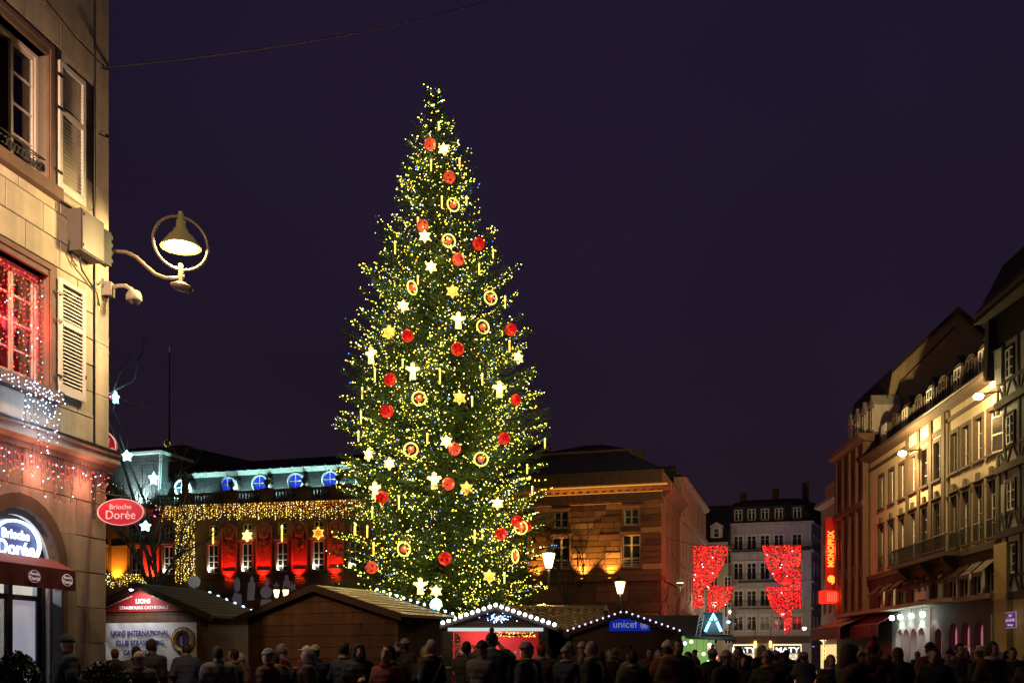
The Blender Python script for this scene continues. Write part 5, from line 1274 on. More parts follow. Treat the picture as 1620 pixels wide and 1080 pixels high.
while z < 29.3:
    Rr_ = float(Rz(z)); n = max(5, int(2*PI*Rr_/1.30)+2); ph = rt.rand()*6.28
    for k in range(n):
        th = ph+2*PI*(k+rt.uniform(-.3, .3))/n; zt_ = z+rt.uniform(-.28, .28)
        Lb = max(.4, float(Rz(zt_))*rt.choice([.74, .82, .88, .93, .97, 1.04], p=[.14, .2, .24, .22, .13, .07]))
        rise = .02+.42*max(0, (zt_-13)/16); z0 = max(1.5, zt_-Lb*rise-.15)
        dirv = np.array([math.cos(th), math.sin(th), 0.0]); tang = np.array([-math.sin(th), math.cos(th), 0.0])
        bend = rt.uniform(-.12, .12); up = rt.uniform(.15, .42)*min(1, Lb/3)
        def pt(s): return np.array([axx(z0), 0, z0])+dirv*Lb*s+tang*bend*Lb*s*s+np.array([0, 0, (zt_-z0)*s-.13*Lb*math.sin(PI*min(1, s*1.15))*.8+up*max(0, (s-.6)/.4)**2])
        bm_b.tube([pt(0), pt(.35), pt(.7), pt(1)], [.04, .03, .018, .006], 4, cap=False)
        cl = math.sin(3.1*th+1.9*zt_+.7)*math.sin(2.3*zt_-2*th)+.5*math.sin(7*th-3.3*zt_)
        dens = min(1.0, max(.03, .42+.78*cl))
        s = .30 if Lb > 1.5 else .05
        while s < 1.0:
            p = pt(s); fw = pt(min(1, s+.04))-pt(s-.04); fw /= np.linalg.norm(fw)
            for sd_ in (-1, 1):
                if rt.rand() < .06: continue
                ln = (.24+.21*Lb*(1.12-s)*min(1, s*2))*rt.uniform(.75, 1.2); an_ = rt.uniform(.65, 1.0)
                d = fw*math.cos(an_)+sd_*tang*math.sin(an_)+np.array([0, 0, rt.uniform(-.22, .10)]); d /= np.linalg.norm(d)
                m_ = max(1, int(round(ln/.5))); q0 = p.copy(); sl_ = ln/m_*1.12
                for j in range(m_):
                    TW.append((q0, d, sl_)); q0 = q0+d*ln/m_; d = d+np.array([rt.uniform(-.15, .15), rt.uniform(-.15, .15), rt.uniform(-.10, .12)]); d /= np.linalg.norm(d)
                if s > .42 and rt.rand() < dens*.78:
                    LP.append(q0+np.array([0, 0, .03]))
                    if rt.rand() < .55: LP.append(p+(q0-p)*rt.uniform(.3, .8)+np.array([0, 0, .05]))
            d = fw*.75+np.array([rt.uniform(-.4, .4), rt.uniform(-.4, .4), rt.choice([.55, -.6])]); d /= np.linalg.norm(d); TW.append((p, d, .36*rt.uniform(.7, 1.1)*min(1, Lb/1.5)))
            if s > .45 and rt.rand() < dens*.55: LP.append(p+np.array([0, 0, .08]))
            s += .185/max(Lb, 1.0)
        d = pt(1)-pt(.93); d /= np.linalg.norm(d); TW.append((pt(.93), d, .5*min(1, Lb))); TW.append((pt(.9), d+np.array([0, 0, .2]), .35*min(1, Lb)))
        if dens > .3: LP.append(pt(1)+d*.22)
    z += (.92 if Rr_ > 4 else .76) if Rr_ > 2.2 else .46; tier += 1
TW.append((np.array([axx(29.2), 0, 29.1]), np.array([0, 0, 1.0]), .7))
bm_b.build('branches', m_bark, ct)
nT = len(TW); pos = np.array([t[0] for t in TW]); dr = np.array([t[1] for t in TW]); ln = np.array([t[2] for t in TW])
rnd = rt.randn(nT, 3); yv = np.cross(dr, rnd); yv /= np.linalg.norm(yv, axis=1)[:, None]; zv = np.cross(dr, yv)
Vs = []; Fs = []; base = 0
for pi_, (pv_, pf_) in enumerate(protos):
    idx = np.arange(pi_, nT, len(protos)); w = np.clip(.55/ln[idx], .8, 1.7)
    a = pv_[None, :, 0:1]*ln[idx][:, None, None]*dr[idx][:, None, :]+(pv_[None, :, 1:2]*yv[idx][:, None, :]+pv_[None, :, 2:3]*zv[idx][:, None, :])*(ln[idx]*w)[:, None, None]+pos[idx][:, None, :]
    Vs.append(a.reshape(-1, 3)); m_ = len(pv_); Fs.append((pf_[None]+(np.arange(len(idx))*m_)[:, None, None]).reshape(-1, 3)+base); base += len(idx)*m_
V = np.concatenate(Vs); Fc = np.concatenate(Fs)
put('crown', raw_mesh('crown', V, Fc, m_needle), ct)
print('twigs', nT, 'crown tris', len(Fc), 'lights', len(LP))
LP = np.array(LP); kk = rt.choice([0, 1, 2, 3], size=len(LP), p=[.44, .24, .20, .12])
m_t0 = E('tree_gold_led', (1.0, .62, .05), 13); m_t1 = E('tree_green_white_led', (.80, 1.0, .05), 8); m_t2 = E('tree_white_led', (1.0, .88, .45), 8); m_t3 = E('tree_blue_led', (.09, .25, 1.0), 4)
lt = leds(LP, .033*(.42+.75*rt.rand(len(LP))**1.6), kk, 'fairy_lights', [m_t0, m_t1, m_t2, m_t3]); lt.location = (0, TD, 0)
tag(lt, 'thousands of tiny gold and white lights strung over the giant tree', 'string lights', kind='stuff')
MB().lathe([(1.6, 0), (1.6, .5), (1.4, .52), (1.4, 1.1), (1.0, 1.2)], 24).build('stand', m_woodd, ct, False, (-3.2, 0, 0))

sel = [i for i in range(len(LP)) if LP[i][1] < 1.0]
for i in rt.choice(sel, 110, replace=False):
    p_ = LP[i]; lamp('POINT', lt, (p_[0], p_[1]-.12, p_[2]+.05), 5.0, (1.0, .80, .32), .12)
# ------------------------------------------------------------------ ornaments on the tree
def on_tree(px, py, out=.12):
    D = TD-3
    for _ in range(8):
        p = at(px, py, D); r = float(Rz(p.z))*.94; dx = p.x-float(axx(p.z)); D = TD-math.sqrt(max(.03, (r+out)**2-dx*dx))
    return at(px, py, D), D
def starm(n, R, r, t, name, m): return MB().prism(starpoly(n, R, r), -t, t).mesh(name, m)
def staro(R, r, w, name, m):
    o = starpoly(6, R, r); i_ = starpoly(6, R-w*1.9, r-w*.8); b = MB(); n = 12
    for k in range(n): b.prism([o[k], o[(k+1) % n], i_[(k+1) % n], i_[k]], -.04, .04)
    return b.mesh(name, m)
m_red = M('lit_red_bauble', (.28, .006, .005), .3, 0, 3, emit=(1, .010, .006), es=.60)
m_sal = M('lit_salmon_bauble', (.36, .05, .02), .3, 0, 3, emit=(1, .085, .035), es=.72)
m_strw = E('white_gold_star', (1.0, .72, .20), 2.8); m_amb = E('amber_tube', (1.0, .50, .06), 2.0); m_hot = E('warm_tube', (1.0, .64, .11), 2.3); m_amf = E('amber_fill', (1.0, .36, .03), .75, (.3, .12, .02))
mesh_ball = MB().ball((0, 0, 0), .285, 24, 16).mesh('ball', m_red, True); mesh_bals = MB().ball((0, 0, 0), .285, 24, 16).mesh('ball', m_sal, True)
mesh_cap = MB().lathe([(.06, .27), (.06, .33), (.02, .35)], 10).mesh('cap', m_iron)
mesh_dot = starm(5, .055, .024, .012, 'dark_star', M('dark_cutout', (.04, .008, .005), .7, 0))
mesh_ring = MB().torus((0, 0, 0), .30, .035, 32, 8).mesh('ring', m_hot, True); mesh_core = MB().ball((0, 0, 0), .15, 14, 10).mesh('inner_bauble', m_sal, True)
mesh_star = starm(6, .30, .17, .05, 'star', m_strw); mesh_so = staro(.33, .19, .045, 'star_outline', m_amb); mesh_sf = starm(6, .25, .14, .02, 'star_fill', m_amf)
mesh_ang = MB().prism([(-.14, -.36), (.14, -.36), (.11, -.02), (.33, .10), (.28, .2), (.10, .17), (.08, .24), (.1, .32), (0, .4), (-.1, .32), (-.08, .24), (-.10, .17), (-.28, .2), (-.33, .10), (-.11, -.02)], -.05, .05).mesh('angel_plate', m_strw)
mesh_can = MB().lathe([(.04, -.38), (.045, .24), (.03, .26)], 8).mesh('candle_tube', m_hot); mesh_fl = MB().ball((0, 0, .34), .07, 8, 6, sq=(.8, .8, 1.5)).mesh('flame', m_strw)
mesh_hook = MB().tube([(0, 0, .28), (0, .05, .55)], .012, 4).mesh('hanger', m_iron)
orn = {
 'ball': [(680, 228, 1, 1), (711, 280, 1, 1), (669, 357, 1, 1), (757, 386, 0, 1), (725, 410, 1, 1), (645, 531, 0, 1), (724, 552, 0, 1.05), (808, 521, 0, 1), (617, 600, 0, 1), (612, 650, 0, 1.05), (797, 693, 0, 1), (719, 710, 1, 1),
          (709, 765, 1, 1), (604, 786, 0, 1), (792, 844, 0, 1), (704, 883, 0, 1.05), (588, 897, 1, 1), (816, 632, 0, .9), (818, 824, 0, .95), (833, 833, 0, .8)],
 'ring': [(717, 324, .5), (710, 381, .3), (652, 455, .9), (776, 471, .4), (764, 517, .5), (663, 630, .1), (650, 711, .1), (761, 726, .1), (815, 879, 1.05), (639, 868, .5), (824, 834, .3)],
 'star_outline': [(716, 461), (727, 629), (738, 772), (774, 911), (615, 525)],
 'star': [(672, 374), (682, 422), (638, 484), (706, 698), (616, 733), (583, 719), (787, 796), (690, 935), (820, 566), (702, 236)],
 'angel': [(725, 507), (653, 587), (790, 616), (687, 760), (665, 927), (587, 562), (593, 775)],
 'candle': [(694, 200), (699, 320), (738, 318), (661, 443), (799, 478), (696, 595), (747, 635), (676, 694), (834, 742), (842, 776), (631, 795), (589, 811), (751, 849), (763, 845), (591, 868), (798, 914), (562, 836), (581, 841), (567, 690), (571, 660),
            (625, 392), (682, 262), (763, 600), (593, 594), (637, 575), (573, 622), (758, 426), (806, 548), (780, 402), (661, 352), (727, 258), (862, 702)]}
def rank(L): 
    s = sorted(range(len(L)), key=lambda i: L[i][1]); r = [0]*len(L)
    for k, i in enumerate(s): r[i] = k
    return r
for kind, L_ in orn.items():
    rk = rank(L_)
    for i, q in enumerate(L_):
        p, D = on_tree(q[0], q[1], .05 if kind in ('ball', 'ring') else .0)
        dx = p.x-float(axx(p.z)); yaw = math.atan2(dx, TD-D)*.6
        nth = ordn(rk[i]); first = 'topmost' if rk[i] == 0 else nth
        tail = ' of the tree' if rk[i] == 0 else ' counted from the tree top'
        if kind == 'ball':
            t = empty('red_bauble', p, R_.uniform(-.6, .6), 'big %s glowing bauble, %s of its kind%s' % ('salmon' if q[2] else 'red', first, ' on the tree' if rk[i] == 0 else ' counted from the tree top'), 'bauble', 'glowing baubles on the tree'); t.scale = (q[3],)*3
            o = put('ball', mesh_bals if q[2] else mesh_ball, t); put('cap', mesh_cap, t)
            for k in range(7):
                th, ph = R_.uniform(-PI, 0), R_.uniform(-.9, .9); n = Vector((math.cos(th)*math.cos(ph), math.sin(th)*math.cos(ph), math.sin(ph)))
                put('dark_star', mesh_dot, o, n*.285, (-n).to_track_quat('Y', 'Z').to_euler())
        elif kind == 'ring':
            t = empty('ring_ornament', p, q[2], 'glowing ring with a bauble inside, %s%s' % (first, tail), 'ornament', 'glowing rings on the tree'); put('ring', mesh_ring, t); put('inner_bauble', mesh_core, t)
        elif kind == 'star_outline':
            t = empty('amber_star', p, yaw, 'amber outlined six-point star, %s%s' % (first, tail), 'ornament', 'amber stars on the tree'); put('star_outline', mesh_so, t); put('star_fill', mesh_sf, t)
        elif kind == 'star':
            t = empty('bright_star', p, yaw+R_.uniform(-.5, .5), 'dazzling white-gold star, %s%s' % (first, tail), 'ornament', 'white-gold stars on the tree'); put('star', mesh_star, t)
        elif kind == 'angel':
            t = empty('angel_ornament', p, yaw+R_.uniform(-.4, .4), 'dazzling white-gold angel figure, %s%s' % (first, tail), 'ornament', 'angel figures on the tree'); put('angel_plate', mesh_ang, t)
        else:
            t = empty('candle_ornament', p, 0, 'slim glowing candle ornament, %s%s' % (first, tail), 'ornament', 'candle ornaments on the tree'); put('candle_tube', mesh_can, t); put('flame', mesh_fl, t); t.scale = (.85, .85, R_.uniform(.5, .8))
        put('hanger', mesh_hook, t)
        if kind in ('star', 'angel', 'ring', 'star_outline'): lamp('POINT', t, (0, -.28, .1), {'star': 40, 'angel': 40, 'ring': 22, 'star_outline': 18}[kind], (1, .78, .32), .12)
# ornaments in front of the small palace windows
for i, (px, py, k) in enumerate(((337, 848, 'c'), (391, 847, 's'), (446, 844, 'c'), (503.5, 843, 'o'), (561, 838, 'c'))):
    a = FA.a(px, .5); z = FA.z(py, a, .5); t = empty({'c': 'candle_ornament', 's': 'bright_star', 'o': 'amber_star'}[k], FA.w(a, -.5, z), FA.rz, '%s glowing ornament from the left before the small palace windows, a %s' % (ordn(i), {'c': 'candle', 's': 'star', 'o': 'star outline'}[k]), 'ornament', 'ornaments on the palace windows')
    for me in {'c': (mesh_can, mesh_fl), 's': (mesh_star,), 'o': (mesh_so, mesh_sf)}[k]: put(me.name.split('.')[0], me, t)
    t.scale = (1.75,)*3; MB().tube([(0, 0, .3), (0, .28, .5)], .01, 4).build('hanger', m_iron, t)

# ================================================================== market chalets
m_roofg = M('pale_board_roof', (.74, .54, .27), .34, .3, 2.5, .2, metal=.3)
m_roofd = M('dark_felt_roof', (.035, .035, .045), .6, .3, 2, .2)
def chalet(label, loc, rz, hw, dep, ez, rz_, roofm, opening=None, over=.28, ph=.29, wood=None, front=True):
    t = empty('market_chalet', loc, rz, label, 'chalet', 'wooden market chalets')
    wm = wood or m_wood
    wid = lambda z: hw if z <= ez else hw*(rz_-z)/(rz_-ez)
    z = 0.0
    while z < rz_-.03:
        z1 = min(z+ph, rz_-.01); segs = [(-1, 1)]
        parts_ = []
        if opening and z1 > opening[2]+.02 and z < opening[3]-.02:
            parts_ = [[(-wid(z), z+.006), (opening[0], z+.006), (opening[0], z1-.006), (-wid(z1), z1-.006)], [(opening[1], z+.006), (wid(z), z+.006), (wid(z1), z1-.006), (opening[1], z1-.006)]]
        else: parts_ = [[(-wid(z), z+.006), (wid(z), z+.006), (wid(z1), z1-.006), (-wid(z1), z1-.006)]]
        for pl in parts_:
            if z < ez < z1 and len(parts_) == 1: pl = [(-hw, z+.006), (hw, z+.006), (hw, ez), (wid(z1), z1-.006), (-wid(z1), z1-.006), (-hw, ez)]
            MB().prism(pl, -.03+R_.uniform(-.006, .006), .0).build('plank', wm, t)
        z = z1
    b = MB()
    for s in (-1, 1): 
        xa, xb = (s*hw-.03, s*hw) if s > 0 else (-hw, -hw+.03); b.box(xa, xb, .002, dep, 0, ez-.02)
    b.prism([(-hw, 0), (hw, 0), (hw, ez-.02), (0, rz_-.02), (-hw, ez-.02)], dep-.03, dep)
    if not opening: b.prism([(-hw+.04, 0), (hw-.04, 0), (hw-.04, ez-.03), (0, rz_-.05), (-hw+.04, ez-.03)], .002, .03)
    b.build('side_wall', wm, t)
    sl = (rz_-ez)/hw
    for s in (-1, 1):
        x1 = s*(hw+over); z1 = ez-over*sl
        MB().hexa([(0, -over, rz_), (x1, -over, z1), (x1, dep+over, z1), (0, dep+over, rz_)], [(0, -over, rz_+.07), (x1, -over, z1+.07), (x1, dep+over, z1+.07), (0, dep+over, rz_+.07)]).build('roof_slope', roofm, t)
        MB().hexa([(0, -over-.035, rz_-.10), (x1, -over-.035, z1-.10), (x1, -over-.002, z1-.10), (0, -over-.002, rz_-.10)], [(0, -over-.035, rz_+.08), (x1, -over-.035, z1+.08), (x1, -over-.002, z1+.08), (0, -over-.002, rz_+.08)]).build('bargeboard', m_woodd, t)
        b = MB()
        for k in range(1, 9):
            f = k/9; x, zz = x1*f, rz_+.07+(z1-rz_)*f; b.box(min(x-.02, x+.02), x+.02, -over, dep+over, zz, zz+.014)
        b.build('roof_batten', roofm, t)
    return t
m_bulbw = E('cool_festoon_bulb', (.55, .85, 1.0), 5); m_bulbl = E('soft_festoon_bulb', (.75, .72, 1.0), 2.2)
def festoon(label, t, pts, n, m, r, drop=.03):
    s = empty('festoon_lights', t.location, t.rotation_euler.z, label, 'string lights', 'festoon lights on the chalets')
    MB().tube([Vector(p)+Vector((0, -.02, 0)) for p in pts], .01, 4).build('cable', wire, s)
    me = MB().ball((0, 0, 0), r, 8, 6).mesh('bulb', m, True); tot = [(Vector(pts[k+1])-Vector(pts[k])).length for k in range(len(pts)-1)]; T_ = sum(tot)
    for k in range(n):
        d = T_*(k+.5)/n; j = 0
        while d > tot[j] and j < len(tot)-1: d -= tot[j]; j += 1
        p = Vector(pts[j]).lerp(Vector(pts[j+1]), min(1, d/tot[j])); put('bulb', me, s, p+Vector((0, -.04, -drop)))
    return s
YAW = -math.atan2(.47, .88)
# 1: Lions Club chalet
c1_ = at(228, 1038, 27); c1_.z = 0
CH1 = chalet('brown chalet with a red gable sign and white club banner', c1_, YAW*.55, 1.95, 2.6, 2.62, 3.38, m_roofd)
gs = empty('gable_sign', CH1.location, CH1.rotation_euler.z, 'red triangular gable sign reading STRASBOURG CATHEDRALE, lit from above', 'sign')
MB().prism([(-1.62, 2.70), (1.62, 2.70), (.0, 3.30)], -.075, -.04).build('panel', M('red_gable_panel', (.30, .012, .015), .6, .1), gs)
m_lw = M('white_lettering', (.75, .72, .68), .6, 0)
text('lettering', 'STRASBOURG CATHEDRALE', .118, m_lw, gs, (.05, -.085, 2.80), bold=.003); text('lettering', 'LIONS', .165, m_lw, gs, (.03, -.085, 2.97), bold=.006)
for s in (-1, 1):
    for k in range(9): 
        q = put('light_dash', MB().box(-.05, .05, -.01, 0, -.012, .012).mesh('light_dash', m_lw), gs, (s*(.35+k*.12), -.078, 3.10-k*.043), (0, s*.36, 0))
gl = empty('gable_lamp', CH1.location, CH1.rotation_euler.z, 'small white spotlight at the peak of the red gable sign', 'lamp')
MB().lathe([(.03, 0), (.07, -.1), (.07, -.16)], 10, (0, -.55, 3.42)).tube([(0, -.2, 3.5), (0, -.55, 3.46)], .015, 6).build('housing', m_iron, gl); MB().ball((0, -.55, 3.27), .05, 8, 6).build('bulb', E('cool_bulb', (.85, .92, 1), 30), gl)
lamp('SPOT', gl, (0, -.58, 3.2), 42, (1, .95, .9), .04, (0, .55, -.7), 130)
# banner
bn = empty('banner', CH1.location, CH1.rotation_euler.z, 'white creased cloth banner reading LIONS INTERNATIONAL CLUB STRASBOURG CATHEDRALE', 'banner')
nx, nz_ = 44, 14; V = []; Fc = []
for j in range(nz_+1):
    for i in range(nx+1):
        x = -1.35+3.0*i/nx; zz = 2.40-1.28*j/nz_
        V.append((x, -.09-.012*math.sin(x*9+zz*5)-.008*math.sin(zz*13+x*17)-.014*math.sin((x+zz)*6), zz))
for j in range(nz_):
    for i in range(nx): a = j*(nx+1)+i; Fc.append((a, a+1, a+nx+2, a+nx+1))
put('cloth', raw_mesh('cloth', np.array(V), np.array(Fc), M('white_pvc_cloth', (.66, .66, .70), .45, .08, 3, .1), smooth=True), bn)
m_bl_t = M('violet_blue_print', (.04, .03, .22), .6, 0)
for s, zz in (('LIONS INTERNATIONAL', 2.12), ('CLUB STRASBOURG', 1.86), ('CATHEDRALE', 1.60)): text('lettering', s, .178, m_bl_t, bn, (-.04, -.135, zz), ext=.002, sx=.92, bold=.006)
lg = put('club_emblem', MB().lathe([(.01, -.01), (.36, -.01), (.36, .0), (.01, .0)], 32, axis='y').mesh('club_emblem', m_bl_t), bn, (1.28, -.13, 1.92))
MB().torus((0, -.015, 0), .27, .06, 32, 4, sq=(1, 1)).build('gold_band', M('gold_print', (.45, .32, .03), .6, 0), lg); text('lettering', 'LIONS', .15, m_bl_t, lg, (0, -.085, .265), ext=.002); text('lettering', 'L', .33, M('gold_print', (.45, .32, .03)), lg, (0, -.03, -.02), ext=.002)
lamp('SPOT', gl, (0, -1.0, 3.1), 30, (.95, .95, 1), .05, (0, .55, -1), 120)
sl = (3.38-2.62)/1.95
festoon('cool white lights down the back edge of the chalet with the banner', CH1, [(.05, 2.9, 3.45), (2.25, 2.9, 3.45-2.2*sl)], 8, m_bulbw, .048)
dz = empty('white_disc', at(307, 960, 29.6), 0, 'round white disc on a short pole above the banner chalet roof', 'disc')
MB().lathe([(.01, -.03), (.17, -.03), (.185, 0), (.17, .03), (.01, .03)], 24, (0, 0, .75), 'y').build('disc', M('dim_white_plastic', (.5, .5, .48), .5, 0, emit=(.6, .7, .65), es=.12), dz, True); MB().tube([(0, 0, -.4), (0, 0, .57)], .018, 6).build('pole', m_lgrey, dz)
# 2: big board chalet
c2_ = at(507, 1038, 26); c2_.z = 0
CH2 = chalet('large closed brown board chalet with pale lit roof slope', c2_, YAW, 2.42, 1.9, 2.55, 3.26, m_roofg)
for xx in (-.9, 1.3): MB().tube([(xx, -.05, 2.35), (xx, -.05, 2.2)], .02, 5).build('hook', m_iron, CH2)
sl = (3.26-2.55)/2.42
festoon('cool white lights along the far edge of the pale lit roof', CH2, [(.1, 2.22, 3.36), (2.75, 2.22, 3.36-2.65*sl)], 12, m_bulbw, .036, -.02)
# 3: red lit stall with the bright bulb arch
c3_ = at(784, 1038, 33); c3_.z = 0
CH3 = chalet('open market stall with glowing red interior under the tree', c3_, 0.0, 1.72, 2.4, 2.52, 3.10, m_roofd, (-1.38, 1.40, .95, 2.32), .3, wood=m_woodd)
festoon('dazzling round white bulbs along the gable of the red stall', CH3, [(-1.98, -.34, 2.50), (0, -.34, 3.17), (2.0, -.34, 2.50)], 21, E('hot_festoon_bulb', (.80, .93, 1.0), 8), .062, 0)
m_redcl = M('red_cloth', (.50, .015, .03), .7, .15, 3, .15)
MB().box(-1.5, 1.5, 1.5, 1.54, .9, 2.5).build('red_back_cloth', m_redcl, CH3); MB().box(-1.4, 1.4, -.25, .4, .85, .95).build('counter', m_wood, CH3)
MB().box(-1.45, 1.45, -.05, -.034, .1, .9).build('counter_cloth', m_redcl, CH3)
for s in (-1, 1): MB().box(s*1.47-.03, s*1.47+.03, .1, 1.5, .95, 2.5).build('side_cloth', m_redcl, CH3)
MB().box(-1.55, 1.55, -.12, -.035, 2.33, 2.44).build('head_beam', E('cool_tube', (.8, 1, .95), .7), CH3)
sl_ = empty('stall_lamp', CH3.w if False else CH3.location+Vector((0, .6, 2.42)), 0, 'strip lamp inside the red market stall', 'lamp'); MB().box(-1.0, 1.0, -.04, .04, -.03, .03).build('tube', E('warm_strip', (1, .8, .6), 6), sl_); lamp('POINT', sl_, (.0, -.1, -.12), 55, (1, .72, .55), .2); lamp('POINT', sl_, (-.8, .1, -.12), 25, (1, .72, .55), .2)
gd = empty('stall_garland', CH3.location+Vector((.25, -.02, 2.24)), 0, 'golden garland under the head beam of the red stall', 'garland'); P = [(R_.uniform(-.35, 1.05), R_.uniform(-.05, .03), R_.uniform(-.09, .05)) for _ in range(160)]; tag(leds(P, [.022]*160, [R_.choice((0, 1, 2)) for _ in P], 'led', [m_ylw, m_ydim, m_ledr], gd), kind='stuff'); MB().tube([(-.35, 0, 0), (.35, 0, -.03), (1.05, 0, 0)], .05, 6).build('fir', M('fir_garland', (.03, .05, .02)), gd)
gd = empty('side_garland', CH3.location+Vector((-1.22, -.08, 1.9)), 0, 'leafy garland with red bows at the side of the red stall', 'garland'); P = [(R_.uniform(-.1, .1), R_.uniform(-.05, .03), R_.uniform(-.45, .35)) for _ in range(90)]; tag(leds(P, [.035]*90, [R_.choice((0, 1, 1)) for _ in P], 'leaf', [M('red_bow', (.5, .02, .02), .5, 0), M('garland_leaf', (.06, .16, .03), .5, .2)], gd), kind='stuff')
# goods on the counter
for i in range(14):
    x = -1.2+i*.185; k = i % 3; t = empty('jar', CH3.location+Vector((x, -.05, .95)), 0, '%s jar from the left on the counter of the red stall' % ordn(i), 'jar', 'goods on the red stall counter')
    h = R_.uniform(.5, .78); MB().lathe([(.06, 0), (.07, .02), (.065, h*.6), (.03, h*.75), (.03, h)], 10).build('body', M('jar_%d' % k, ((.5, .35, .15), (.4, .42, .4), (.35, .08, .06))[k], .3, .1), t, True); MB().lathe([(.036, h), (.036, h+.04)], 8).build('lid', m_signwhite, t)
bo_ = empty('blue_light_cluster', CH3.location+Vector((.12, -.36, 2.72)), 0, 'cluster of blue-white fairy lights at the peak of the red stall', 'string lights'); P = [(R_.gauss(0, .2), R_.uniform(-.05, .05), R_.gauss(0, .08)) for _ in range(60)]; tag(leds(P, [.02]*60, [R_.choice((0, 1)) for _ in P], 'led', [E('blue_led', (.1, .3, 1), 8), m_ledw], bo_), kind='stuff')
# 3b: tiled stall behind
p = at(800, 1038, 36.2); q = at(966, 1038, 36.2)
tl = empty('tiled_stall', (p.x, 36.2, 0), 0, 'long stall with golden lit tiled roof beside the bulb-lit gable', 'chalet', 'wooden market chalets')
Wt = q.x-p.x; ez, rz2 = 2.48, 3.30
MB().box(.1, Wt-.1, 0, 2.6, 0, ez).build('stall_body', m_woodd, tl)
MB().hexa([(0, -.2, ez-.1), (Wt, -.2, ez-.1), (Wt, 1.3, rz2-.1), (0, 1.3, rz2-.1)], [(0, -.2, ez-.04), (Wt, -.2, ez-.04), (Wt, 1.3, rz2-.04), (0, 1.3, rz2-.04)]).build('roof_boards', m_woodd, tl)
MB().hexa([(0, 1.3, rz2-.1), (Wt, 1.3, rz2-.1), (Wt, 2.9, ez-.1), (0, 2.9, ez-.1)], [(0, 1.3, rz2-.03), (Wt, 1.3, rz2-.03), (Wt, 2.9, ez-.03), (0, 2.9, ez-.03)]).build('rear_slope', m_woodd, tl)
m_tile = M('glazed_tile', (.70, .50, .25), .36, .2, 5, .1, metal=.6, rnd=.2)
tw_, th_ = .30, .235; nr = 7; vec = Vector((0, 1.5, rz2-ez)); sl_len = vec.length; dirn = vec.normalized()
tm = MB(); 
for k in range(6):
    xa, xb = tw_*k/6, tw_*(k+1)/6; f = lambda u: .035*math.sin(u*PI*2-.6)+.03
    za, zb = f(k/6), f((k+1)/6)
    tm.hexa([(xa, 0, za-.012), (xb, 0, zb-.012), (xb, th_*1.12, zb-.012-.02), (xa, th_*1.12, za-.012-.02)], [(xa, 0, za+.012), (xb, 0, zb+.012), (xb, th_*1.12, zb-.01), (xa, th_*1.12, za-.01)])
tme = tm.mesh('roof_tile', m_tile, True); rang = math.atan2(rz2-ez, 1.5)
for r in range(nr):
    for c in range(int(Wt/tw_)):
        put('roof_tile', tme, tl, (c*tw_+.02, -.22+dirn.y*r*th_, ez-.03+dirn.z*r*th_), (rang, 0, 0))
MB().tube([(0, 1.3, rz2+.02), (Wt, 1.3, rz2+.02)], .07, 8).build('ridge_cap', m_tile, tl)
MB().prism([(0, 0), (.3, 0), (.15, .35)], -.05, 0).build('gable_end_board', m_white, tl, False, (Wt-.2, 1.25, rz2-.2))
# 4: unicef chalet
c4_ = at(985, 1038, 33); c4_.z = 0
CH4 = chalet('brown chalet with blue unicef sign in its gable', c4_, -.02, 1.62, 2.2, 2.34, 2.88, m_roofd, None, .28)
sl = (2.88-2.34)/1.62
festoon('small pale bulbs along the gable of the unicef chalet', CH4, [(-1.9, -.30, 2.34-.28*sl+.05), (0, -.30, 2.95), (1.9, -.30, 2.34-.28*sl+.05)], 20, m_bulbl, .03, -.02)
us = empty('blue_sign', CH4.location+Vector((.22, -.10, 2.53)), -.02, 'bright blue sign reading unicef with a globe emblem', 'sign')
MB().box(-.66, .66, -.03, .0, -.20, .20).build('board', M('unicef_blue_board', (.005, .03, .42), .5, .03, emit=(.004, .03, .6), es=.45), us)
m_uw = M('pale_sign_print', (.6, .6, .68), .5, 0, emit=(.7, .7, .85), es=.28)
text('lettering', 'unicef', .33, m_uw, us, (-.16, -.035, .015), ext=.003)
em = MB(); em.torus((0, 0, 0), .085, .008, 24, 4); em.torus((0, 0, 0), .05, .006, 20, 4); em.box(-.085, .085, -.004, .004, -.004, .004); em.box(-.004, .004, -.006, .006, -.085, .085)
for s in (-1, 1):
    for k in range(6): an_ = -1.2+k*.42; em.ball((s*.125*math.cos(an_), 0, .125*math.sin(an_)), .024, 6, 4, sq=(.6, .4, 1))
em.ball((.0, -.01, .03), .025, 8, 5); em.tube([(-.01, -.01, .0), (.02, -.01, -.05)], .022, 6); em.build('globe_emblem', m_uw, us, False, (.47, -.04, .0))
MB().tube([(-.0, 0, 2.9), (0, 0, 3.05)], .05, 6).build('finial', m_woodd, CH4)
# 5: long dark stall with neon A and coloured goods
c5_ = at(1066, 1038, 43); c5_.z = 0
CH5 = empty('dark_roofed_stall', c5_, 0, 'long stall with dark roof and colourful lit goods behind the unicef chalet', 'chalet', 'wooden market chalets')
MB().hexa([(-2.2, -.4, 2.45), (1.35, -.4, 2.45), (1.35, 1.4, 3.25), (-2.2, 1.4, 3.25)], [(-2.2, -.4, 2.52), (1.35, -.4, 2.52), (1.35, 1.4, 3.32), (-2.2, 1.4, 3.32)]).build('roof_slope', m_roofd, CH5)
MB().box(-2.1, 1.25, 1.2, 2.4, 0, 3.0).build('stall_body', m_woodd, CH5); MB().box(-2.1, .3, -.2, 1.19, 0, 2.4).build('stall_front', m_woodd, CH5)
MB().hexa([(.35, -1.0, 2.25), (2.4, -1.0, 2.15), (2.4, -.4, 2.4), (.35, -.4, 2.4)], [(.35, -1.0, 2.29), (2.4, -1.0, 2.19), (2.4, -.4, 2.44), (.35, -.4, 2.44)]).build('front_flap', m_woodd, CH5)
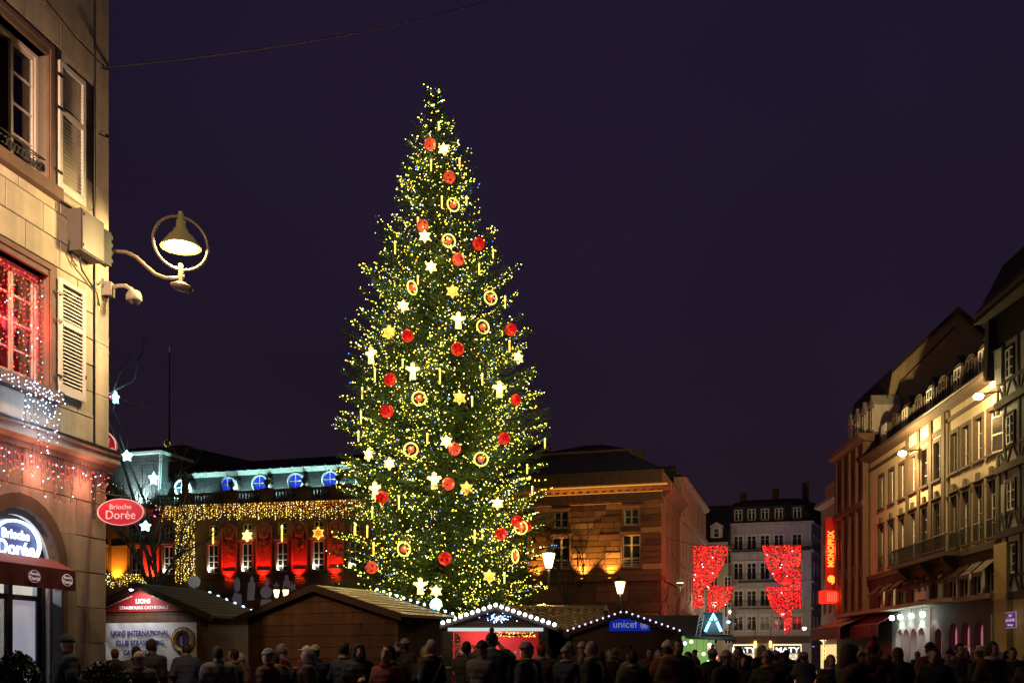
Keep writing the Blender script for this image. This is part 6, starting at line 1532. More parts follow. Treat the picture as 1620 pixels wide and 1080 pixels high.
MB().box(.35, 1.9, .9, 1.0, .5, 2.4).build('lit_back_panel', E('green_lit_panel', (.45, 1.0, .25), .30, (.3, .4, .2)), CH5)
MB().box(.35, 1.9, -.3, .3, .0, .95).build('counter', m_woodd, CH5)
LN = []
for i in range(12):
    x = .5+R_.random()*1.3; zz = 1.2+R_.random()*1.0; t = empty('hanging_lantern', CH5.location+Vector((x, R_.uniform(-.3, .5), zz)), 0, '%s hanging coloured lantern of the green-lit stall, counted as hung' % ordn(i), 'lantern', 'coloured lanterns of the green-lit stall')
    LN.append((x, i % 4, t))
    cidx = i % 4; MB().ball((0, 0, 0), .08, 8, 6).build('globe', E('lant_%d' % cidx, ((1, .85, .3), (.5, 1, .4), (.8, .95, 1), (1, .25, .15))[cidx], 3.5), t); MB().tube([(0, 0, .07), (0, 0, 2.5-zz)], .006, 4).build('string', wire, t)
LN.sort(key=lambda q: q[0])
for c_ in range(4):
    for i, (x, k, t) in enumerate([q for q in LN if q[1] == c_]): t['label'] = 'small %s glowing lantern, %s of that colour from the left in the green-lit stall' % (('gold', 'green', 'white', 'red')[c_], ordn(i))
na = empty('neon_letter', CH5.location+Vector((1.5, -.9, 2.55)), 0, 'blue-white neon shape like a letter A above the dark-roofed stall', 'neon sign'); m_nA = E('cyan_neon', (.25, .80, 1.0), 3.2)
b = MB(); b.tube([(-.33, 0, 0), (-.15, 0, .40)], .06, 8); b.tube([(.33, 0, 0), (.15, 0, .40)], .06, 8); b.build('leg', m_nA, na); MB().tube([(-.11, 0, .46), (0, 0, .72), (.11, 0, .46)], .07, 8).build('peak', m_nA, na); MB().box(-.4, .4, .08, .12, -.1, .8).build('board', m_roofd, na)
lamp('POINT', na, (0, -.4, .3), 25, (.4, .85, 1), .2)
ld = empty('truss_ladder', CH5.location+Vector((.75, -.95, 2.3)), 0, 'slim metal truss leaning beside the neon letter', 'truss'); b = MB()
for dx in (0, .18): b.tube([(dx, 0, 0), (dx+.18, 0, .95)], .02, 5)
for k in range(6): b.tube([(k*.03, 0, k*.16), (.18+(k+1)*.03, 0, (k+1)*.16)], .012, 4)
b.build('truss', m_lgrey, ld)
# lit post at the left of the red stall
lpz = at(686, 1000, 30); t = empty('lit_post', (lpz.x, lpz.y, 0), 0, 'green-white lit post between the board chalet and the red stall', 'post')
MB().box(-.06, .06, -.06, .06, 0, 2.6).build('post', m_lgrey, t)
for k, zz in enumerate((1.45, 1.75, 2.1)): MB().ball((-.02 if k % 2 else .09, -.1, zz), .09, 10, 8, sq=(1, 1, 1.3)).build('bulb', E('cyan_bulb', (.55, 1, .85), 7), t)
lamp('POINT', t, (0, -.35, 1.9), 20, (.5, 1, .8), .1)
gb = at(690, 955, 42); t = empty('green_globe_lamp', (gb.x, gb.y, 0), 0, 'turquoise globe lamp on a post at the foot of the tree', 'lamp'); MB().tube([(0, 0, 0), (0, 0, gb.z-.25)], .05, 8).build('post', m_iron, t); MB().ball((0, 0, gb.z), .24, 14, 10).build('globe', E('turquoise_globe', (.25, 1, .75), 6), t, True); MB().lathe([(.1, 0), (.14, .05), (.05, .12)], 10, (0, 0, gb.z-.3)).build('collar', m_iron, t)
lamp('POINT', t, (0, -.4, gb.z), 60, (.3, 1, .8), .2)

# ================================================================== street lanterns
def lantern(px, py, D, label, pw=500, s=1.0):
    p = at(px, py, D); t = empty('street_lantern', (p.x, D, 0), 0, label, 'street lamp', 'lantern posts of the square'); H = p.z
    MB().lathe([(.16, 0), (.18, .25), (.10, .4), (.08, 1.0), (.095, 1.05), (.06, 1.15), (.05, H-.55*s), (.09, H-.5*s), (.05, H-.42*s)], 12).build('post', m_iron, t, True)
    MB().lathe([(.12*s, -.38*s), (.14*s, -.34*s), (.27*s, .22*s), (.26*s, .24*s)], 6, (0, 0, H)).build('glass', E('lantern_glass', (1.0, .76, .28), 4.5), t)
    MB().lathe([(.30*s, .24*s), (.30*s, .27*s), (.16*s, .42*s), (.05*s, .46*s), (.05*s, .55*s), (.01, .6*s)], 6, (0, 0, H)).build('cap', m_iron, t)
    b = MB()
    for k in range(6): a = 2*PI*k/6; b.tube([(.15*s*math.cos(a), .15*s*math.sin(a), H-.36*s), (.285*s*math.cos(a), .285*s*math.sin(a), H+.24*s)], .012*s, 4)
    b.build('glass_rib', m_iron, t)
    lamp('POINT', t, (0, -.45*s, H-.05), pw, (1.0, .70, .28), .15)
lantern(868, 884, 45, 'tall lit lantern post right beside the tree', 330, 1.05)
lantern(981, 927, 66, 'lit lantern post behind the unicef chalet', 260, 1.25)
lantern(1040.5, 952, 80, 'farthest lit lantern post at the palace corner', 130, 1.25)
lantern(437.5, 937, 81, 'left one of two small lit lanterns before the palace porch', 120, .95)
lantern(452, 937, 82, 'right one of two small lit lanterns before the palace porch', 120, .95)

# ================================================================== bare trees
m_twig = M('bare_bark', (.055, .042, .032), .85, .25, 4, .3)
def bare(name, label, base, H, seed, spread=.5, limbs=None, r0=.13, fork=None, lev=5):
    rr = random.Random(seed); t = empty(name, base, 0, label, 'tree', 'bare winter trees'); b = MB(); tr = MB()
    fz = fork or H*.42
    tr.tube([(0, 0, 0), (.03, .02, fz*.5), (.0, 0, fz), ], [r0, r0*.85, r0*.7], 9); tr.build('trunk', m_twig, t, True)
    def grow(p, d, L_, r, lv):
        pts = [p]; q = p.copy(); dd = d.copy()
        for k in range(3):
            dd = (dd+Vector((rr.uniform(-.2, .2), rr.uniform(-.2, .2), rr.uniform(-.05, .16)))).normalized(); q = q+dd*L_/3; pts.append(q.copy())
        b.tube(pts, [r, r*.85, r*.7, r*.5], 5 if lv > 2 else 3, cap=False)
        if lv <= 0: return
        for k in range(rr.choice((2, 3, 3))):
            at_ = pts[rr.choice((2, 3, 3))]; ax = Vector((rr.uniform(-1, 1), rr.uniform(-1, 1), rr.uniform(-.3, .8))).normalized()
            grow(at_, (dd+ax*spread*1.35).normalized(), L_*rr.uniform(.6, .82), r*.55, lv-1)
    for k in range(5):
        a = 2*PI*k/5+rr.uniform(-.4, .4); grow(Vector((0, 0, fz*rr.uniform(.85, 1))), Vector((math.cos(a)*spread, math.sin(a)*spread, .9)).normalized(), H*.24, r0*.5, lev-1)
    if limbs:
        for pts, r in limbs:
            b.tube(pts, [r*(1-.7*k/(len(pts)-1)) for k in range(len(pts))], 6, cap=False)
            for k in range(1, len(pts)):
                for _ in range(2): grow(Vector(pts[k]), Vector((rr.uniform(-1, 1), rr.uniform(-1, 1), rr.uniform(-.4, 1))).normalized(), .9, r*.35, 2)
    b.build('crown', m_twig, t); return t
p = at(896, 1038, 56); bare('bare_tree', 'bare young tree with pale trunk beside the tall lantern', (p.x, p.y, 0), 8.6, 4, .55, fork=4.6, r0=.16)
p = at(990, 1038, 69); bare('bare_tree', 'bare small tree lit from below behind the unicef chalet', (p.x, p.y, 0), 6.0, 8, .5, fork=2.5, r0=.12, lev=4)
p = at(1052, 1038, 76); bare('bare_tree', 'bare tree at the street corner of the palace pavilion', (p.x, p.y, 0), 7.4, 13, .5, fork=3.2, r0=.13, lev=4)
p = at(243, 1038, 40); B0 = Vector((p.x, p.y, 0))
def rel(px, py, D): return at(px, py, D)-B0
bt = bare('bare_tree', 'bare tree hung with cool stars and baubles behind the oval sign', B0, 7.2, 21, .5, [([rel(243, 870, 40), rel(215, 800, 39.5), rel(185, 700, 39), rel(160, 640, 38.8), rel(180, 618, 38.6), rel(212, 602, 38.5)], .07), ([rel(243, 860, 40), rel(228, 790, 39), rel(200, 720, 38.5), rel(190, 690, 38)], .06),
     ([rel(243, 850, 40), rel(262, 790, 40.5), rel(285, 745, 41)], .05), ([rel(243, 900, 40), rel(225, 850, 38.8), rel(205, 815, 38.3)], .05)], r0=.17, fork=4.2)
m_cy = E('cyan_white_star', (.30, .95, 1.0), 4.0)
for i, (px, py, D, sx, sz, lab) in enumerate(((183, 629, 38.6, .55, 1.15, 'slim cool drop-shaped light hanging highest in the bare tree'), (201, 721, 38.2, 1.0, 1.0, 'big cool white star light level with the steep roof edge'), (243, 757, 38.6, .9, 1.25, 'cool white star light at the roof valley behind the bare tree'), (230, 832, 38.3, .95, .95, 'lowest cool white star light beside the oval sign'))):
    t = empty('star_light', at(px, py, D), .2*i, lab, 'star light', 'cool star lights in the bare tree')
    MB().prism([(x*sx, z*sz) for x, z in starpoly(5, .22, .125)], -.10, .10).build('star', m_cy, t); MB().tube([(0, 0, .3), (0, 0, .7)], .012, 4).build('hanger', wire, t)
    lamp('POINT', t, (0, -.3, 0), 30, (.45, .95, 1), .15)
for i, (px, py, D, c, lab, r) in enumerate(((264, 702, 38.5, (.35, .26, .03), 'shiny gold bauble above the steep roof edge', .14), (173, 628, 38.5, (.3, .02, .08), 'shiny dark red bauble beside the slim cool light', .14), (184, 722, 38.0, (.3, .02, .08), 'shiny dark red bauble beside the big cool star', .14), (248, 812, 38.2, (.3, .02, .08), 'shiny dark red bauble at the end of the sloping lights', .17))):
    t = empty('tree_bauble', at(px, py, D), 0, lab, 'bauble', 'baubles in the bare tree'); MB().ball((0, 0, 0), r, 16, 12).build('ball', M('shiny_%d' % int(c[1]*100), c, .12, 0, metal=.8), t, True); MB().lathe([(.04, r*.95), (.04, r*1.15)], 8).build('cap', m_grey, t); MB().tube([(0, 0, r), (0, 0, r+.3)], .008, 4).build('hanger', wire, t)
# blue parasol behind the tiled stall
bp_ = at(897, 1038, 47); t = empty('blue_parasol', (bp_.x, bp_.y, 0), 0, 'blue domed parasol behind the golden tiled roof', 'parasol')
MB().lathe([(1.0, 2.75), (.98, 2.95), (.75, 3.45), (.4, 3.78), (.02, 3.9)], 16).build('canopy', M('blue_canvas', (.01, .10, .40), .6, .1, emit=(.0, .12, .5), es=.05), t, True); MB().tube([(0, 0, 0), (0, 0, 3.8)], .04, 8).build('pole', m_lgrey, t); MB().lathe([(.3, 0), (.3, .08), (.06, .12)], 16).build('base', m_iron, t)
# ================================================================== people: smooth bodies grown from a distance field
def seg(P, a, b, ra, rb):
    a = np.array(a, float); b = np.array(b, float); d = b-a; t = np.clip(((P-a)@d)/max(d@d, 1e-9), 0, 1)
    return np.linalg.norm(P-a-t[..., None]*d, axis=-1)-(ra+(rb-ra)*t)
def ell(P, c, r):
    r = np.array(r, float); q = (P-np.array(c))/r; k = np.linalg.norm(q, axis=-1); return (k-1)*r.min()
def smin(a, b, k=.04):
    h = np.clip(.5+.5*(b-a)/k, 0, 1); return b*(1-h)+a*h-k*h*(1-h)
def nets(fn, lo, hi, st):
    lo = np.array(lo); n = np.ceil((np.array(hi)-lo)/st).astype(int)+1
    g = np.stack(np.meshgrid(*[lo[i]+st*np.arange(n[i]) for i in range(3)], indexing='ij'), -1); f = fn(g)
    s = f < 0
    c = [f[i:n[0]-1+i, j:n[1]-1+j, k:n[2]-1+k] for i in (0, 1) for j in (0, 1) for k in (0, 1)]
    cs = np.stack(c, -1); inside = (cs < 0).sum(-1); act = (inside > 0) & (inside < 8)
    off = np.array([(i, j, k) for i in (0, 1) for j in (0, 1) for k in (0, 1)], float)
    edges = [(a, b) for a in range(8) for b in range(a+1, 8) if abs(off[a]-off[b]).sum() == 1]
    A = cs[act]; acc = np.zeros((len(A), 3)); cnt = np.zeros(len(A))
    for a, b in edges:
        m = (A[:, a] < 0) != (A[:, b] < 0); t = np.where(m, A[:, a]/np.where(m, A[:, a]-A[:, b], 1), 0)
        acc += m[:, None]*(off[a]+t[:, None]*(off[b]-off[a])); cnt += m
    V = lo+st*(np.argwhere(act)+acc/cnt[:, None]); idx = -np.ones(act.shape, int); idx[act] = np.arange(len(A))
    Fq = []
    for ax in range(3):
        sl0 = [slice(None)]*3; sl1 = [slice(None)]*3; sl0[ax] = slice(0, -1); sl1[ax] = slice(1, None)
        ch = s[tuple(sl0)] != s[tuple(sl1)]; pts = np.argwhere(ch); u, v = [(1, 2), (2, 0), (0, 1)][ax]
        ok = (pts[:, u] > 0) & (pts[:, v] > 0) & (pts[:, u] < n[u]-1) & (pts[:, v] < n[v]-1); pts = pts[ok]
        if not len(pts): continue
        e = np.eye(3, dtype=int); q = [pts-e[u]-e[v], pts-e[v], pts, pts-e[u]]
        ids = np.stack([idx[tuple(x.T)] for x in q], 1); fl = s[tuple(pts.T)]
        ids[~fl] = ids[~fl][:, ::-1]; Fq.append(ids)
    return V, np.concatenate(Fq)
POSE = {'down': [((.235, .03, 1.15), (.225, -.06, .90)), ((-.235, .03, 1.15), (-.225, -.06, .90))],
        'pocket': [((.28, .06, 1.15), (.17, -.14, 1.0)), ((-.28, .06, 1.15), (-.17, -.14, 1.0))],
        'phone': [((.24, -.10, 1.17), (.06, -.32, 1.40)), ((-.25, .03, 1.15), (-.2, -.10, .95))],
        'up': [((.29, -.20, 1.40), (.10, -.27, 1.62)), ((-.29, -.20, 1.40), (-.10, -.27, 1.62))],
        'bag': [((.24, .02, 1.16), (.06, -.20, 1.18)), ((-.235, .03, 1.15), (-.225, -.06, .90))]}
m_skin = M('skin', (.48, .28, .20), .55, .06, 8)
def hand(V, Fq, w, el, out):
    """palm and five bent fingers, appended to the body mesh"""
    w = Vector(w); d = (w-Vector(el)).normalized(); s = d.cross(Vector((0, 0, 1) if abs(d.z) < .8 else (0, 1, 0))).normalized(); n = s.cross(d)
    def fn(P):
        pa, pb = w, w+d*.085; f = seg(P, pa+s*.0, pb-s*.018, .030, .021); f = smin(f, seg(P, pa, pb+s*.018, .028, .020), .015)
        for k, (o, L_) in enumerate(((-.030, .062), (-.010, .074), (.010, .070), (.030, .055))):
            a = w+d*.085+s*o; m1 = a+d*L_*.5-n*.012; e1 = m1+d*L_*.35-n*.035; f = smin(f, np.minimum(seg(P, a, m1, .0105, .0095), seg(P, m1, e1, .0095, .008)), .006)
        a = w+d*.02-s*.025; m1 = a+d*.035-s*.03-n*.01; e1 = m1+d*.035-s*.004-n*.015
        return smin(f, np.minimum(seg(P, a, m1, .014, .012), seg(P, m1, e1, .012, .009)), .01)
    c = np.array(w+d*.07); v, q = nets(fn, c-.13, c+.13, .0075)
    return np.concatenate([V, v]), np.concatenate([Fq, q+len(V)])
def body(pose):
    A = POSE[pose]
    def fn(P):
        f = seg(P, (0, 0, .97), (0, .01, 1.20), .135, .125); f = smin(f, seg(P, (-.06, .01, 1.33), (.06, .01, 1.33), .125, .125), .08)
        for s in (-1, 1):
            f = smin(f, seg(P, (s*.09, 0, .93), (s*.10, -.01, .50), .085, .058), .04); f = smin(f, seg(P, (s*.10, -.01, .50), (s*.105, .02, .09), .057, .038), .03); f = smin(f, seg(P, (s*.105, .03, .05), (s*.115, -.14, .035), .042, .032), .03)
        for s, (el, wr) in zip((1, -1), A):
            f = smin(f, seg(P, (s*.17, .01, 1.41), el, .058, .044), .05); f = smin(f, seg(P, el, wr, .043, .028), .02)
        f = smin(f, seg(P, (0, .01, 1.42), (0, -.005, 1.56), .062, .052), .05)
        h = ell(P, (0, -.005, 1.645), (.078, .098, .118)); h = smin(h, ell(P, (0, -.045, 1.585), (.052, .05, .055)), .04)
        h = smin(h, seg(P, (0, -.095, 1.655), (0, -.118, 1.622), .012, .016), .015)
        for s in (-1, 1):
            h = smin(h, ell(P, (s*.079, .0, 1.635), (.012, .022, .034)), .008); h = np.maximum(h, -(np.linalg.norm(P-np.array((s*.033, -.115, 1.655)), axis=-1)-.020))
        h = np.maximum(h, -seg(P, (-.022, -.112, 1.585), (.022, -.112, 1.585), .008, .008))
        return smin(f, h, .025)
    V, Fq = nets(fn, (-.42, -.45, -.02), (.42, .25, 1.82), .0185)
    for (el, wr) in A: V, Fq = hand(V, Fq, wr, el, None)
    return raw_mesh('body', V, Fq, m_skin, smooth=True)
def coat_mesh(pose, hem, puff):
    A = POSE[pose]
    def fn(P):
        f = seg(P, (0, .005, hem+.06), (0, .01, 1.15), .20+puff, .165+puff); f = smin(f, seg(P, (-.085, .01, 1.33), (.085, .01, 1.33), .145+puff, .145+puff), .10)
        for s, (el, wr) in zip((1, -1), A):
            f = smin(f, seg(P, (s*.18, .01, 1.40), el, .080+puff*.7, .064+puff*.5), .05); w = np.array(wr)*.94+np.array(el)*.06; f = smin(f, seg(P, el, w, .063+puff*.5, .048), .02)
        f = smin(f, seg(P, (0, .015, 1.44), (0, .005, 1.53), .09, .082), .03)
        f = f+.004*np.sin(P[..., 2]*60)*(puff > .01)+.004*np.sin(P[..., 0]*31+P[..., 2]*17)
        return np.maximum(np.maximum(f, hem-P[..., 2]), P[..., 2]-1.535)
    V, Fq = nets(fn, (-.5, -.45, hem-.05), (.5, .33, 1.60), .024); return V, Fq
def trouser():
    def fn(P):
        f = None
        for s in (-1, 1):
            g = seg(P, (s*.09, 0, .95), (s*.105, .01, .12), .108, .075); g = smin(g, seg(P, (s*.105, .03, .055), (s*.115, -.15, .045), .055, .045), .03); f = g if f is None else smin(f, g, .03)
        return f
    V, Fq = nets(fn, (-.3, -.3, -.03), (.3, .2, 1.1), .027); return raw_mesh('trousers', V, Fq, M('dark_trousers', (.03, .03, .035), .8, .15), smooth=True)
HC = (0, -.005, 1.645)
def hat_fn(kind):
    def fn(P):
        x, y, z = P[..., 0], P[..., 1], P[..., 2]
        if kind == 'short': f = np.maximum(ell(P, (0, .004, 1.655), (.088, .108, .125)), -np.maximum(y+.035-.25*(z-1.69), z-1.72)); return np.maximum(f, 1.575-z)
        if kind == 'long':
            f = ell(P, (0, .006, 1.652), (.094, .112, .128)); f = smin(f, seg(P, (0, .06, 1.62), (0, .10, 1.38), .085, .075), .05); return np.maximum(f, -np.maximum(y+.045-.2*(z-1.69), z-1.72))
        if kind in ('beanie', 'bobble'):
            f = ell(P, (0, .006, 1.668), (.098, .116, .130)); f = np.maximum(f, 1.672-.15*y*0-z+.25*y*0); rim = np.maximum(ell(P, (0, .004, 1.668), (.104, .122, .138)), np.abs(z-1.692)-.022); f = np.minimum(f, rim)
            if kind == 'bobble': f = np.minimum(f, np.linalg.norm(P-np.array((0, .01, 1.83)), axis=-1)-.042)
            return f
        if kind == 'hood':
            f = ell(P, (0, .02, 1.645), (.120, .140, .150)); f = smin(f, seg(P, (0, .05, 1.55), (0, .05, 1.47), .13, .14), .05); f = np.maximum(f, -ell(P, (0, -.10, 1.635), (.080, .115, .105))); return f
        if kind == 'cap':
            f = np.maximum(ell(P, (0, .004, 1.665), (.094, .113, .118)), 1.685-z); return np.minimum(f, np.maximum(ell(P, (0, -.12, 1.69), (.075, .085, .014)), z-1.72))
    return fn
def hat_mesh(kind, m):
    V, Fq = nets(hat_fn(kind), (-.22, -.28, 1.28), (.22, .26, 1.92), .0155); return raw_mesh(kind, V, Fq, m, smooth=True)
BODY = {p: body(p) for p in POSE}; TROUS = trouser()
EYES = MB().ball((.033, -.094, 1.655), .011, 8, 6).ball((-.033, -.094, 1.655), .011, 8, 6).mesh('eyes', M('dark_eyes', (.03, .02, .02), .2, 0), True)
COATS = {}
cgeo = {}
coat_cols = {'black': (.012, .012, .014), 'navy': (.015, .02, .05), 'brown': (.055, .03, .018), 'dark red': (.14, .016, .014), 'grey': (.08, .08, .085), 'olive': (.045, .045, .022), 'beige': (.24, .18, .12)}
def coat(pose, hem, puff, c):
    k = (pose, hem, puff)
    if k not in cgeo: cgeo[k] = coat_mesh(*k)
    if k+(c,) not in COATS: COATS[k+(c,)] = raw_mesh('coat', cgeo[k][0], cgeo[k][1], M('coat_'+c.replace(' ', '_'), coat_cols[c], .8, .2, 6, .2), smooth=True)
    return COATS[k+(c,)]
hair_cols = {'dark': (.018, .011, .008), 'brown': (.06, .032, .016), 'blond': (.26, .16, .07), 'grey': (.25, .24, .23)}
hat_cols = {'grey': (.22, .21, .20), 'black': (.015, .015, .017), 'white': (.55, .52, .48), 'red': (.25, .02, .02), 'cream': (.42, .36, .27)}
HATS = {}
def hat(kind, c):
    if (kind, c) not in HATS:
        cc = coat_cols[c] if kind == 'hood' else (hair_cols[c] if kind in ('short', 'long') else hat_cols[c])
        nm = {'short': 'hair', 'long': 'hair', 'hood': 'hood'}.get(kind, 'hat'); me = hat_mesh(kind, M('%s_%s' % (nm, c.replace(' ', '_')), cc, .8, .25, 14, .4)); me.name = nm; HATS[(kind, c)] = me
    return HATS[(kind, c)]
SCARF = {c: MB().torus((0, 0, 0), .082, .038, 20, 8, 'z').mesh('scarf', M('scarf_'+c, col_, .9, .3, 20, .3), True) for c, col_ in (('mustard', (.30, .17, .04)), ('grey', (.2, .2, .2)), ('red', (.22, .02, .02)), ('white', (.5, .48, .45)))}
PEOPLE = []
def person(x, y, yaw, coatc, pose='pocket', hk='short', hc='dark', hem=.78, puff=.02, scarf=None, s=1.0, label=None, lean=0.0):
    t = empty('person', (x, y, 0), yaw, label, 'person', 'crowd on the square'); t.scale = (s, s, s); t.rotation_euler = (lean, 0, yaw)
    put('body', BODY[pose], t); put('eyes', EYES, t); put('coat', coat(pose, hem, puff, coatc), t); put('trousers', TROUS, t)
    put('hood' if hk == 'hood' else ('hair' if hk in ('short', 'long') else 'hat'), hat(hk, hc), t)
    if hk in ('beanie', 'bobble', 'cap') and R_.random() < .5: put('hair', hat('short', 'brown'), t)
    if scarf: put('scarf', SCARF[scarf], t, (0, .0, 1.50), (.12, 0, 0))
    PEOPLE.append((t, coatc, hk, hc, scarf)); return t
def ppl(px, D, *a, **k):
    p = at(px, 0, D); return person(p.x, D, *a, **k)
BACK = PI            # facing away from the camera
# figures one can tell apart
ppl(60, 17.2, 1.2, 'beige', 'pocket', 'short', 'brown', s=.99, label='person in a pale beige coat at the arched cafe door')
ppl(106, 15.4, 2.4, 'black', 'pocket', 'beanie', 'black', s=1.03, label='person in black with a dark knitted hat before the cafe corner')
ppl(240, 17.5, 2.9, 'black', 'down', 'short', 'dark', .78, .03, s=1.02, label='dark-haired person in black standing before the white banner')
ppl(295, 19.8, -2.6, 'navy', 'pocket', 'short', 'dark', .78, .02, s=1.0, label='person in navy under the banner emblem')
ppl(446, 18.6, 2.0, 'dark red', 'pocket', 'short', 'grey', .72, .03, s=.98, label='grey-haired person in a dark red jacket before the board chalet')
ppl(485, 20.3, -.8, 'dark red', 'down', 'cap', 'white', .72, .03, s=.97, label='person in a dark red jacket and pale cap before the board chalet')
ppl(568, 16.5, .25, 'black', 'bag', 'hood', 'black', .7, .02, s=.96, label='hooded person in black facing us with a hand at the chest')
ppl(614, 17.4, -1.2, 'black', 'phone', 'long', 'dark', .75, .02, s=.97, label='long-haired person in black holding up a small phone')
ppl(641, 20.9, 2.6, 'black', 'pocket', 'beanie', 'grey', .78, .02, s=1.05, label='person in black with a grey knitted hat beside the board chalet')
sp_ = ppl(682, 16.3, -2.2, 'black', 'down', 'short', 'grey', .74, .02, 'mustard', 1.0, 'grey-haired person with a mustard scarf and a bag strap, back turned')
ppl(738, 17.9, 2.8, 'black', 'up', 'short', 'dark', .78, .02, s=1.0, label='person in black with both arms raised before the red stall')
ppl(778, 16.7, BACK, 'black', 'up', 'bobble', 'black', .78, .04, s=1.06, label='tallest person in the crowd, dark hat, arms raised before the red stall')
ppl(901, 21.5, 2.9, 'black', 'pocket', 'short', 'grey', .78, .02, s=1.03, label='pale-haired person in black left of the unicef chalet')
ppl(921, 20.6, 2.7, 'black', 'pocket', 'beanie', 'cream', .78, .02, s=1.01, label='person in black with a cream knitted hat before the unicef chalet')
ppl(1072, 14.9, .3, 'brown', 'pocket', 'short', 'dark', .78, .03, s=1.0, label='dark-haired person facing us right of the unicef chalet')
ppl(1570, 15.8, .4, 'brown', 'pocket', 'long', 'brown', .78, .02, 'white', .98, label='long-haired person with a white scarf below the street sign')
ppl(1518, 18.1, .2, 'grey', 'pocket', 'short', 'dark', .78, .02, 'red', .98, label='person with a red scarf before the pink-lit arches')
ppl(1344, 15.4, 1.9, 'brown', 'up', 'hood', 'brown', .78, .02, s=.95, label='hooded person in brown with raised arms before the shop awnings')
# strap and phone held by two of them
b = MB(); b.tube([(-.16, .10, 1.50), (.0, .20, 1.36), (.16, .19, 1.12), (.24, .08, .92)], .014, 5); b.tube([(-.16, .10, 1.50), (-.10, -.10, 1.47), (.1, -.2, 1.2), (.24, .02, .92)], .014, 5); b.build('strap', M('tan_strap', (.30, .22, .14), .7, .1), sp_); MB().box(.20, .32, -.05, .2, .66, .94).build('shoulder_bag', m_woodd, sp_)
def phone(px, D, z, yaw, c, label):
    p = at(px, 0, D); t = empty('phone', (p.x, D, z), yaw, label, 'phone'); MB().box(-.038, .038, -.005, .004, -.075, .075).build('case', m_iron, t); MB().box(-.034, .034, .0045, .007, -.068, .068).build('screen', E('screen_%d' % int(c[0]*100), c, 3.0), t)
q = at(614, 0, 15.4)
phone(611, 17.05, 1.38, .4+PI, (.6, .5, 1.0), 'glowing violet phone held up before the board chalet')
phone(778, 16.36, 1.78, PI*0, (.5, .7, 1), 'phone held high by the tallest person before the red stall')
# the rest of the crowd
marks = [(170, 'the cafe corner'), (340, 'the white banner'), (540, 'the board chalet'), (690, 'the board chalet end'), (880, 'the red stall'), (1080, 'the unicef chalet'), (1150, 'the neon letter stall'), (1290, 'the jewellery shop'), (1400, 'the shop awnings'), (1480, 'the white-lit arcade'), (1580, 'the pink-lit arches'), (1800, 'the yellow stone pier')]
blocked = [(-13.0, -5.6, 25.0, 31), (-8.2, -1.2, 23.4, 31), (-2.8, 1.9, 32.2, 37), (-.6, 3.9, 35, 40), (1.5, 5.7, 32.2, 37), (4.4, 10.5, 41, 47)]
rp_ = random.Random(42); taken = [(p[0].location.x, p[0].location.y) for p in PEOPLE]
rows = [(15.6, .72, .9), (17.4, .72, .95), (19.8, .75, .95), (23.0, .85, .9), (27.5, 1.1, .85), (34, 1.5, .7), (42, 2.0, .6), (55, 3.0, .6), (70, 3.4, .6)]
for (D0, st, pr_) in rows:
    x = -.53*D0
    while x < .53*D0:
        xx = x+rp_.uniform(-.22, .22); D = D0+rp_.uniform(-.7, .7); x += st
        if rp_.random() > pr_: continue
        px_ = 810+xx/D*F
        if px_ < 176 and D > 14.5: continue
        if any(a < xx < b and c < D < d for a, b, c, d in blocked): continue
        if any((xx-a)**2+(D-b)**2 < .52**2 for a, b in taken): continue
        if xx < FL.w(0, 0, 0).x-.208/.978*(17-D)+.8 and D < 17.5: continue
        if 690 < px_ < 752 and D < 29: continue
        taken.append((xx, D))
        hk = rp_.choices(('short', 'long', 'beanie', 'bobble', 'hood', 'cap'), (6, 4, 4, 2, 2, 1))[0]
        cc = rp_.choices(list(coat_cols), (6, 4, 3, 1.6, 1.5, 1.2, .4))[0]
        hc = cc if hk == 'hood' else rp_.choice(list(hair_cols)[:3]+(['dark', 'dark', 'grey']) if hk in ('short', 'long') else list(hat_cols)+['black', 'black', 'grey'])
        person(xx, D, rp_.choice((BACK, BACK, BACK, 0, 1.6, -1.6))+rp_.uniform(-.7, .7), cc, rp_.choices(('pocket', 'down', 'phone'), (5, 4, 1.6))[0], hk, hc, rp_.choice((.72, .82)), rp_.choice((.015, .035)), rp_.choice((None, None, 'grey', 'red', 'mustard')) if hk != 'hood' else None, rp_.uniform(.86, 1.0))
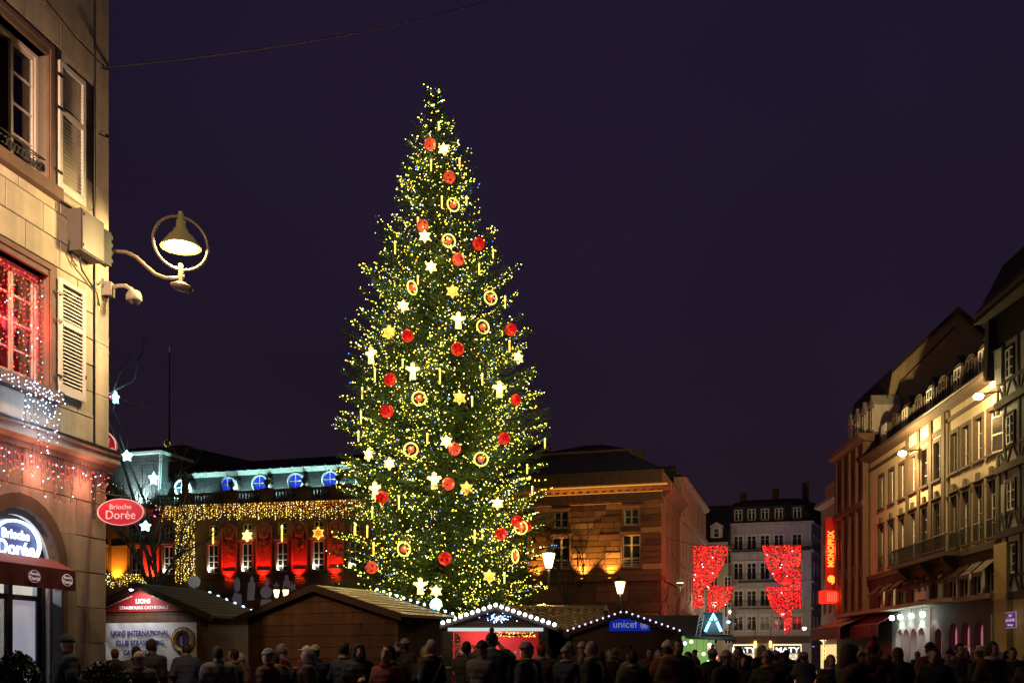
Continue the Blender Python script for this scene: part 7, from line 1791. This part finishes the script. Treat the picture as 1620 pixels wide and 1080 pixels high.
# labels for the rest: look, landmark behind, and order from the left where needed
buck = {}
for t, cc, hk, hc, sf in PEOPLE:
    if 'label' in t.keys(): continue
    px_ = 810+t.location.x/t.location.y*F; mk = next(n for lim, n in marks if px_ < lim); dist = 'near' if t.location.y < 16 else ('midway' if t.location.y < 26 else 'far')
    hd = {'short': '%s short hair' % hc, 'long': '%s long hair' % hc, 'beanie': '%s knitted hat' % hc, 'bobble': '%s bobble hat' % hc, 'hood': 'hood up', 'cap': '%s cap' % hc}[hk]
    buck.setdefault('%s person, %s coat, %s, before %s' % (dist, cc, hd, mk), []).append(t)
for lab, L_ in buck.items():
    L_.sort(key=lambda t: t.location.x/t.location.y)
    for i, t in enumerate(L_): t['label'] = lab if len(L_) == 1 else ordn(i)+' from left, '+lab
print('people', len(PEOPLE))
# crowd barrier
bp_ = at(722, 0, 29); t = empty('crowd_barrier', (bp_.x, 29, 0), .05, 'grey steel crowd barrier before the red stall', 'barrier')
b = MB(); b.tube([(-.95, 0, .18), (-.95, 0, 1.12), (-.88, 0, 1.18), (.88, 0, 1.18), (.95, 0, 1.12), (.95, 0, .18), (-.95, 0, .18)], .02, 7); b.build('frame', m_grey, t, True)
me = MB().tube([(0, 0, .18), (0, 0, 1.17)], .009, 5).mesh('bar', m_grey)
for k in range(15): put('bar', me, t, (-.84+k*.12, 0, 0))
for s in (-1, 1): MB().tube([(s*.7, -.28, .02), (s*.7, 0, .18), (s*.7, .28, .02)], .018, 6).build('foot', m_grey, t)
# sign post by the arcade
sp2 = FRt.w(FRt.a(1570, 2.2), -2.2, 0); t = empty('sign_post', sp2, 0, 'thin post with two small direction boards by the dark arches', 'sign post'); MB().tube([(0, 0, 0), (0, 0, 3.6)], .07, 7).build('post', M('pale_lit_post', (.55, .6, .45), .5, 0), t); MB().box(-.45, .45, -.08, -.07, 1.35, 1.75).box(-.18, .28, -.08, -.07, 1.8, 2.1).build('board', m_whiter, t)
# lettering becomes plain meshes
bpy.context.view_layer.update()
dg = bpy.context.evaluated_depsgraph_get()
fonts = [o for o in bpy.data.objects if o.type == 'FONT']
for o in fonts:
    me = bpy.data.meshes.new_from_object(o.evaluated_get(dg)); me.name = 'lettering'
    n = put('lettering', me, o.parent, o.location, o.rotation_euler, tuple(o.scale))
for o in fonts: bpy.data.objects.remove(o)
for o in col.objects:
    if o.name.startswith('lettering'): o.name = 'lettering'
